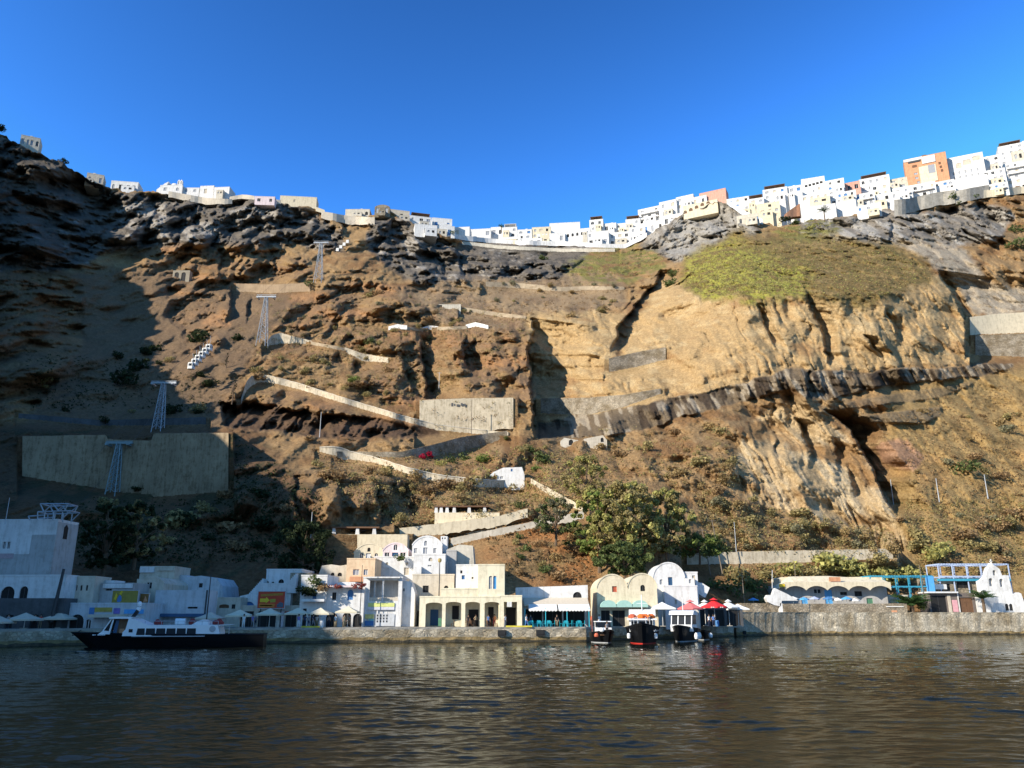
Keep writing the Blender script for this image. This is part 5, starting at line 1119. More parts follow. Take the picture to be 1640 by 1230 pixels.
# ---------------------------------------------------------------- cable car: pylons, ropes, cabins
def pylon(label, u, vt, vb, m, Y=None, arm=3.6):
    Y = Y or terr(u, vb)-.8; p = at(u, vb, Y); H = at(u, vt, Y).z-p.z; r = thing('cable_pylon', p, label, 'pylon', 'cable car pylons')
    k = MB(); bw, tw = H*.075+.3, .45
    for sx in (-1, 1):
        for sy in (-1, 1): k.tube([(sx*bw, sy*bw, -2), (sx*tw, sy*tw, H*.94)], .14, 4)
    nb = 7
    for i in range(nb):
        f0, f1 = i/nb, (i+1)/nb; w0, w1 = bw+(tw-bw)*f0, bw+(tw-bw)*f1; z0, z1 = H*.94*f0, H*.94*f1
        for sy in (-1, 1):
            k.tube([(-w0, sy*w0, z0), (w1, sy*w1, z1)], .07, 4); k.tube([(w0, sy*w0, z0), (-w1, sy*w1, z1)], .07, 4)
            k.tube([(sy*w0, -w0, z0), (sy*w1, w1, z1)], .07, 4); k.tube([(-w1, sy*w1, z1), (w1, sy*w1, z1)], .07, 4)
    k.build('lattice_mast', m, r)
    k = MB(); k.box(-arm, arm, -.3, .3, H*.94, H*.94+.5); k.box(-arm, arm, -.1, .1, H-.12, H)
    for sx in (-1, 1): k.tube([(sx*arm*.9, 0, H*.95), (sx*arm*.4, 0, H-.1)], .08, 4); k.tube([(sx*arm*.95, 0, H-.1), (sx*arm*.5, 0, H*.95)], .08, 4)
    k.build('crossarm', m, r)
    for sx in (-1, 1):
        k = MB(); k.box(sx*arm*.8-.25, sx*arm*.8+.25, -1.3, 1.3, H*.94-.5, H*.94-.05); k.build('sheave_train', m, r)
    return r, p+Vector((0, 0, H))
PY = [pylon('lowest lattice cable car pylon standing against the huge concrete wall', 180, 706, 790, STEELG, arm=3.2), pylon('lattice pylon with a bright crossarm just above the concrete wall', 253, 610, 688, STEEL), pylon('slim lattice pylon left of the brown ridge mid slope', 420, 472, 548, STEEL), pylon('upper lattice pylon against the dark crags', 510, 386, 450, STEEL, arm=3.4)]
tops = [PY[0][1]+Vector((0, -38, -34))]+[q[1]+Vector((0, 0, -.6)) for q in PY]+[at(590, 345, 400)]
for sx, nm in ((-1, 'left'), (1, 'right')):
    k = MB()
    for a, b in zip(tops, tops[1:]):
        pts = []
        for i in range(13): t_ = i/12; q = a.lerp(b, t_); q.z -= 4*t_*(1-t_)*(b-a).length*.012; q.x += sx*2.9; pts.append(q)
        k.tube(pts, .035, 4)
    tag(k.build('cable', DARKM), '%s hand thin steel rope running up the pylons' % nm, 'cable', 'cable car ropes')
def cabin(label, p, drop=3.2):
    r = thing('cable_cabin', p, label, 'cable car', 'cable car cabins'); k = MB(); w, d, h = .95, .95, 2.0
    o8 = [(-w, -d*.6), (-w*.6, -d), (w*.6, -d), (w, -d*.6), (w, d*.6), (w*.6, d), (-w*.6, d), (-w, d*.6)]
    k.slab(o8, -drop-h, -drop-h*.55); k.slab([(a*1.02, b*1.02) for a, b in o8], -drop-.35, -drop); k.slab([(a*.8, b*.8) for a, b in o8], -drop, -drop+.15)
    for a, b in o8: k.box(a*.96-.08, a*.96+.08, b*.96-.08, b*.96+.08, -drop-h*.56, -drop-.34)
    k.build('body', WCANVAS, r); k = MB(); k.slab([(a*.93, b*.93) for a, b in o8], -drop-h*.549, -drop-.351); k.build('glazing', GLASSD, r)
    k = MB(); k.tube([(0, 0, 0), (.35, 0, -drop*.5), (0, 0, -drop+.2)], .07, 5); k.build('hanger', STEEL, r); return r
c0 = cabin('white cable car cabin, lowest of the six in a row', at(309, 566, 238))
for i, nm in enumerate(['second lowest', 'third lowest', 'third highest', 'second highest', 'highest'], 1):
    c = copy_tree(c0); p = at(309+i*5.6, 566-i*5.6, 238+i*2.2); c.location = p; c['label'] = 'white cable car cabin, %s of the six in a row' % nm
ha = at(300, 571, 234); hb = at(345, 530, 253)
k = MB(); k.tube([ha, hb], .05, 4); tag(k.build('cable', DARKM), 'short rope the row of six white cabins hangs from', 'cable', 'cable car ropes')
k = MB(); st_ = thing('cabin_platform', at(538, 402, terr(538, 402)-3), 'slanted white cable car cabin row in the shade below the crags', 'cable car')
for i in range(4):
    k = MB(); k.box(i*1.6, i*1.6+1.35, 0, 1.2, i*1.5, i*1.5+1.7); k.build('cabin', WCANVAS, st_)
k = MB(); k.tube([(-.5, .6, -1), (-.5, .6, -4)], .1, 4); k.tube([(-.5, .6, .6), (7, .6, 7.6)], .08, 4); k.build('hanger', STEEL, st_)
# station roof truss, poles and lamps
r = thing('roof_truss', at(44, 834, 111), 'white steel truss frame on top of the station building', 'truss'); k = MB(); q = px(111, 820)
def TP(u, v, y=0): return ((u-44)*q, y, (834-v)*q)
for y in (0, 2.5):
    for a, b in [((60,807),(105,807)), ((58,820),(110,818)), ((44,827),(70,825)), ((60,807),(68,820)), ((80,807),(68,820)), ((80,807),(92,819)), ((105,807),(92,819)), ((105,807),(100,819)), ((110,818),(98,832)), ((70,820),(70,833)), ((58,820),(60,833)), ((84,820),(84,833)), ((98,820),(98,833)), ((44,827),(48,833))]: k.tube([TP(*a, y), TP(*b, y)], .09, 4)
for u, v in ((60,807),(80,807),(105,807),(58,820),(110,818)): k.tube([TP(u, v, 0), TP(u, v, 2.5)], .08, 4)
k.build('lattice', STEEL, r)
def pole(label, u, vt, vb, Y, m, rr=.09, name='pole', arm=None, lamp=None, lean=0, cat='pole', group=None):
    p = at(u, vb, Y); H = at(u, vt, Y).z-p.z; r = thing(name, p, label, cat, group); k = MB(); k.tube([(0, 0, -.5), (lean, 0, H)], rr, 6, 0, rr*.6); k.build('shaft', m, r)
    if arm: k = MB(); k.box(lean-arm, lean+arm, -.05, .05, H-.35, H-.25); k.build('crossarm', m, r)
    if lamp:
        k = MB(); k.lathe([(.001, .3), (.25, .2), (.3, -.1), (.18, -.35), (.001, -.35)], 10, (lean, -.1, H)); k.build('lamp_head', lamp, r)
    return r
WOOD = mat('grey_pole_wood', (.20, .16, .12), .9, .2, 2)
pole('tall thick dark pole on the quay at the left by the white arches', 83, 911, 990, 108, DARKM, .27, lean=.6)
pole('thin whip aerial at the far left on the station roof', 9, 797, 834, 112, STEEL, .06, 'aerial')
pole('thin dark mast by the loggia house', 575.5, 905, 1003, 122, DARKM, .07)
pole('street lamp with a yellow lantern by the beige house', 703, 897, 956, 126.5, DARKM, .10, 'street_lamp', lamp=mat('lantern_ochre', (.45, .32, .10), .5, .2, 3), cat='street lamp')
pole('dark post behind the ferry at the white house front', 331, 920, 990, 109, DARKM, .09)
pole('leaning wooden utility pole above the domed house, right one with crossarms', 1157, 832, 915, terr(1150, 905)-4, WOOD, .16, 'utility_pole', 1.0, lean=-1.6, cat='pole')
pole('leaning wooden utility pole above the domed house, left one', 1138, 847, 918, terr(1138, 905)-4, WOOD, .14, 'utility_pole', .9, lean=-1.3, cat='pole')
pole('slim bare pole in the bushes right of the utility poles', 1179, 836, 880, terr(1179, 876)-3, STEEL, .09)
pole('slim pale pole right of the ravine on the golden slope', 1431, 768, 806, terr(1431, 806)-1, STEEL, .14, lean=0)
pole('slim pale pole in the middle of the golden slope', 1504, 766, 801, terr(1504, 801)-1, STEEL, .14)
pole('slim pale pole right of the dark bush on the golden slope', 1582, 760, 796, terr(1582, 796)-1, STEEL, .16)
pole('slim lamp post below the brown gully', 703, 596, 622, terr(703, 622)-2, STEEL, .1, 'street_lamp', .8, cat='street lamp')
pole('slim pole in front of the cream graffiti wall', 755, 640, 692, terr(755, 690)-4, WOOD, .12)
pole('slim lamp post by the dark caves', 512, 660, 698, terr(512, 698)-3, STEEL, .12, 'street_lamp', cat='street lamp')
pole('slim lamp post in the shade of the lower cliff', 497, 820, 865, terr(497, 865)-2, STEEL, .1, 'street_lamp', cat='street lamp')
pole('wooden pole behind the beach bar roof', 1276, 902, 945, yr(1276)+16, WOOD, .10); pole('slim pole left of the wall on the slope', 1192, 912, 965, yr(1192)+9, WOOD, .10)
pole('thin wooden pole rising through the blue steel frame', 1480, 905, 960, yr(1480)+9, WOOD, .10)
# ---------------------------------------------------------------- plants
def leafmat(name, c, var=.45):
    m = bpy.data.materials.new(name); m.use_nodes = True; n = m.node_tree; N = n.nodes; L = n.links
    b = N['Principled BSDF']; b.inputs['Roughness'].default_value = .75; b.inputs['Specular IOR Level'].default_value = .15
    g = N.new('ShaderNodeNewGeometry'); r = N.new('ShaderNodeValToRGB')
    r.color_ramp.elements[0].color = col([x*(1-var) for x in c]); r.color_ramp.elements[1].color = col([min(1, x*(1+var)) for x in c])
    L.new(g.outputs['Random Per Island'], r.inputs['Fac']); L.new(r.outputs['Color'], b.inputs['Base Color'])
    tr = N.new('ShaderNodeBsdfTranslucent'); mx = N.new('ShaderNodeMixShader'); mx.inputs[0].default_value = .38; L.new(r.outputs['Color'], tr.inputs['Color'])
    L.new(b.outputs[0], mx.inputs[1]); L.new(tr.outputs[0], mx.inputs[2]); L.new(mx.outputs[0], N['Material Output'].inputs['Surface'])
    return m
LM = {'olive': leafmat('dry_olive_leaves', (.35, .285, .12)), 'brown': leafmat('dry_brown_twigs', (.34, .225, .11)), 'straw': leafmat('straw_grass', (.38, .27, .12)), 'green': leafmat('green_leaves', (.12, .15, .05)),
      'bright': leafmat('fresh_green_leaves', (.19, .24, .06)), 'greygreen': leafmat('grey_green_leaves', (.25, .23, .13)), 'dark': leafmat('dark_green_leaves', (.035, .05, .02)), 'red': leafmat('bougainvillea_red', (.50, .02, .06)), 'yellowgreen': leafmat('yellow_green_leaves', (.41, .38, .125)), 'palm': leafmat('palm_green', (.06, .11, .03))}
BARK = mat('bark', (.16, .11, .07), .9, .3, 3, .5)
rp = np.random.RandomState(77)
def leaf_mesh(name, centres, radii, per, size, m, squash=.8, shell=.55):
    """many small leaf faces through the volume of each clump, turned outwards"""
    n = len(centres)*per; c = np.repeat(np.array(centres, float), per, 0); R = np.repeat(np.array(radii, float), per)
    d = rp.normal(size=(n, 3)); d /= np.linalg.norm(d, axis=1)[:, None]
    r = R*(shell+(1-shell)*rp.rand(n)**.5)*(.75+.35*rp.rand(n)); p = c+d*r[:, None]*np.array([1, 1, squash])
    a = np.cross(d+rp.normal(size=(n, 3))*.9, rp.normal(size=(n, 3))); a /= np.linalg.norm(a, axis=1)[:, None]
    nn = d+rp.normal(size=(n, 3))*.7; b = np.cross(nn, a); b /= np.linalg.norm(b, axis=1)[:, None]
    s = size*(.6+.8*rp.rand(n))[:, None]
    q = np.stack([p-a*s-b*s*.55, p+a*s*.2-b*s*.7, p+a*s+b*s*.1, p-a*s*.1+b*s*.75], 1).reshape(-1, 3)
    me = bpy.data.meshes.new(name); me.vertices.add(len(q)); me.vertices.foreach_set('co', q.reshape(-1).astype(np.float32))
    me.loops.add(4*n); me.loops.foreach_set('vertex_index', np.arange(4*n, dtype=np.int32)); me.polygons.add(n); me.polygons.foreach_set('loop_start', np.arange(0, 4*n, 4, dtype=np.int32))
    me.update(calc_edges=True); me.materials.append(m); return me
def bush_mesh(kind, i):
    k = rp.randint(5, 9); cs = [(rp.uniform(-.55, .55), rp.uniform(-.55, .55), rp.uniform(.1, .6)) for _ in range(k)]; rr = [rp.uniform(.38, .6) for _ in range(k)]
    return leaf_mesh('shrub_leaves', cs, rr, 46, .11, LM[kind], .85)
BM = {}
def bush(u, v, r, kind, label, group, cat='shrub', name='shrub', squash=1., Y=None):
    key = (kind, rp.randint(0, 4))
    if key not in BM: BM[key] = bush_mesh(*key)
    o = bpy.data.objects.new(name, BM[key]); COL.objects.link(o); Y = Y or terr(u, v)-.3*r; p = at(u, v, Y)
    o.location = (p.x, Y, p.z-.1*r); s = r*1.05; o.scale = (s*rp.uniform(.85, 1.25), s*rp.uniform(.85, 1.2), s*rp.uniform(.75, 1.05)*squash); o.rotation_euler = (0, 0, rp.uniform(0, 6.28))
    return tag(o, label, cat, group)
def pip(x, y, poly):
    c = False
    for i in range(len(poly)):
        (x0, y0), (x1, y1) = poly[i], poly[(i+1) % len(poly)]
        if (y0 > y) != (y1 > y) and x < (x1-x0)*(y-y0)/(y1-y0)+x0: c = not c
    return c
def scatter(poly, n, r0, r1, kinds, label, group):
    xs = [p[0] for p in poly]; ys = [p[1] for p in poly]; k = 0; tries = 0
    while k < n and tries < n*40:
        tries += 1; u, v = rp.uniform(min(xs), max(xs)), rp.uniform(min(ys), max(ys))
        if not pip(u, v, poly): continue
        bush(u, v, 1.35*(r0+(r1-r0)*rp.rand()**2), kinds[rp.randint(len(kinds))], label, group); k += 1
scatter([(395,610),(470,615),(640,660),(700,690),(640,640),(560,590),(470,560),(410,580)], 26, .9, 2.2, ['olive', 'brown', 'olive'], 'dry olive brown shrub on the slope above the cream hairpin path', 'shrubs above the hairpin path')
scatter([(430,480),(640,450),(700,500),(690,560),(620,600),(480,545)], 26, .9, 2.4, ['olive', 'brown', 'greygreen'], 'dry shrub on the broken brown rock in the middle of the slope', 'shrubs on the middle rocks')
scatter([(700,450),(990,450),(990,505),(720,525)], 24, .8, 2.0, ['olive', 'greygreen', 'straw'], 'low dry shrub between the upper path walls below the town', 'shrubs under the town')
scatter([(500,735),(640,760),(800,775),(870,790),(800,815),(680,830),(640,790),(520,775)], 34, 1.0, 2.4, ['olive', 'brown', 'olive', 'straw'], 'rounded olive brown shrub on the slope between the path and the pergola terraces', 'shrubs between path and pergolas')
scatter([(800,700),(900,705),(950,740),(930,770),(840,750)], 12, 1.0, 2.0, ['green', 'olive', 'straw', 'bright'], 'green or straw coloured shrub below the cave dwellings', 'shrubs below the cave dwellings')
scatter([(930,700),(1180,680),(1200,780),(1120,800),(1000,740)], 26, .8, 2.2, ['straw', 'brown', 'olive'], 'dry shrub on the tan slope under the lava band', 'shrubs under the lava band')
scatter([(1120,800),(1200,800),(1400,850),(1440,890),(1300,885),(1140,880)], 40, 1.0, 2.2, ['greygreen', 'olive', 'olive', 'straw'], 'olive shrub in the belt above the long pale retaining wall', 'shrubs above the retaining wall')
scatter([(1440,830),(1640,820),(1640,900),(1490,905)], 26, 1.0, 2.8, ['olive', 'brown', 'greygreen'], 'dry shrub on the foot of the golden slope at the right', 'shrubs on the golden slope foot')
scatter([(1480,650),(1640,610),(1640,800),(1450,810)], 16, .8, 2.0, ['olive', 'brown', 'straw'], 'scattered dry shrub high on the golden slope at the right', 'shrubs on the golden slope')
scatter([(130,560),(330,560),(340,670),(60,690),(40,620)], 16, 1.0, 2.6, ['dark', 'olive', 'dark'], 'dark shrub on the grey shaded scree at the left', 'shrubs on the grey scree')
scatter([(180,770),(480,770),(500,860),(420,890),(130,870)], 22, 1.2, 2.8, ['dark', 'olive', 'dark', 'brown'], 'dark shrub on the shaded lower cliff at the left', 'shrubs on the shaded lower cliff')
scatter([(770,860),(930,840),(950,925),(840,930)], 18, .8, 1.8, ['olive', 'green', 'straw', 'brown'], 'shrub on the red earth bank behind the taverna', 'shrubs on the red earth bank')
for (u, v, r, kd, lab) in [
    (1330,905,4.2,'yellowgreen','large rounded yellow green bush, leftmost over the beach bar'),(1268,918,3.8,'yellowgreen','rounded yellow green bush right of the white dome slope'),(1300,926,3.4,'olive','olive bush just behind the left of the beach bar roof'),(1365,915,4.0,'yellowgreen','big yellow green bush over the middle of the beach bar'),
    (1400,902,3.4,'olive','olive bush at the right end of the pale retaining wall'),(1420,928,3.8,'yellowgreen','broad yellow green bush over the right of the beach bar'),(1452,922,3.6,'yellowgreen','yellow green bush behind the turquoise frame'),(1505,890,4.0,'yellowgreen','pale rounded bush above the blue steel frame at the right'),
    (1235,925,3.2,'olive','olive bush left of the wooden pole by the sea wall'),(1205,940,3.4,'green','dark green bush in the shade left of the blue sunshade'),(1178,930,3.8,'olive','tall olive bush right of the domed house'),(1160,945,3.6,'green','shaded green bush directly right of the domed house'),(1215,962,2.0,'olive','low olive bush above the short grey wall'),
    (1548,752,4.0,'green','dark spreading bush in the middle of the golden slope'),(1575,756,2.6,'olive','low bush right of the dark spreading bush'),(1520,742,2.2,'greygreen','grey bush left of the dark spreading bush'),(1610,690,3.0,'greygreen','pale grey bush high on the golden slope'),
    (688,730,2.0,'red','bright red flowering bougainvillea beside the stone path wall'),(676,733,1.3,'red','small red flowering bush left of the big bougainvillea'),(722,740,2.2,'green','green cactus like bush right of the red flowers, left one'),(745,736,2.4,'green','green cactus like bush right of the red flowers, middle one'),(772,736,2.4,'bright','bright green bush right of the red flowers, right one'),(705,745,1.7,'yellowgreen','yellowish bush just under the red flowers'),
    (850,722,2.2,'green','green bush below the lava band, left of two'),(868,736,2.8,'green','green bush below the lava band, right of two'),(495,704,1.7,'brown','round ochre bush on a stalk at the low hairpin'),(565,612,2.4,'bright','bright green bush under the dark cleft above the hairpin path'),(592,548,2.6,'green','dark green bush left of the short sloping wall'),(640,834,2.4,'olive','flat olive bush on the terrace behind the pergola'),
    (832,812,2.0,'green','green bush at the right of the upper pergola wall'),(840,882,1.9,'green','rounded green bush on the red earth bank'),(225,590,5.5,'dark','very dark big bush on the grey scree by the bright pylon'),(205,612,5.0,'dark','very dark big bush lower left of the bright pylon'),(250,560,3.6,'dark','dark bush above the bright pylon'),(270,578,2.2,'olive','olive bush right above the bright pylon'),(325,545,5.0,'dark','large dark bush above the row of white cabins'),(380,543,2.6,'dark','dark bush between the cabins and the slim pylon'),(338,616,2.2,'dark','small dark bush under the row of cabins'),
    (1080,440,4.0,'green','dark green bush in the hollow left of the vineyard'),(1075,455,3.2,'green','green bush lower in the hollow left of the vineyard'),(1262,352,3.6,'dark','dark green bush below the orange triangular wall'),(1275,358,3.0,'green','green bush right of the orange triangular wall'),(1300,366,2.6,'yellowgreen','yellow green bush above the grey crag'),(1625,370,5.0,'green','dark green tree like bush on the right edge of the upper slope'),(1632,395,5.5,'green','large green bush at the right edge above the brown rocks'),
    (1522,318,3.4,'green','olive green bush below the grey concrete rim wall'),(1535,326,2.2,'green','small green bush right below the concrete rim wall'),(1560,316,2.6,'green','green bush under the square hole wall'),(1388,335,3.0,'brown','brown bush on top of the grey crag'),(725,374,2.4,'green','dark bush at the saddle of the rim'),(870,416,3.0,'green','dark narrow bush on the grey crag under the saddle'),
    (0,207,3.6,'dark','dark tree like bush on the skyline at the top left corner'),(100,258,2.6,'dark','dark bush on the skyline right of the grey white house'),(495,457,2.6,'green','dark round bush at the right end of the tan road wall'),
    (640,895,1.2,'green','small green pot bush by the white gabled houses'),(505,932,1.5,'green','green vine on the balcony of the bright white house'),(490,950,1.6,'dark','dark potted bush on the balcony of the bright white house'),(513,944,1.2,'brown','reddish brown vine hanging over the balcony'),(1476,985-12,1.5,'green','low green bush beside the palm on the sea wall')]:
    Yv = None
    if lab.startswith(('small green pot', 'green vine', 'dark potted', 'reddish')): Yv = 121.5 if u < 600 else 139
    if lab.startswith('low green bush beside'): Yv = yr(1476)+6
    if v > 900 and Yv is None: Yv = min(terr(u, v)-1.2, yr(u)+24 if u > 1180 else 999)
    bush(u, v, r, kd, lab, None, Y=Yv)
k = leaf_mesh('flower_cascade', [(rp.uniform(0, 6.2), rp.uniform(-.3, .3), rp.uniform(-.2, .25)) for _ in range(16)], [.4]*16, 40, .10, leafmat('dry_pink_flowers', (.30, .08, .06)), .6)
o = bpy.data.objects.new('flower_cascade', k); COL.objects.link(o); o.location = at(517, 939, 121.8); tag(o, kind='stuff'); tag(o, 'long reddish flower cascade along the ledge of the bright white house', 'climbing plant')

def tube_mb(k, pts, r, r2): k.tube(pts, r, 6, 0, r2)
def tree(label, u, vb, H, crown, kind, nclump, per, size, Y=None, trunk=.35, cat='tree', name='broadleaf_tree', kind2=None):
    """tapered trunk, limbs that reach into the crown, leaf clumps spread through the crown's volume"""
    Y = Y or terr(u, vb)-1; p = at(u, vb, Y); r = thing(name, p, label, cat); cw, cz0, cz1 = crown
    cs, rr = [], []
    for i in range(nclump):
        a = rp.uniform(0, 6.28); f = rp.rand()**.5; zf = rp.rand(); wz = math.sin(math.pi*(.12+.83*zf))**.7
        cs.append((math.cos(a)*f*cw*wz, math.sin(a)*f*cw*wz*.8, cz0+(cz1-cz0)*zf)); rr.append(rp.uniform(.07, .17)*cw)
    k = MB(); k.tube([(0, 0, -1.5), (.15, 0, H*.22), (-.1, .1, H*.42), (.1, 0, H*.7)], trunk, 7, 0, trunk*.35); k.build('trunk', BARK, r)
    k = MB()
    for i in range(0, nclump, max(1, nclump//14)):
        c = cs[i]; k.tube([(0, 0, min(H*.3, c[2]*.6)), (c[0]*.5, c[1]*.5, c[2]*.75), c], trunk*.38, 5, 0, .04)
    k.build('limbs', BARK, r)
    h = len(cs)//2 if kind2 else len(cs)
    o = bpy.data.objects.new('crown', leaf_mesh('crown', cs[:h], rr[:h], per, size, LM[kind], .85, .35)); COL.objects.link(o); o.parent = r
    if kind2: o = bpy.data.objects.new('crown', leaf_mesh('crown', cs[h:], rr[h:], per, size, LM[kind2], .85, .35)); COL.objects.link(o); o.parent = r
    return r
tree('big olive green eucalyptus above the cream boathouses, tallest of the clump', 1010, 912, 16, (7.4, 2.5, 16.5), 'yellowgreen', 170, 80, .27, 156, .5, kind2='olive')
tree('eucalyptus on the left of the clump above the boathouses', 960, 905, 14, (5.2, 2, 14.5), 'yellowgreen', 110, 80, .25, 158, .4, kind2='bright')
tree('dark eucalyptus on the right of the clump above the domed house', 1068, 900, 14, (6.2, 2, 14), 'olive', 130, 95, .25, 161, .4, kind2='yellowgreen')
tree('low green tree under the eucalyptus clump behind the cream boathouses', 1000, 928, 6, (5.5, .8, 6.2), 'green', 80, 80, .24, 146, .3)
tree('loose yellow green tree on the slope above the eucalyptus clump', 940, 800, 9, (6.0, 1.5, 9.5), 'yellowgreen', 80, 60, .22, 178, .3, kind2='olive')
tree('grey green tree left of the eucalyptus clump over the ramp wall', 890, 862, 6.5, (5.2, 1.2, 7.5), 'greygreen', 80, 60, .2, 160, .3, kind2='green')
tree('low spreading green tree right behind the domed house', 1120, 892, 4, (6.5, .3, 4.2), 'bright', 70, 60, .2, 164, .25, kind2='green')
tree('dark wide tree in the shade behind the stepped white house', 482, 920, 8, (7, .5, 8.5), 'dark', 90, 60, .24, 143, .4)
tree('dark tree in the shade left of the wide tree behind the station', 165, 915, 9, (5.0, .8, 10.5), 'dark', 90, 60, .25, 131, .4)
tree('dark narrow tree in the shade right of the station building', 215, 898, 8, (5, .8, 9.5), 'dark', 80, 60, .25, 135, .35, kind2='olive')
tree('slim dark cypress beside the orange slope, lower of two', 372, 640, 7, (1.0, .4, 7.5), 'dark', 16, 70, .16, None, .2, name='cypress')
tree('slim dark cypress right of the row of cabins, upper of two', 362, 588, 5, (.8, .3, 5.2), 'dark', 14, 70, .15, None, .2, name='cypress')
def palm(label, u, vb, H, fl, Y, n=24, tr=.28):
    p = at(u, vb, Y); r = thing('palm_tree', p, label, 'palm'); k = MB(); k.tube([(0, 0, -.3), (.05, 0, H*.5), (0, 0, H)], tr, 8, 0, tr*.8); k.build('trunk', BARK, r)
    k = MB()
    for i in range(n):
        a = 2*math.pi*i/n+rp.uniform(-.15, .15); up = rp.uniform(.4, 1.42); pts = []
        for j in range(7):
            t_ = j/6; pts.append((math.cos(a)*fl*t_*math.cos(up*(1-t_*.55)), math.sin(a)*fl*t_*math.cos(up*(1-t_*.55)), H+fl*(math.sin(up)*t_-.42*t_*t_)))
        sx, sy = -math.sin(a), math.cos(a)
        for j in range(6):
            p0, p1 = pts[j], pts[j+1]
            for sgn in (-1, 1):
                for t2 in (0, .5):
                    q0 = [p0[d]+(p1[d]-p0[d])*t2 for d in range(3)]; q1 = [p0[d]+(p1[d]-p0[d])*(t2+.32) for d in range(3)]; wd = fl*.20*(1-abs(j/6-.45)*1.1)
                    k.face([q0, q1, (q1[0]+sx*sgn*wd+(p1[0]-p0[0])*.6, q1[1]+sy*sgn*wd+(p1[1]-p0[1])*.6, q1[2]-wd*.35), (q0[0]+sx*sgn*wd*.9+(p1[0]-p0[0])*.6, q0[1]+sy*sgn*wd*.9+(p1[1]-p0[1])*.6, q0[2]-wd*.35)])
    k.build('fronds', LM['palm'], r); return r
palm('short bushy palm on the sea wall beside the lilac stall', 1461, 981, 1.5, 4.0, yr(1460)+6, 40, .5)
palm('young palm with a thick brown trunk in front of the white chapel wall', 1577, 981, 2.9, 2.9, yr(1577)+5, 24, .34)
palm('small round topped palm in front of the blank white terrace wall on the rim', 1321, 352, 4.5, 3.0, 330, 18)
palm('single palm on the skyline in the saddle of the rim', 803, 372, 3.5, 2.4, 446, 16)

# small tussocks and scrub nobody could count: one object
def stuff_scrub(name, regions, m, label, per=7, seed=1, size=.20):
    r_ = np.random.RandomState(seed); cs, rr = [], []
    for poly, n, a, b in regions:
        xs = [p[0] for p in poly]; ys = [p[1] for p in poly]; k = 0
        while k < n:
            u, v = r_.uniform(min(xs), max(xs)), r_.uniform(min(ys), max(ys))
            if not pip(u, v, poly): continue
            p = at(u, v, terr(u, v)-.1); s = a+(b-a)*r_.rand()**2; cs.append((p.x, p.y, p.z+.1*s)); rr.append(s); k += 1
    o = bpy.data.objects.new(name, leaf_mesh(name, cs, rr, per, size, m, .8, .3)); COL.objects.link(o); return tag(o, kind='stuff')
VINE = [(1110,418),(1180,386),(1300,382),(1420,396),(1480,428),(1485,446),(1400,478),(1280,468),(1200,470),(1100,458)]
stuff_scrub('dry_scrub', [([(380,560),(700,450),(1000,440),(990,500),(860,512),(700,640),(470,610)], 1500, .25, .9), ([(500,720),(900,700),(1180,690),(1200,790),(930,800),(640,850),(520,780)], 1300, .25, .8), ([(1440,660),(1640,610),(1640,920),(1480,925)], 1300, .2, .7), (VINE, 1100, .4, 1.0), ([(1090,380),(1300,372),(1500,420),(1500,460),(1400,492),(1280,484),(1085,475)], 700, .4, 1.1), ([(770,845),(950,835),(950,930),(800,930)], 400, .2, .6), ([(1110,790),(1430,850),(1440,900),(1130,880)], 500, .3, .9)], LM['brown'], '', 8, 3)
stuff_scrub('green_scrub', [([(1110,420),(1170,402),(1235,420),(1285,442),(1278,466),(1180,474),(1098,460)], 1100, .35, 1.0), (VINE, 700, .4, 1.0), ([(905,432),(990,398),(1040,402),(1056,430),(1000,448)], 350, .3, .9), ([(1245,356),(1330,352),(1330,376),(1250,378)], 150, .4, 1.0), ([(700,720),(880,715),(960,780),(930,820),(840,800)], 250, .3, .8)], LM['yellowgreen'], '', 8, 4)
stuff_scrub('olive_scrub', [([(400,560),(700,470),(860,512),(700,640),(470,610)], 700, .3, 1.0), ([(500,735),(900,720),(1100,740),(930,800),(640,850),(520,780)], 900, .3, 1.0), ([(1110,790),(1430,850),(1440,900),(1130,880)], 700, .4, 1.1), ([(1440,800),(1640,800),(1640,920),(1480,925)], 700, .3, 1.0), ([(1190,905),(1480,905),(1480,935),(1190,935)], 500, .5, 1.3), (VINE, 900, .3, .9)], LM['olive'], '', 8, 5)
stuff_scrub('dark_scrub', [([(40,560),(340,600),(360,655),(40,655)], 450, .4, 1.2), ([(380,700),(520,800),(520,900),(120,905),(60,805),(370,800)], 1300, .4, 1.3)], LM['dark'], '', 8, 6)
MID = [(395,560),(480,470),(640,455),(700,480),(860,512),(860,690),(700,690),(560,640),(420,605)]; LOWM = [(500,735),(640,760),(800,775),(880,720),(980,740),(940,800),(860,830),(700,835),(640,850),(560,790)]
stuff_scrub('rounded_olive_scrub', [(MID, 130, .9, 2.2), (LOWM, 120, .9, 2.2), ([(930,690),(1180,680),(1210,800),(1100,800)], 60, .8, 2.0), ([(1110,790),(1430,850),(1440,895),(1130,880)], 90, .9, 2.2), ([(1450,800),(1640,790),(1640,900),(1490,915)], 70, .9, 2.4), ([(380,500),(500,450),(480,560),(400,600)], 30, .8, 1.8)], LM['olive'], '', 60, 8, .14)
stuff_scrub('rounded_brown_scrub', [(MID, 120, .8, 2.0), (LOWM, 90, .9, 2.0), ([(740,450),(1000,440),(990,500),(860,508)], 70, .8, 1.9), ([(1480,640),(1640,600),(1640,800),(1450,800)], 60, .7, 1.8)], LM['brown'], '', 60, 9, .14)
stuff_scrub('rounded_green_scrub', [(LOWM, 50, .8, 1.8), ([(1110,800),(1430,850),(1440,895),(1130,880)], 40, .9, 1.9), ([(905,432),(990,398),(1040,402),(1056,430),(1000,448)], 60, .8, 1.6), (MID, 30, .8, 1.7)], LM['greygreen'], '', 60, 10, .14)
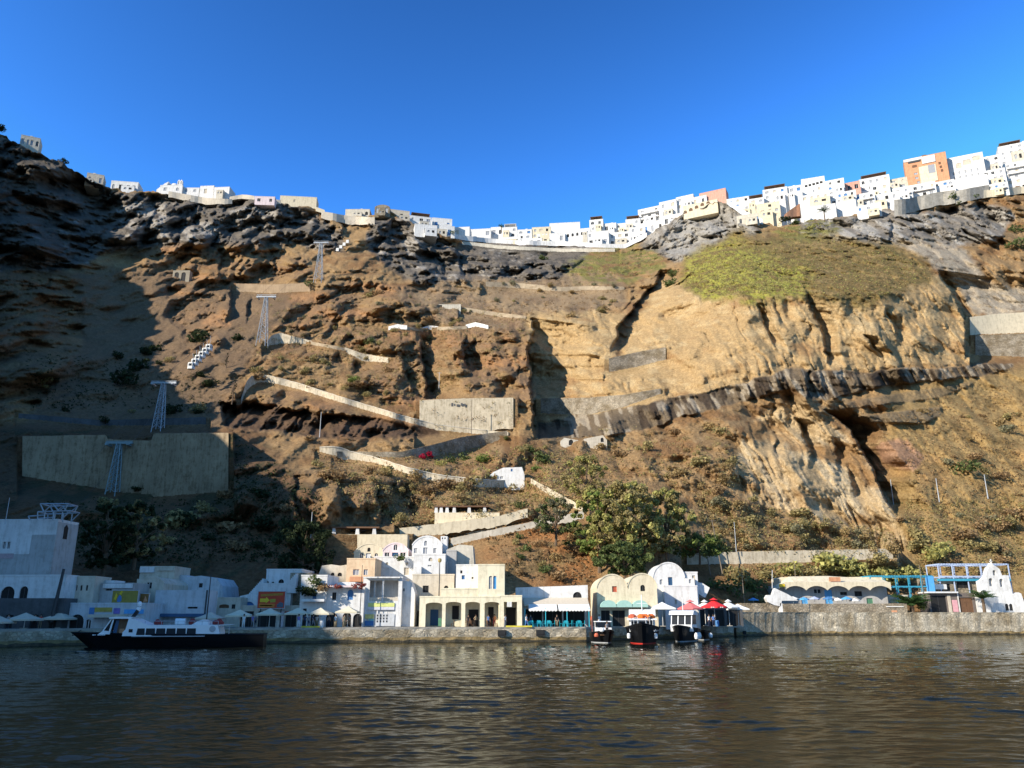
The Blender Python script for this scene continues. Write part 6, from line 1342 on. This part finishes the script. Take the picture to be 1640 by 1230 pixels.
# ---------------------------------------------------------------- boats
HULLB = mat('black_hull_paint', (.006, .0065, .008), .4, .2, 2, spec=.25)
BOATW = mat('white_boat_paint', (.80, .80, .78), .35, .05, 2, spec=.5)
BOATG = mat('grey_boat_paint', (.40, .41, .42), .4, .1, 2)
ORJ = mat('orange_lifejacket', (.75, .16, .03), .7, .1, 3)
RUB = mat('black_rubber', (.02, .02, .02), .7, .2, 3)
def hull(root, L, Bm, sheer, rake, draft=.7, fb=None, m=HULLB, boot=None, full=.55, deck=BOATG):
    """lofted hull, bow at x = 0: flared sections, raked stem, decked over"""
    k = MB(); ns, lv = 18, [-draft, -.05, .12, .5, .8, 1.0]
    def pt(i, j, s):
        t_ = i/ns; zs = sheer(t_); z = lv[j] if j < 3 else zs*lv[j]
        x0 = rake*(1-max(0, min(1, (z+draft)/(sheer(0)+draft)))); x = x0+t_*(L-x0)
        b = Bm/2*(min(1, t_/full)**.62 if t_ < full else 1-.14*((t_-full)/(1-full))**2); fl = .50+.5*((z+draft)/(zs+draft))**.55
        return (x, s*b*fl, z)
    for i in range(ns):
        for j in range(5):
            mi = 1 if (boot and j == 1) else 0
            k.face([pt(i, j, -1), pt(i+1, j, -1), pt(i+1, j+1, -1), pt(i, j+1, -1)], mi); k.face([pt(i, j, 1), pt(i, j+1, 1), pt(i+1, j+1, 1), pt(i+1, j, 1)], mi)
    for j in range(5): k.face([pt(ns, j, -1), pt(ns, j, 1), pt(ns, j+1, 1), pt(ns, j+1, -1)])
    k.build('hull', [m, boot or m], root)
    k = MB()
    for i in range(ns):
        a, b, c, d = pt(i, 5, -1), pt(i+1, 5, -1), pt(i+1, 5, 1), pt(i, 5, 1); dz = -.18
        k.face([(q[0], q[1]*.97, q[2]+dz) for q in (a, b, c, d)])
    k.build('deck', deck, root)
    k = MB()
    for s in (-1, 1): k.tube([pt(i, 5, s) for i in range(ns+1)], .06, 5)
    k.build('gunwale', m, root); return pt
Yf, YAWF = 99.5, rad(10); p0 = at(110, 1035, Yf); _a1 = slope(425, 1020)[0]; FW = (_a1*Yf-p0.x)/(math.cos(YAWF)-_a1*math.sin(YAWF)); q = FW/315
fer = thing('ferry', (p0.x, Yf, 0), 'long black hulled ferry with a white cabin moored at the left quay', 'ferry', None, YAWF)
def FX(u): return (u-110)*q
def FZ(v): return (1034.5-v)*q*.97
pt = hull(fer, FX(425), 4.4, lambda t_: FZ(1014)+(FZ(1010)-FZ(1014))*(1-t_)**2, 3.0, boot=HULLB, full=.45)
def fpoly(name, m, pts, half, par=None, y0=None, y1=None):
    k = MB(); k.prism([(FX(u), FZ(v)) for u, v in pts], -half if y0 is None else y0, half if y1 is None else y1); return k.build(name, m, par or fer)
fpoly('wheelhouse_front', BOATW, [(160,1013),(176,1013),(178,1008),(167,1007)], 1.7)
fpoly('wheelhouse_roof', BOATW, [(175,987.5),(208,987.5),(212,984.8),(185,984),(174,985.5)], 1.9)
fpoly('windscreen', GLASSD, [(167.2,1006.8),(174,1006.8),(180,988),(177.5,988)], 1.55)
for s in (-1, 1):
    fpoly('wheelhouse_post', BOATW, [(166,1007.2),(168,1007.2),(178.6,988),(176.8,988)], 0, y0=s*1.6-.06, y1=s*1.6+.06); fpoly('wheelhouse_post', BOATW, [(175,1013),(178,1013),(182,988),(180,988)], 0, y0=s*1.66-.06, y1=s*1.66+.06)
fpoly('wheelhouse_inner', BROWNW, [(183,1013),(200,1013),(203,988),(190,988)], 1.3); fpoly('blue_panel', NAVY, [(181,1013),(187,1013),(189,990),(184,990)], 1.35); fpoly('orange_panel', ORANGE, [(191,1013),(198,1013),(199,1004),(191,1004)], 1.34)
cab = fpoly('cabin', BOATW, [(199,1016),(352,1016),(353,1012),(349,998.2),(238,998.2),(212,987.2),(206,987.2),(203,1005),(199,1010)], 2.05)
fpoly('cabin_fairing', BOATW, [(304,998.1),(332,998.1),(330,991.5),(322,989),(314,991.5)], 1.3)
for i in range(6):
    a = 219+i*16.2; fpoly('cabin_window', GLASSD, [(a+(1.5 if i == 0 else 0),1014.5),(a+15,1014.5),(a+14.2,1003.5),(a+(3 if i == 0 else .4),1003.5)], 0, y0=-2.09, y1=-2.03)
fpoly('cabin_window', GLASSD, [(208.5,1010),(214.5,1010),(214.5,1004.5),(208.5,1004.5)], 0, y0=-2.09, y1=-2.03)
fpoly('rubbing_strake', BOATG, [(215,1017.2),(330,1017.2),(330,1015.8),(215,1015.8)], 2.46)
k = MB(); k.lathe([(.001, 0), (.36, 0), (.36, .05), (.22, .07), (.001, .07)], 16); o = k.build('life_ring', BOATG, fer); o.rotation_euler = (math.pi/2, 0, 0); o.location = (FX(341), -2.06, FZ(1004.5))
fpoly('exhaust_mast', RUB, [(201,988),(206,988),(214,974),(210,972)], .35); fpoly('mast_head', BOATW, [(208.5,975),(214,975),(215.5,968),(210.5,968)], .3)
k = MB(); k.lathe([(.001, 0), (.22, .05), (.28, .3), (.2, .55), (.001, .62)], 10, (FX(213), 0, FZ(967))); k.tube([(FX(213), 0, FZ(969)), (FX(213), 0, FZ(960))], .03, 5); k.build('radar', BOATW, fer)
k = MB(); k.tube([(FX(274), .2, FZ(993)), (FX(275), .2, FZ(993)), (FX(289), .2, FZ(993)), (FX(290), .2, FZ(993))], .42, 10); k.box(FX(276), FX(278), -.1, .5, FZ(998.1), FZ(993)); k.box(FX(286), FX(288), -.1, .5, FZ(998.1), FZ(993)); k.build('liferaft_canister', BOATW, fer)
k = MB()
for i in range(12): x = FX(206+i*13); k.tube([(x, -1.9, FZ(998)), (x, -1.9, FZ(991.5))], .025, 4)
k.tube([(FX(240), -1.9, FZ(991.5)), (FX(349), -1.9, FZ(991.5))], .03, 4); k.build('roof_rail', STEEL, fer)
DRED = mat('dull_red_cover', (.26, .04, .035), .8, .25, 3)
for u, s_ in ((244, .8), (249, .6), (301, .9), (339, .7), (345, .9), (349, .6)): k = MB(); k.lathe([(.001, 0), (.45*s_, .03), (.5*s_, .3), (.42*s_, .55*s_), (.2*s_, .8*s_), (.001, .85*s_)], 9, (FX(u), .4, FZ(998.1))); k.build('red_bundle', DRED, fer)
fpoly('stern_canopy', BOATW, [(350,999),(368,998),(368,997),(350,997.8)], 1.9)
for u in (352, 367): fpoly('stern_post', STEEL, [(u,1014),(u+.8,1014),(u+.8,998),(u,998)], 0, y0=-1.8, y1=-1.7)
k = MB()
for i, (a, b) in enumerate([(153,155),(156,157),(160.5,163),(164,166),(167,169),(170,171.5)]): k.box(FX(a), FX(b), -2.02+.02*i, -1.7, FZ(1014.8), FZ(1013.2))
tag(k.build('name_lettering', BOATW, fer), kind='stuff')
k = MB(); k.tube([(FX(113), 0, FZ(1011)), (FX(100), 3, FZ(1017)), (FX(90), 9, QZ)], .04, 5); k.build('mooring_line', RUB, fer)

def facing_boat(name, label, cat, u, v, L, Bm, sh, yaw, m, boot=None, rake=1.4):
    p = atz(u, v, 0); r = thing(name, (p.x, p.y, 0), label, cat, None, rad(yaw)); ptf = hull(r, L, Bm, lambda t_: sh*(1+.35*(1-t_)**2), rake, m=m, boot=boot); return r, ptf, p
# the black tour boat, bow towards the viewer
r, ptf, p = facing_boat('tour_boat', 'black tour boat with a red waterline facing the viewer in the centre', 'boat', 1029, 1032, 7.6, 4.6, 1.95, 80, HULLB, mat('red_boot_stripe', (.55, .04, .03), .4, .1, 3))
k = MB(); k.box(2.9, 6.6, -1.7, 1.7, 1.5, 3.0); k.build('cabin', BOATW, r)
for i in range(3): k = MB(); k.box(2.82, 2.88, -1.5+i*1.05, -.65+i*1.05, 2.2, 2.85); k.build('cabin_window', GLASSD, r)
k = MB(); k.prism([(2.3, 3.02), (7.2, 3.02), (7.0, 3.2), (2.6, 3.2)], -1.95, 1.95); k.build('roof', BOATW, r)
for x, y in ((3.2, -1.2), (3.3, .1), (4.6, 1.3), (4.0, -.4)): k = MB(); k.lathe([(.001, 0), (.55, .06), (.6, .35), (.25, .6), (.001, .62)], 9, (x, y, 3.2)); k.build('lifejacket_bundle', ORJ if y < 1 else REDP, r)
for s in (-1, 1):
    k = MB(); pts = [(ptf(i, 5, s)[0]+.1, ptf(i, 5, s)[1]*.95, ptf(i, 5, s)[2]) for i in range(1, 6)]
    for pp in pts[::2]: k.tube([pp, (pp[0], pp[1], pp[2]+.85)], .03, 4)
    k.tube([(a, b, c+.85) for a, b, c in pts], .03, 4); k.build('bow_rail', BOATW, r)
k = MB(); k.tube([(6, 0, 3.2), (6, 0, 6.4)], .06, 5); k.tube([(6, -.7, 5.2), (6, .7, 5.2)], .03, 4); k.build('mast', BOATW, r)
k = MB(); k.prism([(5.2, 3.5), (7.6, 3.4), (7.4, 3.6), (6.2, 4.4)], -1.8, 1.8); k.build('awning', WCANVAS, r)
k = MB(); k.lathe([(.001, -.35), (.2, -.3), (.24, 0), (.2, .3), (.001, .35)], 8, (2.2, -1.75, 1.0)); k.build('fender', BOATW, r)
k = MB(); k.lathe([(.001, -.35), (.2, -.3), (.24, 0), (.2, .3), (.001, .35)], 8, (2.2, 1.8, 1.0)); k.build('fender', BOATW, r)
k = MB()
for i, (a, b, c) in enumerate([(1.1,1.55,.05),(1.6,1.8,.14),(1.9,2.2,.02),(2.3,2.7,.1),(1.3,2.5,-.3)]):
    xa = ptf(3, 4, -1); k.add([], [], 0); k.box(a, b, -2.16+(2.5-a)*.40, -2.10+(2.5-a)*.40, 1.55+c, 1.66+c)
tag(k.build('name_lettering', BOATW, r), kind='stuff')
# open boat with outboard, left of it
r, ptf, p = facing_boat('motor_boat', 'small dark open boat with an outboard motor left of the black tour boat', 'boat', 977, 1030.5, 5.6, 3.2, 1.3, 100, HULLB, BOATG)
k = MB(); k.prism([(2.0, 1.0), (3.9, 1.0), (3.7, 2.0), (2.4, 2.0)], -1.0, 1.0); k.prism([(2.6, 2.75), (4.0, 2.75), (3.9, 2.86), (2.7, 2.86)], -1.1, 1.1); k.box(3.7, 3.78, -1.0, -.92, 2.0, 2.75); k.box(3.7, 3.78, .92, 1.0, 2.0, 2.75); k.build('console', BOATW, r)
k = MB(); k.prism([(2.42, 2.01), (2.52, 2.01), (2.8, 2.74), (2.7, 2.74)], -.95, .95); k.build('windscreen', GLASSD, r)
k = MB(); k.box(.9, 1.5, -.95, .95, 1.0, 1.12); k.box(4.4, 4.9, -1.1, 1.1, 1.0, 1.15); k.build('bench', BROWNW, r)
k = MB(); k.box(6.5, 6.9, -.22, .22, -.3, 1.0); k.box(6.35, 7.0, -.32, .32, 1.0, 1.75); k.build('outboard_motor', RUB, r)
k = MB(); k.lathe([(.001, -.3), (.3, -.15), (.33, .05), (.2, .3), (.001, .34)], 9, (.6, .9, 1.7)); k.build('buoy', BOATW, r)
k = MB(); k.lathe([(.001, -.3), (.3, -.15), (.33, .05), (.2, .3), (.001, .34)], 9, (1.2, 1.5, 1.0)); k.build('red_buoy', REDP, r)
k = MB(); k.tube([(5.5, .9, 1.2), (5.5, .9, 3.6)], .03, 4); k.prism([(5.5, 3.1), (6.3, 2.9), (6.2, 3.4), (5.5, 3.55)], .88, .92); k.build('flag', REDP, r)
# white cabin boat right of it
r, ptf, p = facing_boat('cabin_boat', 'dark hulled boat with a white wheelhouse and round white fenders right of the tour boat', 'boat', 1087, 1028.5, 8.6, 3.9, 1.7, 68, HULLB, BOATG)
k = MB(); ww = 1.55; k.prism([(2.6, 1.4), (6.6, 1.4), (6.6, 2.35), (2.4, 2.35)], -ww, ww); k.build('cabin', BOATW, r)
for y in (-1.5, -.55, .45, 1.4): k = MB(); k.prism([(2.45, 2.35), (2.6, 2.35), (3.15, 3.7), (3.0, 3.7)], y-.06, y+.06); k.build('window_post', BOATW, r)
for y0, y1 in ((-1.42, -.62), (-.48, .38), (.52, 1.33)): k = MB(); k.prism([(2.55, 2.36), (2.6, 2.36), (3.12, 3.69), (3.07, 3.69)], y0, y1); k.build('cabin_window', GLASSD, r)
k = MB(); k.box(3.2, 6.5, -1.5, -1.44, 2.36, 3.69); k.box(3.2, 6.5, 1.34, 1.4, 2.36, 3.69); k.build('side_glazing', GLASSD, r)
k = MB(); k.prism([(2.7, 3.7), (7.0, 3.7), (6.6, 4.05), (5, 4.35), (3.4, 4.25)], -1.75, 1.75); k.build('roof', BOATW, r)
k = MB(); k.tube([(4.5, 0, 4.3), (4.5, 0, 6.2)], .05, 5); k.build('mast', BOATW, r)
for i in range(3): k = MB(); k.lathe([(.001, -.45), (.22, -.36), (.29, 0), (.22, .36), (.08, .5), (.001, .52)], 9, (2.6+i*1.7, -2.05+.05*i, .75)); k.build('fender', BOATW, r)
# little dinghy by the quay further right
r, ptf, p = facing_boat('dinghy', 'small dark dinghy with an outboard by the quay under the red parasols', 'boat', 1128, 1025.5, 5.5, 2.4, 1.1, 80, HULLB, BOATG)
k = MB(); k.box(1.6, 2.0, -.9, .9, .8, .92); k.box(3.4, 3.8, -.95, .95, .8, .92); k.build('bench', BOATG, r)
k = MB(); k.box(5.4, 5.75, -.2, .2, -.3, .8); k.box(5.3, 5.85, -.26, .26, .8, 1.4); k.build('outboard_motor', STEEL, r)
k = MB(); k.lathe([(.001, -.4), (.26, -.3), (.33, 0), (.24, .3), (.001, .4)], 9, (1.3, -1.05, .7)); k.build('fender', BOATW, r)
for i, (u, v, lab) in enumerate([(804, 1014, 'black rubber fender block on the quay wall, left of two'), (865.5, 1013.5, 'black rubber fender block on the quay wall, right of two'), (1192, 1013, 'small black drain block low on the sea wall')]):
    Y = (yq(u) if u < 1180 else yr(u)); p = at(u, v, Y); k = MB(); s = .62 if i < 2 else .3
    k.box(-s, s, -.32, .1, -.42 if i < 2 else -.3, .42 if i < 2 else .3); k.box(-s*.75, s*.75, -.38, -.321, -.22, .22); o = k.build('quay_fender', RUB); o.location = p; tag(o, lab, 'fender', 'black blocks on the quay')
for u0, u1, lab in ((483, 512, 'faded yellow painted kerb on the quay edge in front of the loggia shops'), (810, 852, 'bright yellow painted kerb on the quay edge by the arcade')):
    k = MB(); ya = yq((u0+u1)/2)+.3; a, b = at(u0, 1004, ya), at(u1, 1004, ya); k.box(a.x, b.x, ya-.25, ya+.25, QZ+.003, QZ+.22); tag(k.build('kerb', mat('yellow_kerb_paint', (.62, .52, .06), .7, .25, 2)), lab, 'kerb')

# ---------------------------------------------------------------- parasols and café furniture
def parasol(label, u, v, w_, m, Y, zb=QZ, square=True, vent=False, grp='cream parasols along the quay'):
    p = at(u, v, Y); H = p.z-zb; r = thing('parasol', (p.x, Y, zb), label, 'parasol', grp); h = w_/2; n = 4 if square else 8
    ring = [(h*(1.414 if square else 1.05)*math.cos(math.pi/4+2*math.pi*i/n), h*(1.414 if square else 1.05)*math.sin(math.pi/4+2*math.pi*i/n)) for i in range(n)]; dz = w_*.26
    k = MB()
    for i in range(n):
        a, b = ring[i], ring[(i+1) % n]; T = (0, 0, H); ma = (a[0]*.45, a[1]*.45, H-dz*.52); mb_ = (b[0]*.45, b[1]*.45, H-dz*.52); ea = (a[0], a[1], H-dz); eb = (b[0], b[1], H-dz)
        k.face([ma, mb_, T]); k.face([ea, eb, mb_, ma]); k.face([(ea[0]*.99, ea[1]*.99, ea[2]-.2), (eb[0]*.99, eb[1]*.99, eb[2]-.2), eb, ea])
    k.build('canopy', m, r)
    if vent:
        k = MB()
        for i in range(n): a, b = ring[i], ring[(i+1) % n]; k.face([(a[0]*.34, a[1]*.34, H-.05), (b[0]*.34, b[1]*.34, H-.05), (0, 0, H+.32)])
        k.build('vent', m, r)
    k = MB(); k.tube([(0, 0, 0), (0, 0, H-.02)], .04, 6); k.build('pole', WCANVAS, r)
    for i in range(n): k = MB(); k.tube([(0, 0, H-dz*1.25), (ring[i][0]*.55, ring[i][1]*.55, H-dz*.66)], .02, 4); k.build('strut', STEEL, r)
    k = MB(); k.box(-.35, .35, -.35, .35, 0, .1); k.build('base', CONC, r); return r
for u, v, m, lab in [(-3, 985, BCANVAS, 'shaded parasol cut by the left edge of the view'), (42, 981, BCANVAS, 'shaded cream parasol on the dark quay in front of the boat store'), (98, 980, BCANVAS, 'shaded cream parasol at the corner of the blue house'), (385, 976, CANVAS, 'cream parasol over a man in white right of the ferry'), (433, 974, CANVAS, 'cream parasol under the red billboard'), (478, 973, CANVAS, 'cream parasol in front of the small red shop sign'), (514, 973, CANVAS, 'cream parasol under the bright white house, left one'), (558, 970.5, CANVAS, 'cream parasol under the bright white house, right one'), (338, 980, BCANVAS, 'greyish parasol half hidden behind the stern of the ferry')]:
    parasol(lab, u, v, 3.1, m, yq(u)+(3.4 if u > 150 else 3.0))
YR = 131
for u, v, w_, m, lab, sq, Yo in [(1105, 963.5, 3.9, PCANVAS, 'faded red vented parasol, left of the red pair', False, 0), (1143, 960.5, 4.1, RCANVAS, 'bright red vented parasol with pale lettering, right of the red pair', False, 1.0), (1128, 963.5, 3.4, WCANVAS, 'off white parasol half hidden between the red ones', False, 4.5), (1166, 963, 3.4, WCANVAS, 'off white parasol right of the bright red one', False, 2.0), (1181, 967, 3.0, WCANVAS, 'lower off white parasol at the end of the sea wall', True, 4.0), (1060, 964, 3.6, WCANVAS, 'white parasol behind the tour boat under the domed house', True, -2)]:
    r = parasol(lab, u, v, w_, m, YR+Yo, vent=not sq, square=sq, grp='parasols by the small boats')
    if m is RCANVAS:
        k = MB(); H = at(u, v, YR+Yo).z-QZ
        for i in range(7): k.box(-1.0+i*.29, -.82+i*.29, -1.98, -1.93, H-w_*.26-.17, H-w_*.26-.04)
        tag(k.build('print', WCANVAS, r), kind='stuff')
def chair(label, x, y, rz, m, grp, z=QZ):
    r = thing('chair', (x, y, z), label, 'chair', grp, rz); k = MB(); k.box(-.22, .22, -.22, .22, .43, .47); k.build('seat', m, r)
    k = MB(); k.box(-.22, -.18, .18, .22, .47, .92); k.box(.18, .22, .18, .22, .47, .92)
    for i in range(4): k.box(-.18, .18, .185, .215, .55+i*.1, .61+i*.1)
    k.build('backrest', m, r)
    for sx in (-1, 1):
        for sy in (-1, 1): k = MB(); k.box(sx*.19-.022, sx*.19+.022, sy*.19-.022, sy*.19+.022, 0, .43); k.build('leg', m, r)
    return r
def table(label, x, y, m, grp, z=QZ):
    r = thing('table', (x, y, z), label, 'table', grp); k = MB(); k.box(-.42, .42, -.42, .42, .72, .76); k.build('tabletop', m, r)
    for sx in (-1, 1):
        for sy in (-1, 1): k = MB(); k.box(sx*.36-.025, sx*.36+.025, sy*.36-.025, sy*.36+.025, 0, .72); k.build('leg', m, r)
    return r
ch0 = tb0 = None; glab = 'turquoise wooden taverna chair under the white awnings'
for i, u in enumerate((851, 863, 879, 906, 927)):
    Y = yq(u)+3.4; c = at(u, 1003, Y)
    if tb0 is None: tb = tb0 = table('turquoise taverna table under the white awnings', c.x, Y, TURQ, 'taverna tables')
    else: tb = copy_tree(tb0); tb.location = (c.x, Y, QZ)
    for dx, dy, rz in ((-.68, 0, math.pi/2), (.68, 0, -math.pi/2), (0, .66, 0), (0, -.66, math.pi)):
        if ch0 is None: cc = ch0 = chair(glab, c.x+dx, Y+dy, rz, TURQ, 'taverna chairs')
        else: cc = copy_tree(ch0); cc.location = (c.x+dx, Y+dy, QZ); cc.rotation_euler = (0, 0, rz)
ch1 = None
for u, Y in ((748, 124.4), (753, 124.9), (759, 124.5), (782, 124.6), (788, 125), (794, 124.5), (725, 124.8)):
    c = at(u, 1003, Y)
    if ch1 is None: ch1 = chair('dark café chair inside the arcade', c.x, Y, .4, BROWNW, 'arcade chairs')
    else: cc = copy_tree(ch1); cc.location = (c.x, Y, QZ); cc.rotation_euler = (0, 0, (u*37) % 6)

# ---------------------------------------------------------------- people on the quay
SKIN = mat('skin', (.45, .27, .18), .6, .08, 4); HAIR = mat('dark_hair', (.03, .02, .015), .6, .2, 8)
CL = {'white': mat('white_cloth', (.75, .74, .70), .85, .08, 4), 'blue': mat('blue_cloth', (.10, .20, .45), .85, .12, 4), 'navy': mat('navy_cloth', (.03, .04, .08), .85, .12, 4), 'red': mat('red_cloth', (.50, .06, .05), .85, .12, 4), 'grey': mat('grey_cloth', (.25, .25, .26), .85, .12, 4), 'black': mat('black_cloth', (.02, .02, .022), .85, .2, 4), 'khaki': mat('khaki_cloth', (.33, .27, .17), .85, .12, 4), 'violet': mat('violet_cloth', (.22, .18, .42), .85, .12, 4), 'orange': mat('orange_cloth', (.62, .22, .08), .85, .12, 4)}
def body_mesh(pose):
    V_, E_, R_ = [], [], []
    def v(p, r, par=None):
        V_.append(p); R_.append(r); i = len(V_)-1
        if par is not None: E_.append((par, i))
        return i
    sit = pose == 'sit'; zb = .52 if sit else .95
    pel = v((0, 0, zb), .135); ab = v((0, .01, zb+.17), .125, pel); chs = v((0, .0, zb+.36), .145, ab); nk0 = v((0, -.005, zb+.50), .075, chs); nk = v((0, -.02, zb+.57), .055, nk0)
    h1 = v((0, -.035, zb+.65), .088, nk); h2 = v((0, -.03, zb+.73), .095, h1); v((0, -.02, zb+.80), .07, h2)
    for s in (-1, 1):
        sh = v((s*.17, .0, zb+.44), .062, chs)
        if pose == 'walk': el = v((s*.25, s*.12, zb+.18), .045, sh); wr = v((s*.24, s*.16-.14, zb-.03), .033, el)
        elif sit: el = v((s*.24, -.05, zb+.20), .045, sh); wr = v((s*.16, -.27, zb+.16), .033, el)
        elif pose == 'hip': el = v((s*.31, .06, zb+.20), .045, sh); wr = v((s*.20, -.06, zb+.05), .033, el)
        else: el = v((s*.235, .02, zb+.17), .045, sh); wr = v((s*.25, -.05, zb-.05), .033, el)
        d = Vector(V_[wr])-Vector(V_[el]); d.normalize(); pm = v(tuple(Vector(V_[wr])+d*.075), .034, wr); side = Vector((0, -1, 0)) if abs(d.y) < .8 else Vector((1, 0, 0))
        for f in range(4):
            b = Vector(V_[pm])+d*.035+side*(.03-.02*f); f1 = v(tuple(b), .010, pm); v(tuple(b+d*(.06-.006*abs(f-1))+Vector((-s*.012, 0, 0))), .008, f1)
        t_ = v(tuple(Vector(V_[wr])+d*.03+side*.045), .011, wr); v(tuple(Vector(V_[wr])+d*.07+side*.07), .009, t_)
        hp = v((s*.095, 0, zb-.05), .105, pel)
        if sit: kn = v((s*.12, -.42, zb-.02), .065, hp); an = v((s*.12, -.44, .10), .042, kn)
        elif pose == 'walk': kn = v((s*.10, -.10-s*.10, .50), .066, hp); an = v((s*.10, -.02-s*.24, .10), .042, kn)
        else: kn = v((s*.11, -.02, .50), .066, hp); an = v((s*.12, .02, .09), .042, kn)
        v((V_[an][0]+s*.02, V_[an][1]-.15, .045), .036, an)
    me = bpy.data.meshes.new('person'); me.from_pydata(V_, E_, []); o = bpy.data.objects.new('tmp', me); COL.objects.link(o)
    sk = o.modifiers.new('s', 'SKIN'); o.modifiers.new('d', 'SUBSURF').levels = 1
    for i, q_ in enumerate(me.skin_vertices[0].data): q_.radius = (R_[i], R_[i]*(.75 if i in (0, 1, 2) else 1)); q_.use_root = (i == 0)
    dg = bpy.context.evaluated_depsgraph_get(); dg.update(); ev = o.evaluated_get(dg); m2 = bpy.data.meshes.new_from_object(ev)
    bpy.data.objects.remove(o); return m2, zb
POSE = {k_: body_mesh(k_) for k_ in ('stand', 'walk', 'sit', 'hip')}
def person(label, u, Y, pose, top, bottom, rz=0, z=QZ, hat=False, s=1.):
    me0, zb = POSE[pose]; me = me0.copy(); me.materials.clear()
    for m_ in (SKIN, CL[top], CL[bottom]): me.materials.append(m_)
    for pl in me.polygons:
        c = pl.center; rel = c.z-zb
        arm = abs(c.x) > .20 and rel < .34 and pose != 'sit' or (pose == 'sit' and c.y < -.10 and rel > .07)
        if rel > .50 or (arm and not (pose != 'sit' and rel < -.25)): mi = 0
        elif rel > -.01 and not (pose == 'sit' and c.y < -.14): mi = 1
        elif pose != 'sit' and abs(c.x) > .2: mi = 0
        else: mi = 2
        pl.material_index = mi; pl.use_smooth = True
    c = at(u, 1000, Y); o = bpy.data.objects.new('person', me); COL.objects.link(o); o.location = (c.x, Y, z); o.rotation_euler = (0, 0, rz); o.scale = (s, s, s); tag(o, label, 'person', 'people at the old port')
    k = MB(); k.lathe([(.001, .135), (.06, .125), (.105, .07), (.118, 0), (.112, -.06)], 12, (0, -.018, zb+.735)); k.lathe([(.112, -.06), (.10, -.12), (.07, -.15)], 8, (0, -.018, zb+.735), a0=.1, a1=math.pi-.1)
    if hat: k.lathe([(.24, .04), (.12, .05)], 12, (0, -.02, zb+.735))
    k.build('hat' if hat else 'hair', CL['white'] if hat else HAIR, o)
    k = MB(); k.prism([(-.012, zb+.68), (.012, zb+.68), (.004, zb+.73), (-.004, zb+.73)], -.155, -.12); k.build('nose', SKIN, o)
    return o
ql = lambda u, d: yq(u)+d
for a in [('standing man in a white shirt under the cream parasol right of the ferry', 390, ql(390, 1.4), 'stand', 'white', 'white', 0), ('person in violet by the shop front right of the ferry', 404, ql(404, 3), 'walk', 'violet', 'grey', .6), ('person in grey behind the one in violet', 409, ql(409, 4.6), 'stand', 'grey', 'navy', -.4),
          ('person in a blue violet top under the parasol by the red shop sign', 478, ql(478, 1.8), 'stand', 'violet', 'white', .2), ('dark dressed person facing away beside the blue violet one', 488, ql(488, 1.6), 'hip', 'navy', 'black', 3), ('large dark dressed person in a group on the quay', 494, ql(494, 1.3), 'stand', 'grey', 'navy', 2.7), ('person in dark blue at the right of the group on the quay', 501, ql(501, 2.0), 'walk', 'navy', 'grey', 1.2), ('person in white behind the group on the quay', 507, ql(507, 3.2), 'stand', 'white', 'khaki', .3),
          ('person in a white top in front of the dark arched doorway', 537, ql(537, 2.6), 'stand', 'white', 'khaki', -.2), ('seated person in grey left of the arched doorway', 526, ql(526, 4.6), 'walk', 'grey', 'navy', .4), ('person in khaki under the right cream parasol', 551, ql(551, 2.2), 'stand', 'khaki', 'khaki', .5), ('person in grey beside the parasol pole', 559, ql(559, 3.2), 'hip', 'grey', 'black', -.6),
          ('person in dark clothes standing in the third arch of the arcade', 750, 124.8, 'stand', 'black', 'navy', 0), ('person in khaki standing in the third arch of the arcade', 762, 125.0, 'hip', 'khaki', 'black', .4), ('person in blue standing in the fourth arch of the arcade', 782, 124.6, 'stand', 'blue', 'navy', .2), ('person in orange red in the fourth arch of the arcade', 792, 124.4, 'hip', 'orange', 'red', -.3),
          ('person in a pale top by the last arch of the arcade', 809, 122.4, 'stand', 'white', 'grey', .8), ('person in pale blue walking at the left of the taverna', 843, ql(843, 2.2), 'walk', 'white', 'blue', 1.0), ('person in navy behind the pale blue walker', 850, ql(850, 4), 'stand', 'navy', 'blue', -.2), ('waiter in dark clothes between the turquoise tables', 892, ql(892, 3.2), 'stand', 'black', 'khaki', .3),
          ('person in blue by the small boats under the red parasols', 1143, 127.5, 'hip', 'blue', 'navy', 0), ('person in white under the red parasols', 1136, 129, 'stand', 'white', 'navy', .3), ('person in white on the quay at the left of the boathouses', 960, 125, 'stand', 'white', 'white', .2)]:
    person(*a)
o = person('person in black standing on the bow of the black tour boat', 1041, atz(1029, 1032, 0).y+2.2, 'hip', 'black', 'black', .2, z=1.95)
o = person('person in grey standing in the small open boat', 972, atz(977, 1030.5, 0).y+1.2, 'stand', 'grey', 'black', .4, z=1.05)
for i, (u, lab, tp) in enumerate([(12, 'person in grey in the deep shade at the far left of the quay', 'grey'), (55, 'person in khaki in the shade right of the first parasol', 'khaki'), (64, 'person in red brown in the shade before the boat store', 'red'), (78, 'person in white in the shade left of the blue house', 'white'), (88, 'person in grey by the corner parasol in the shade', 'grey')]):
    person(lab, u, ql(u, 3.2+.4*i), ('stand', 'walk', 'hip')[i % 3], tp, ('navy', 'black', 'khaki')[i % 3], .3*i)
# crates and scooters' clutter near the parasols
for u, m, lab in ((1149, BLUEP, 'blue plastic barrel under the bright red parasol'), (515, WHITE, 'white box at the foot of the parasol by the group'), (444, CONC, 'pale stone bollard at the quay edge under the red billboard')):
    c = at(u, 1003, yq(u)+1.0 if u < 900 else 128.5); k = MB(); k.lathe([(.001, .9), (.22, .9), (.26, .82), (.29, .45), (.26, .06), (.24, 0), (.001, 0)], 12); o = k.build('barrel' if u > 900 else 'bollard', m); o.location = (c.x, c.y, QZ); tag(o, lab, 'barrel' if u > 900 else 'bollard')
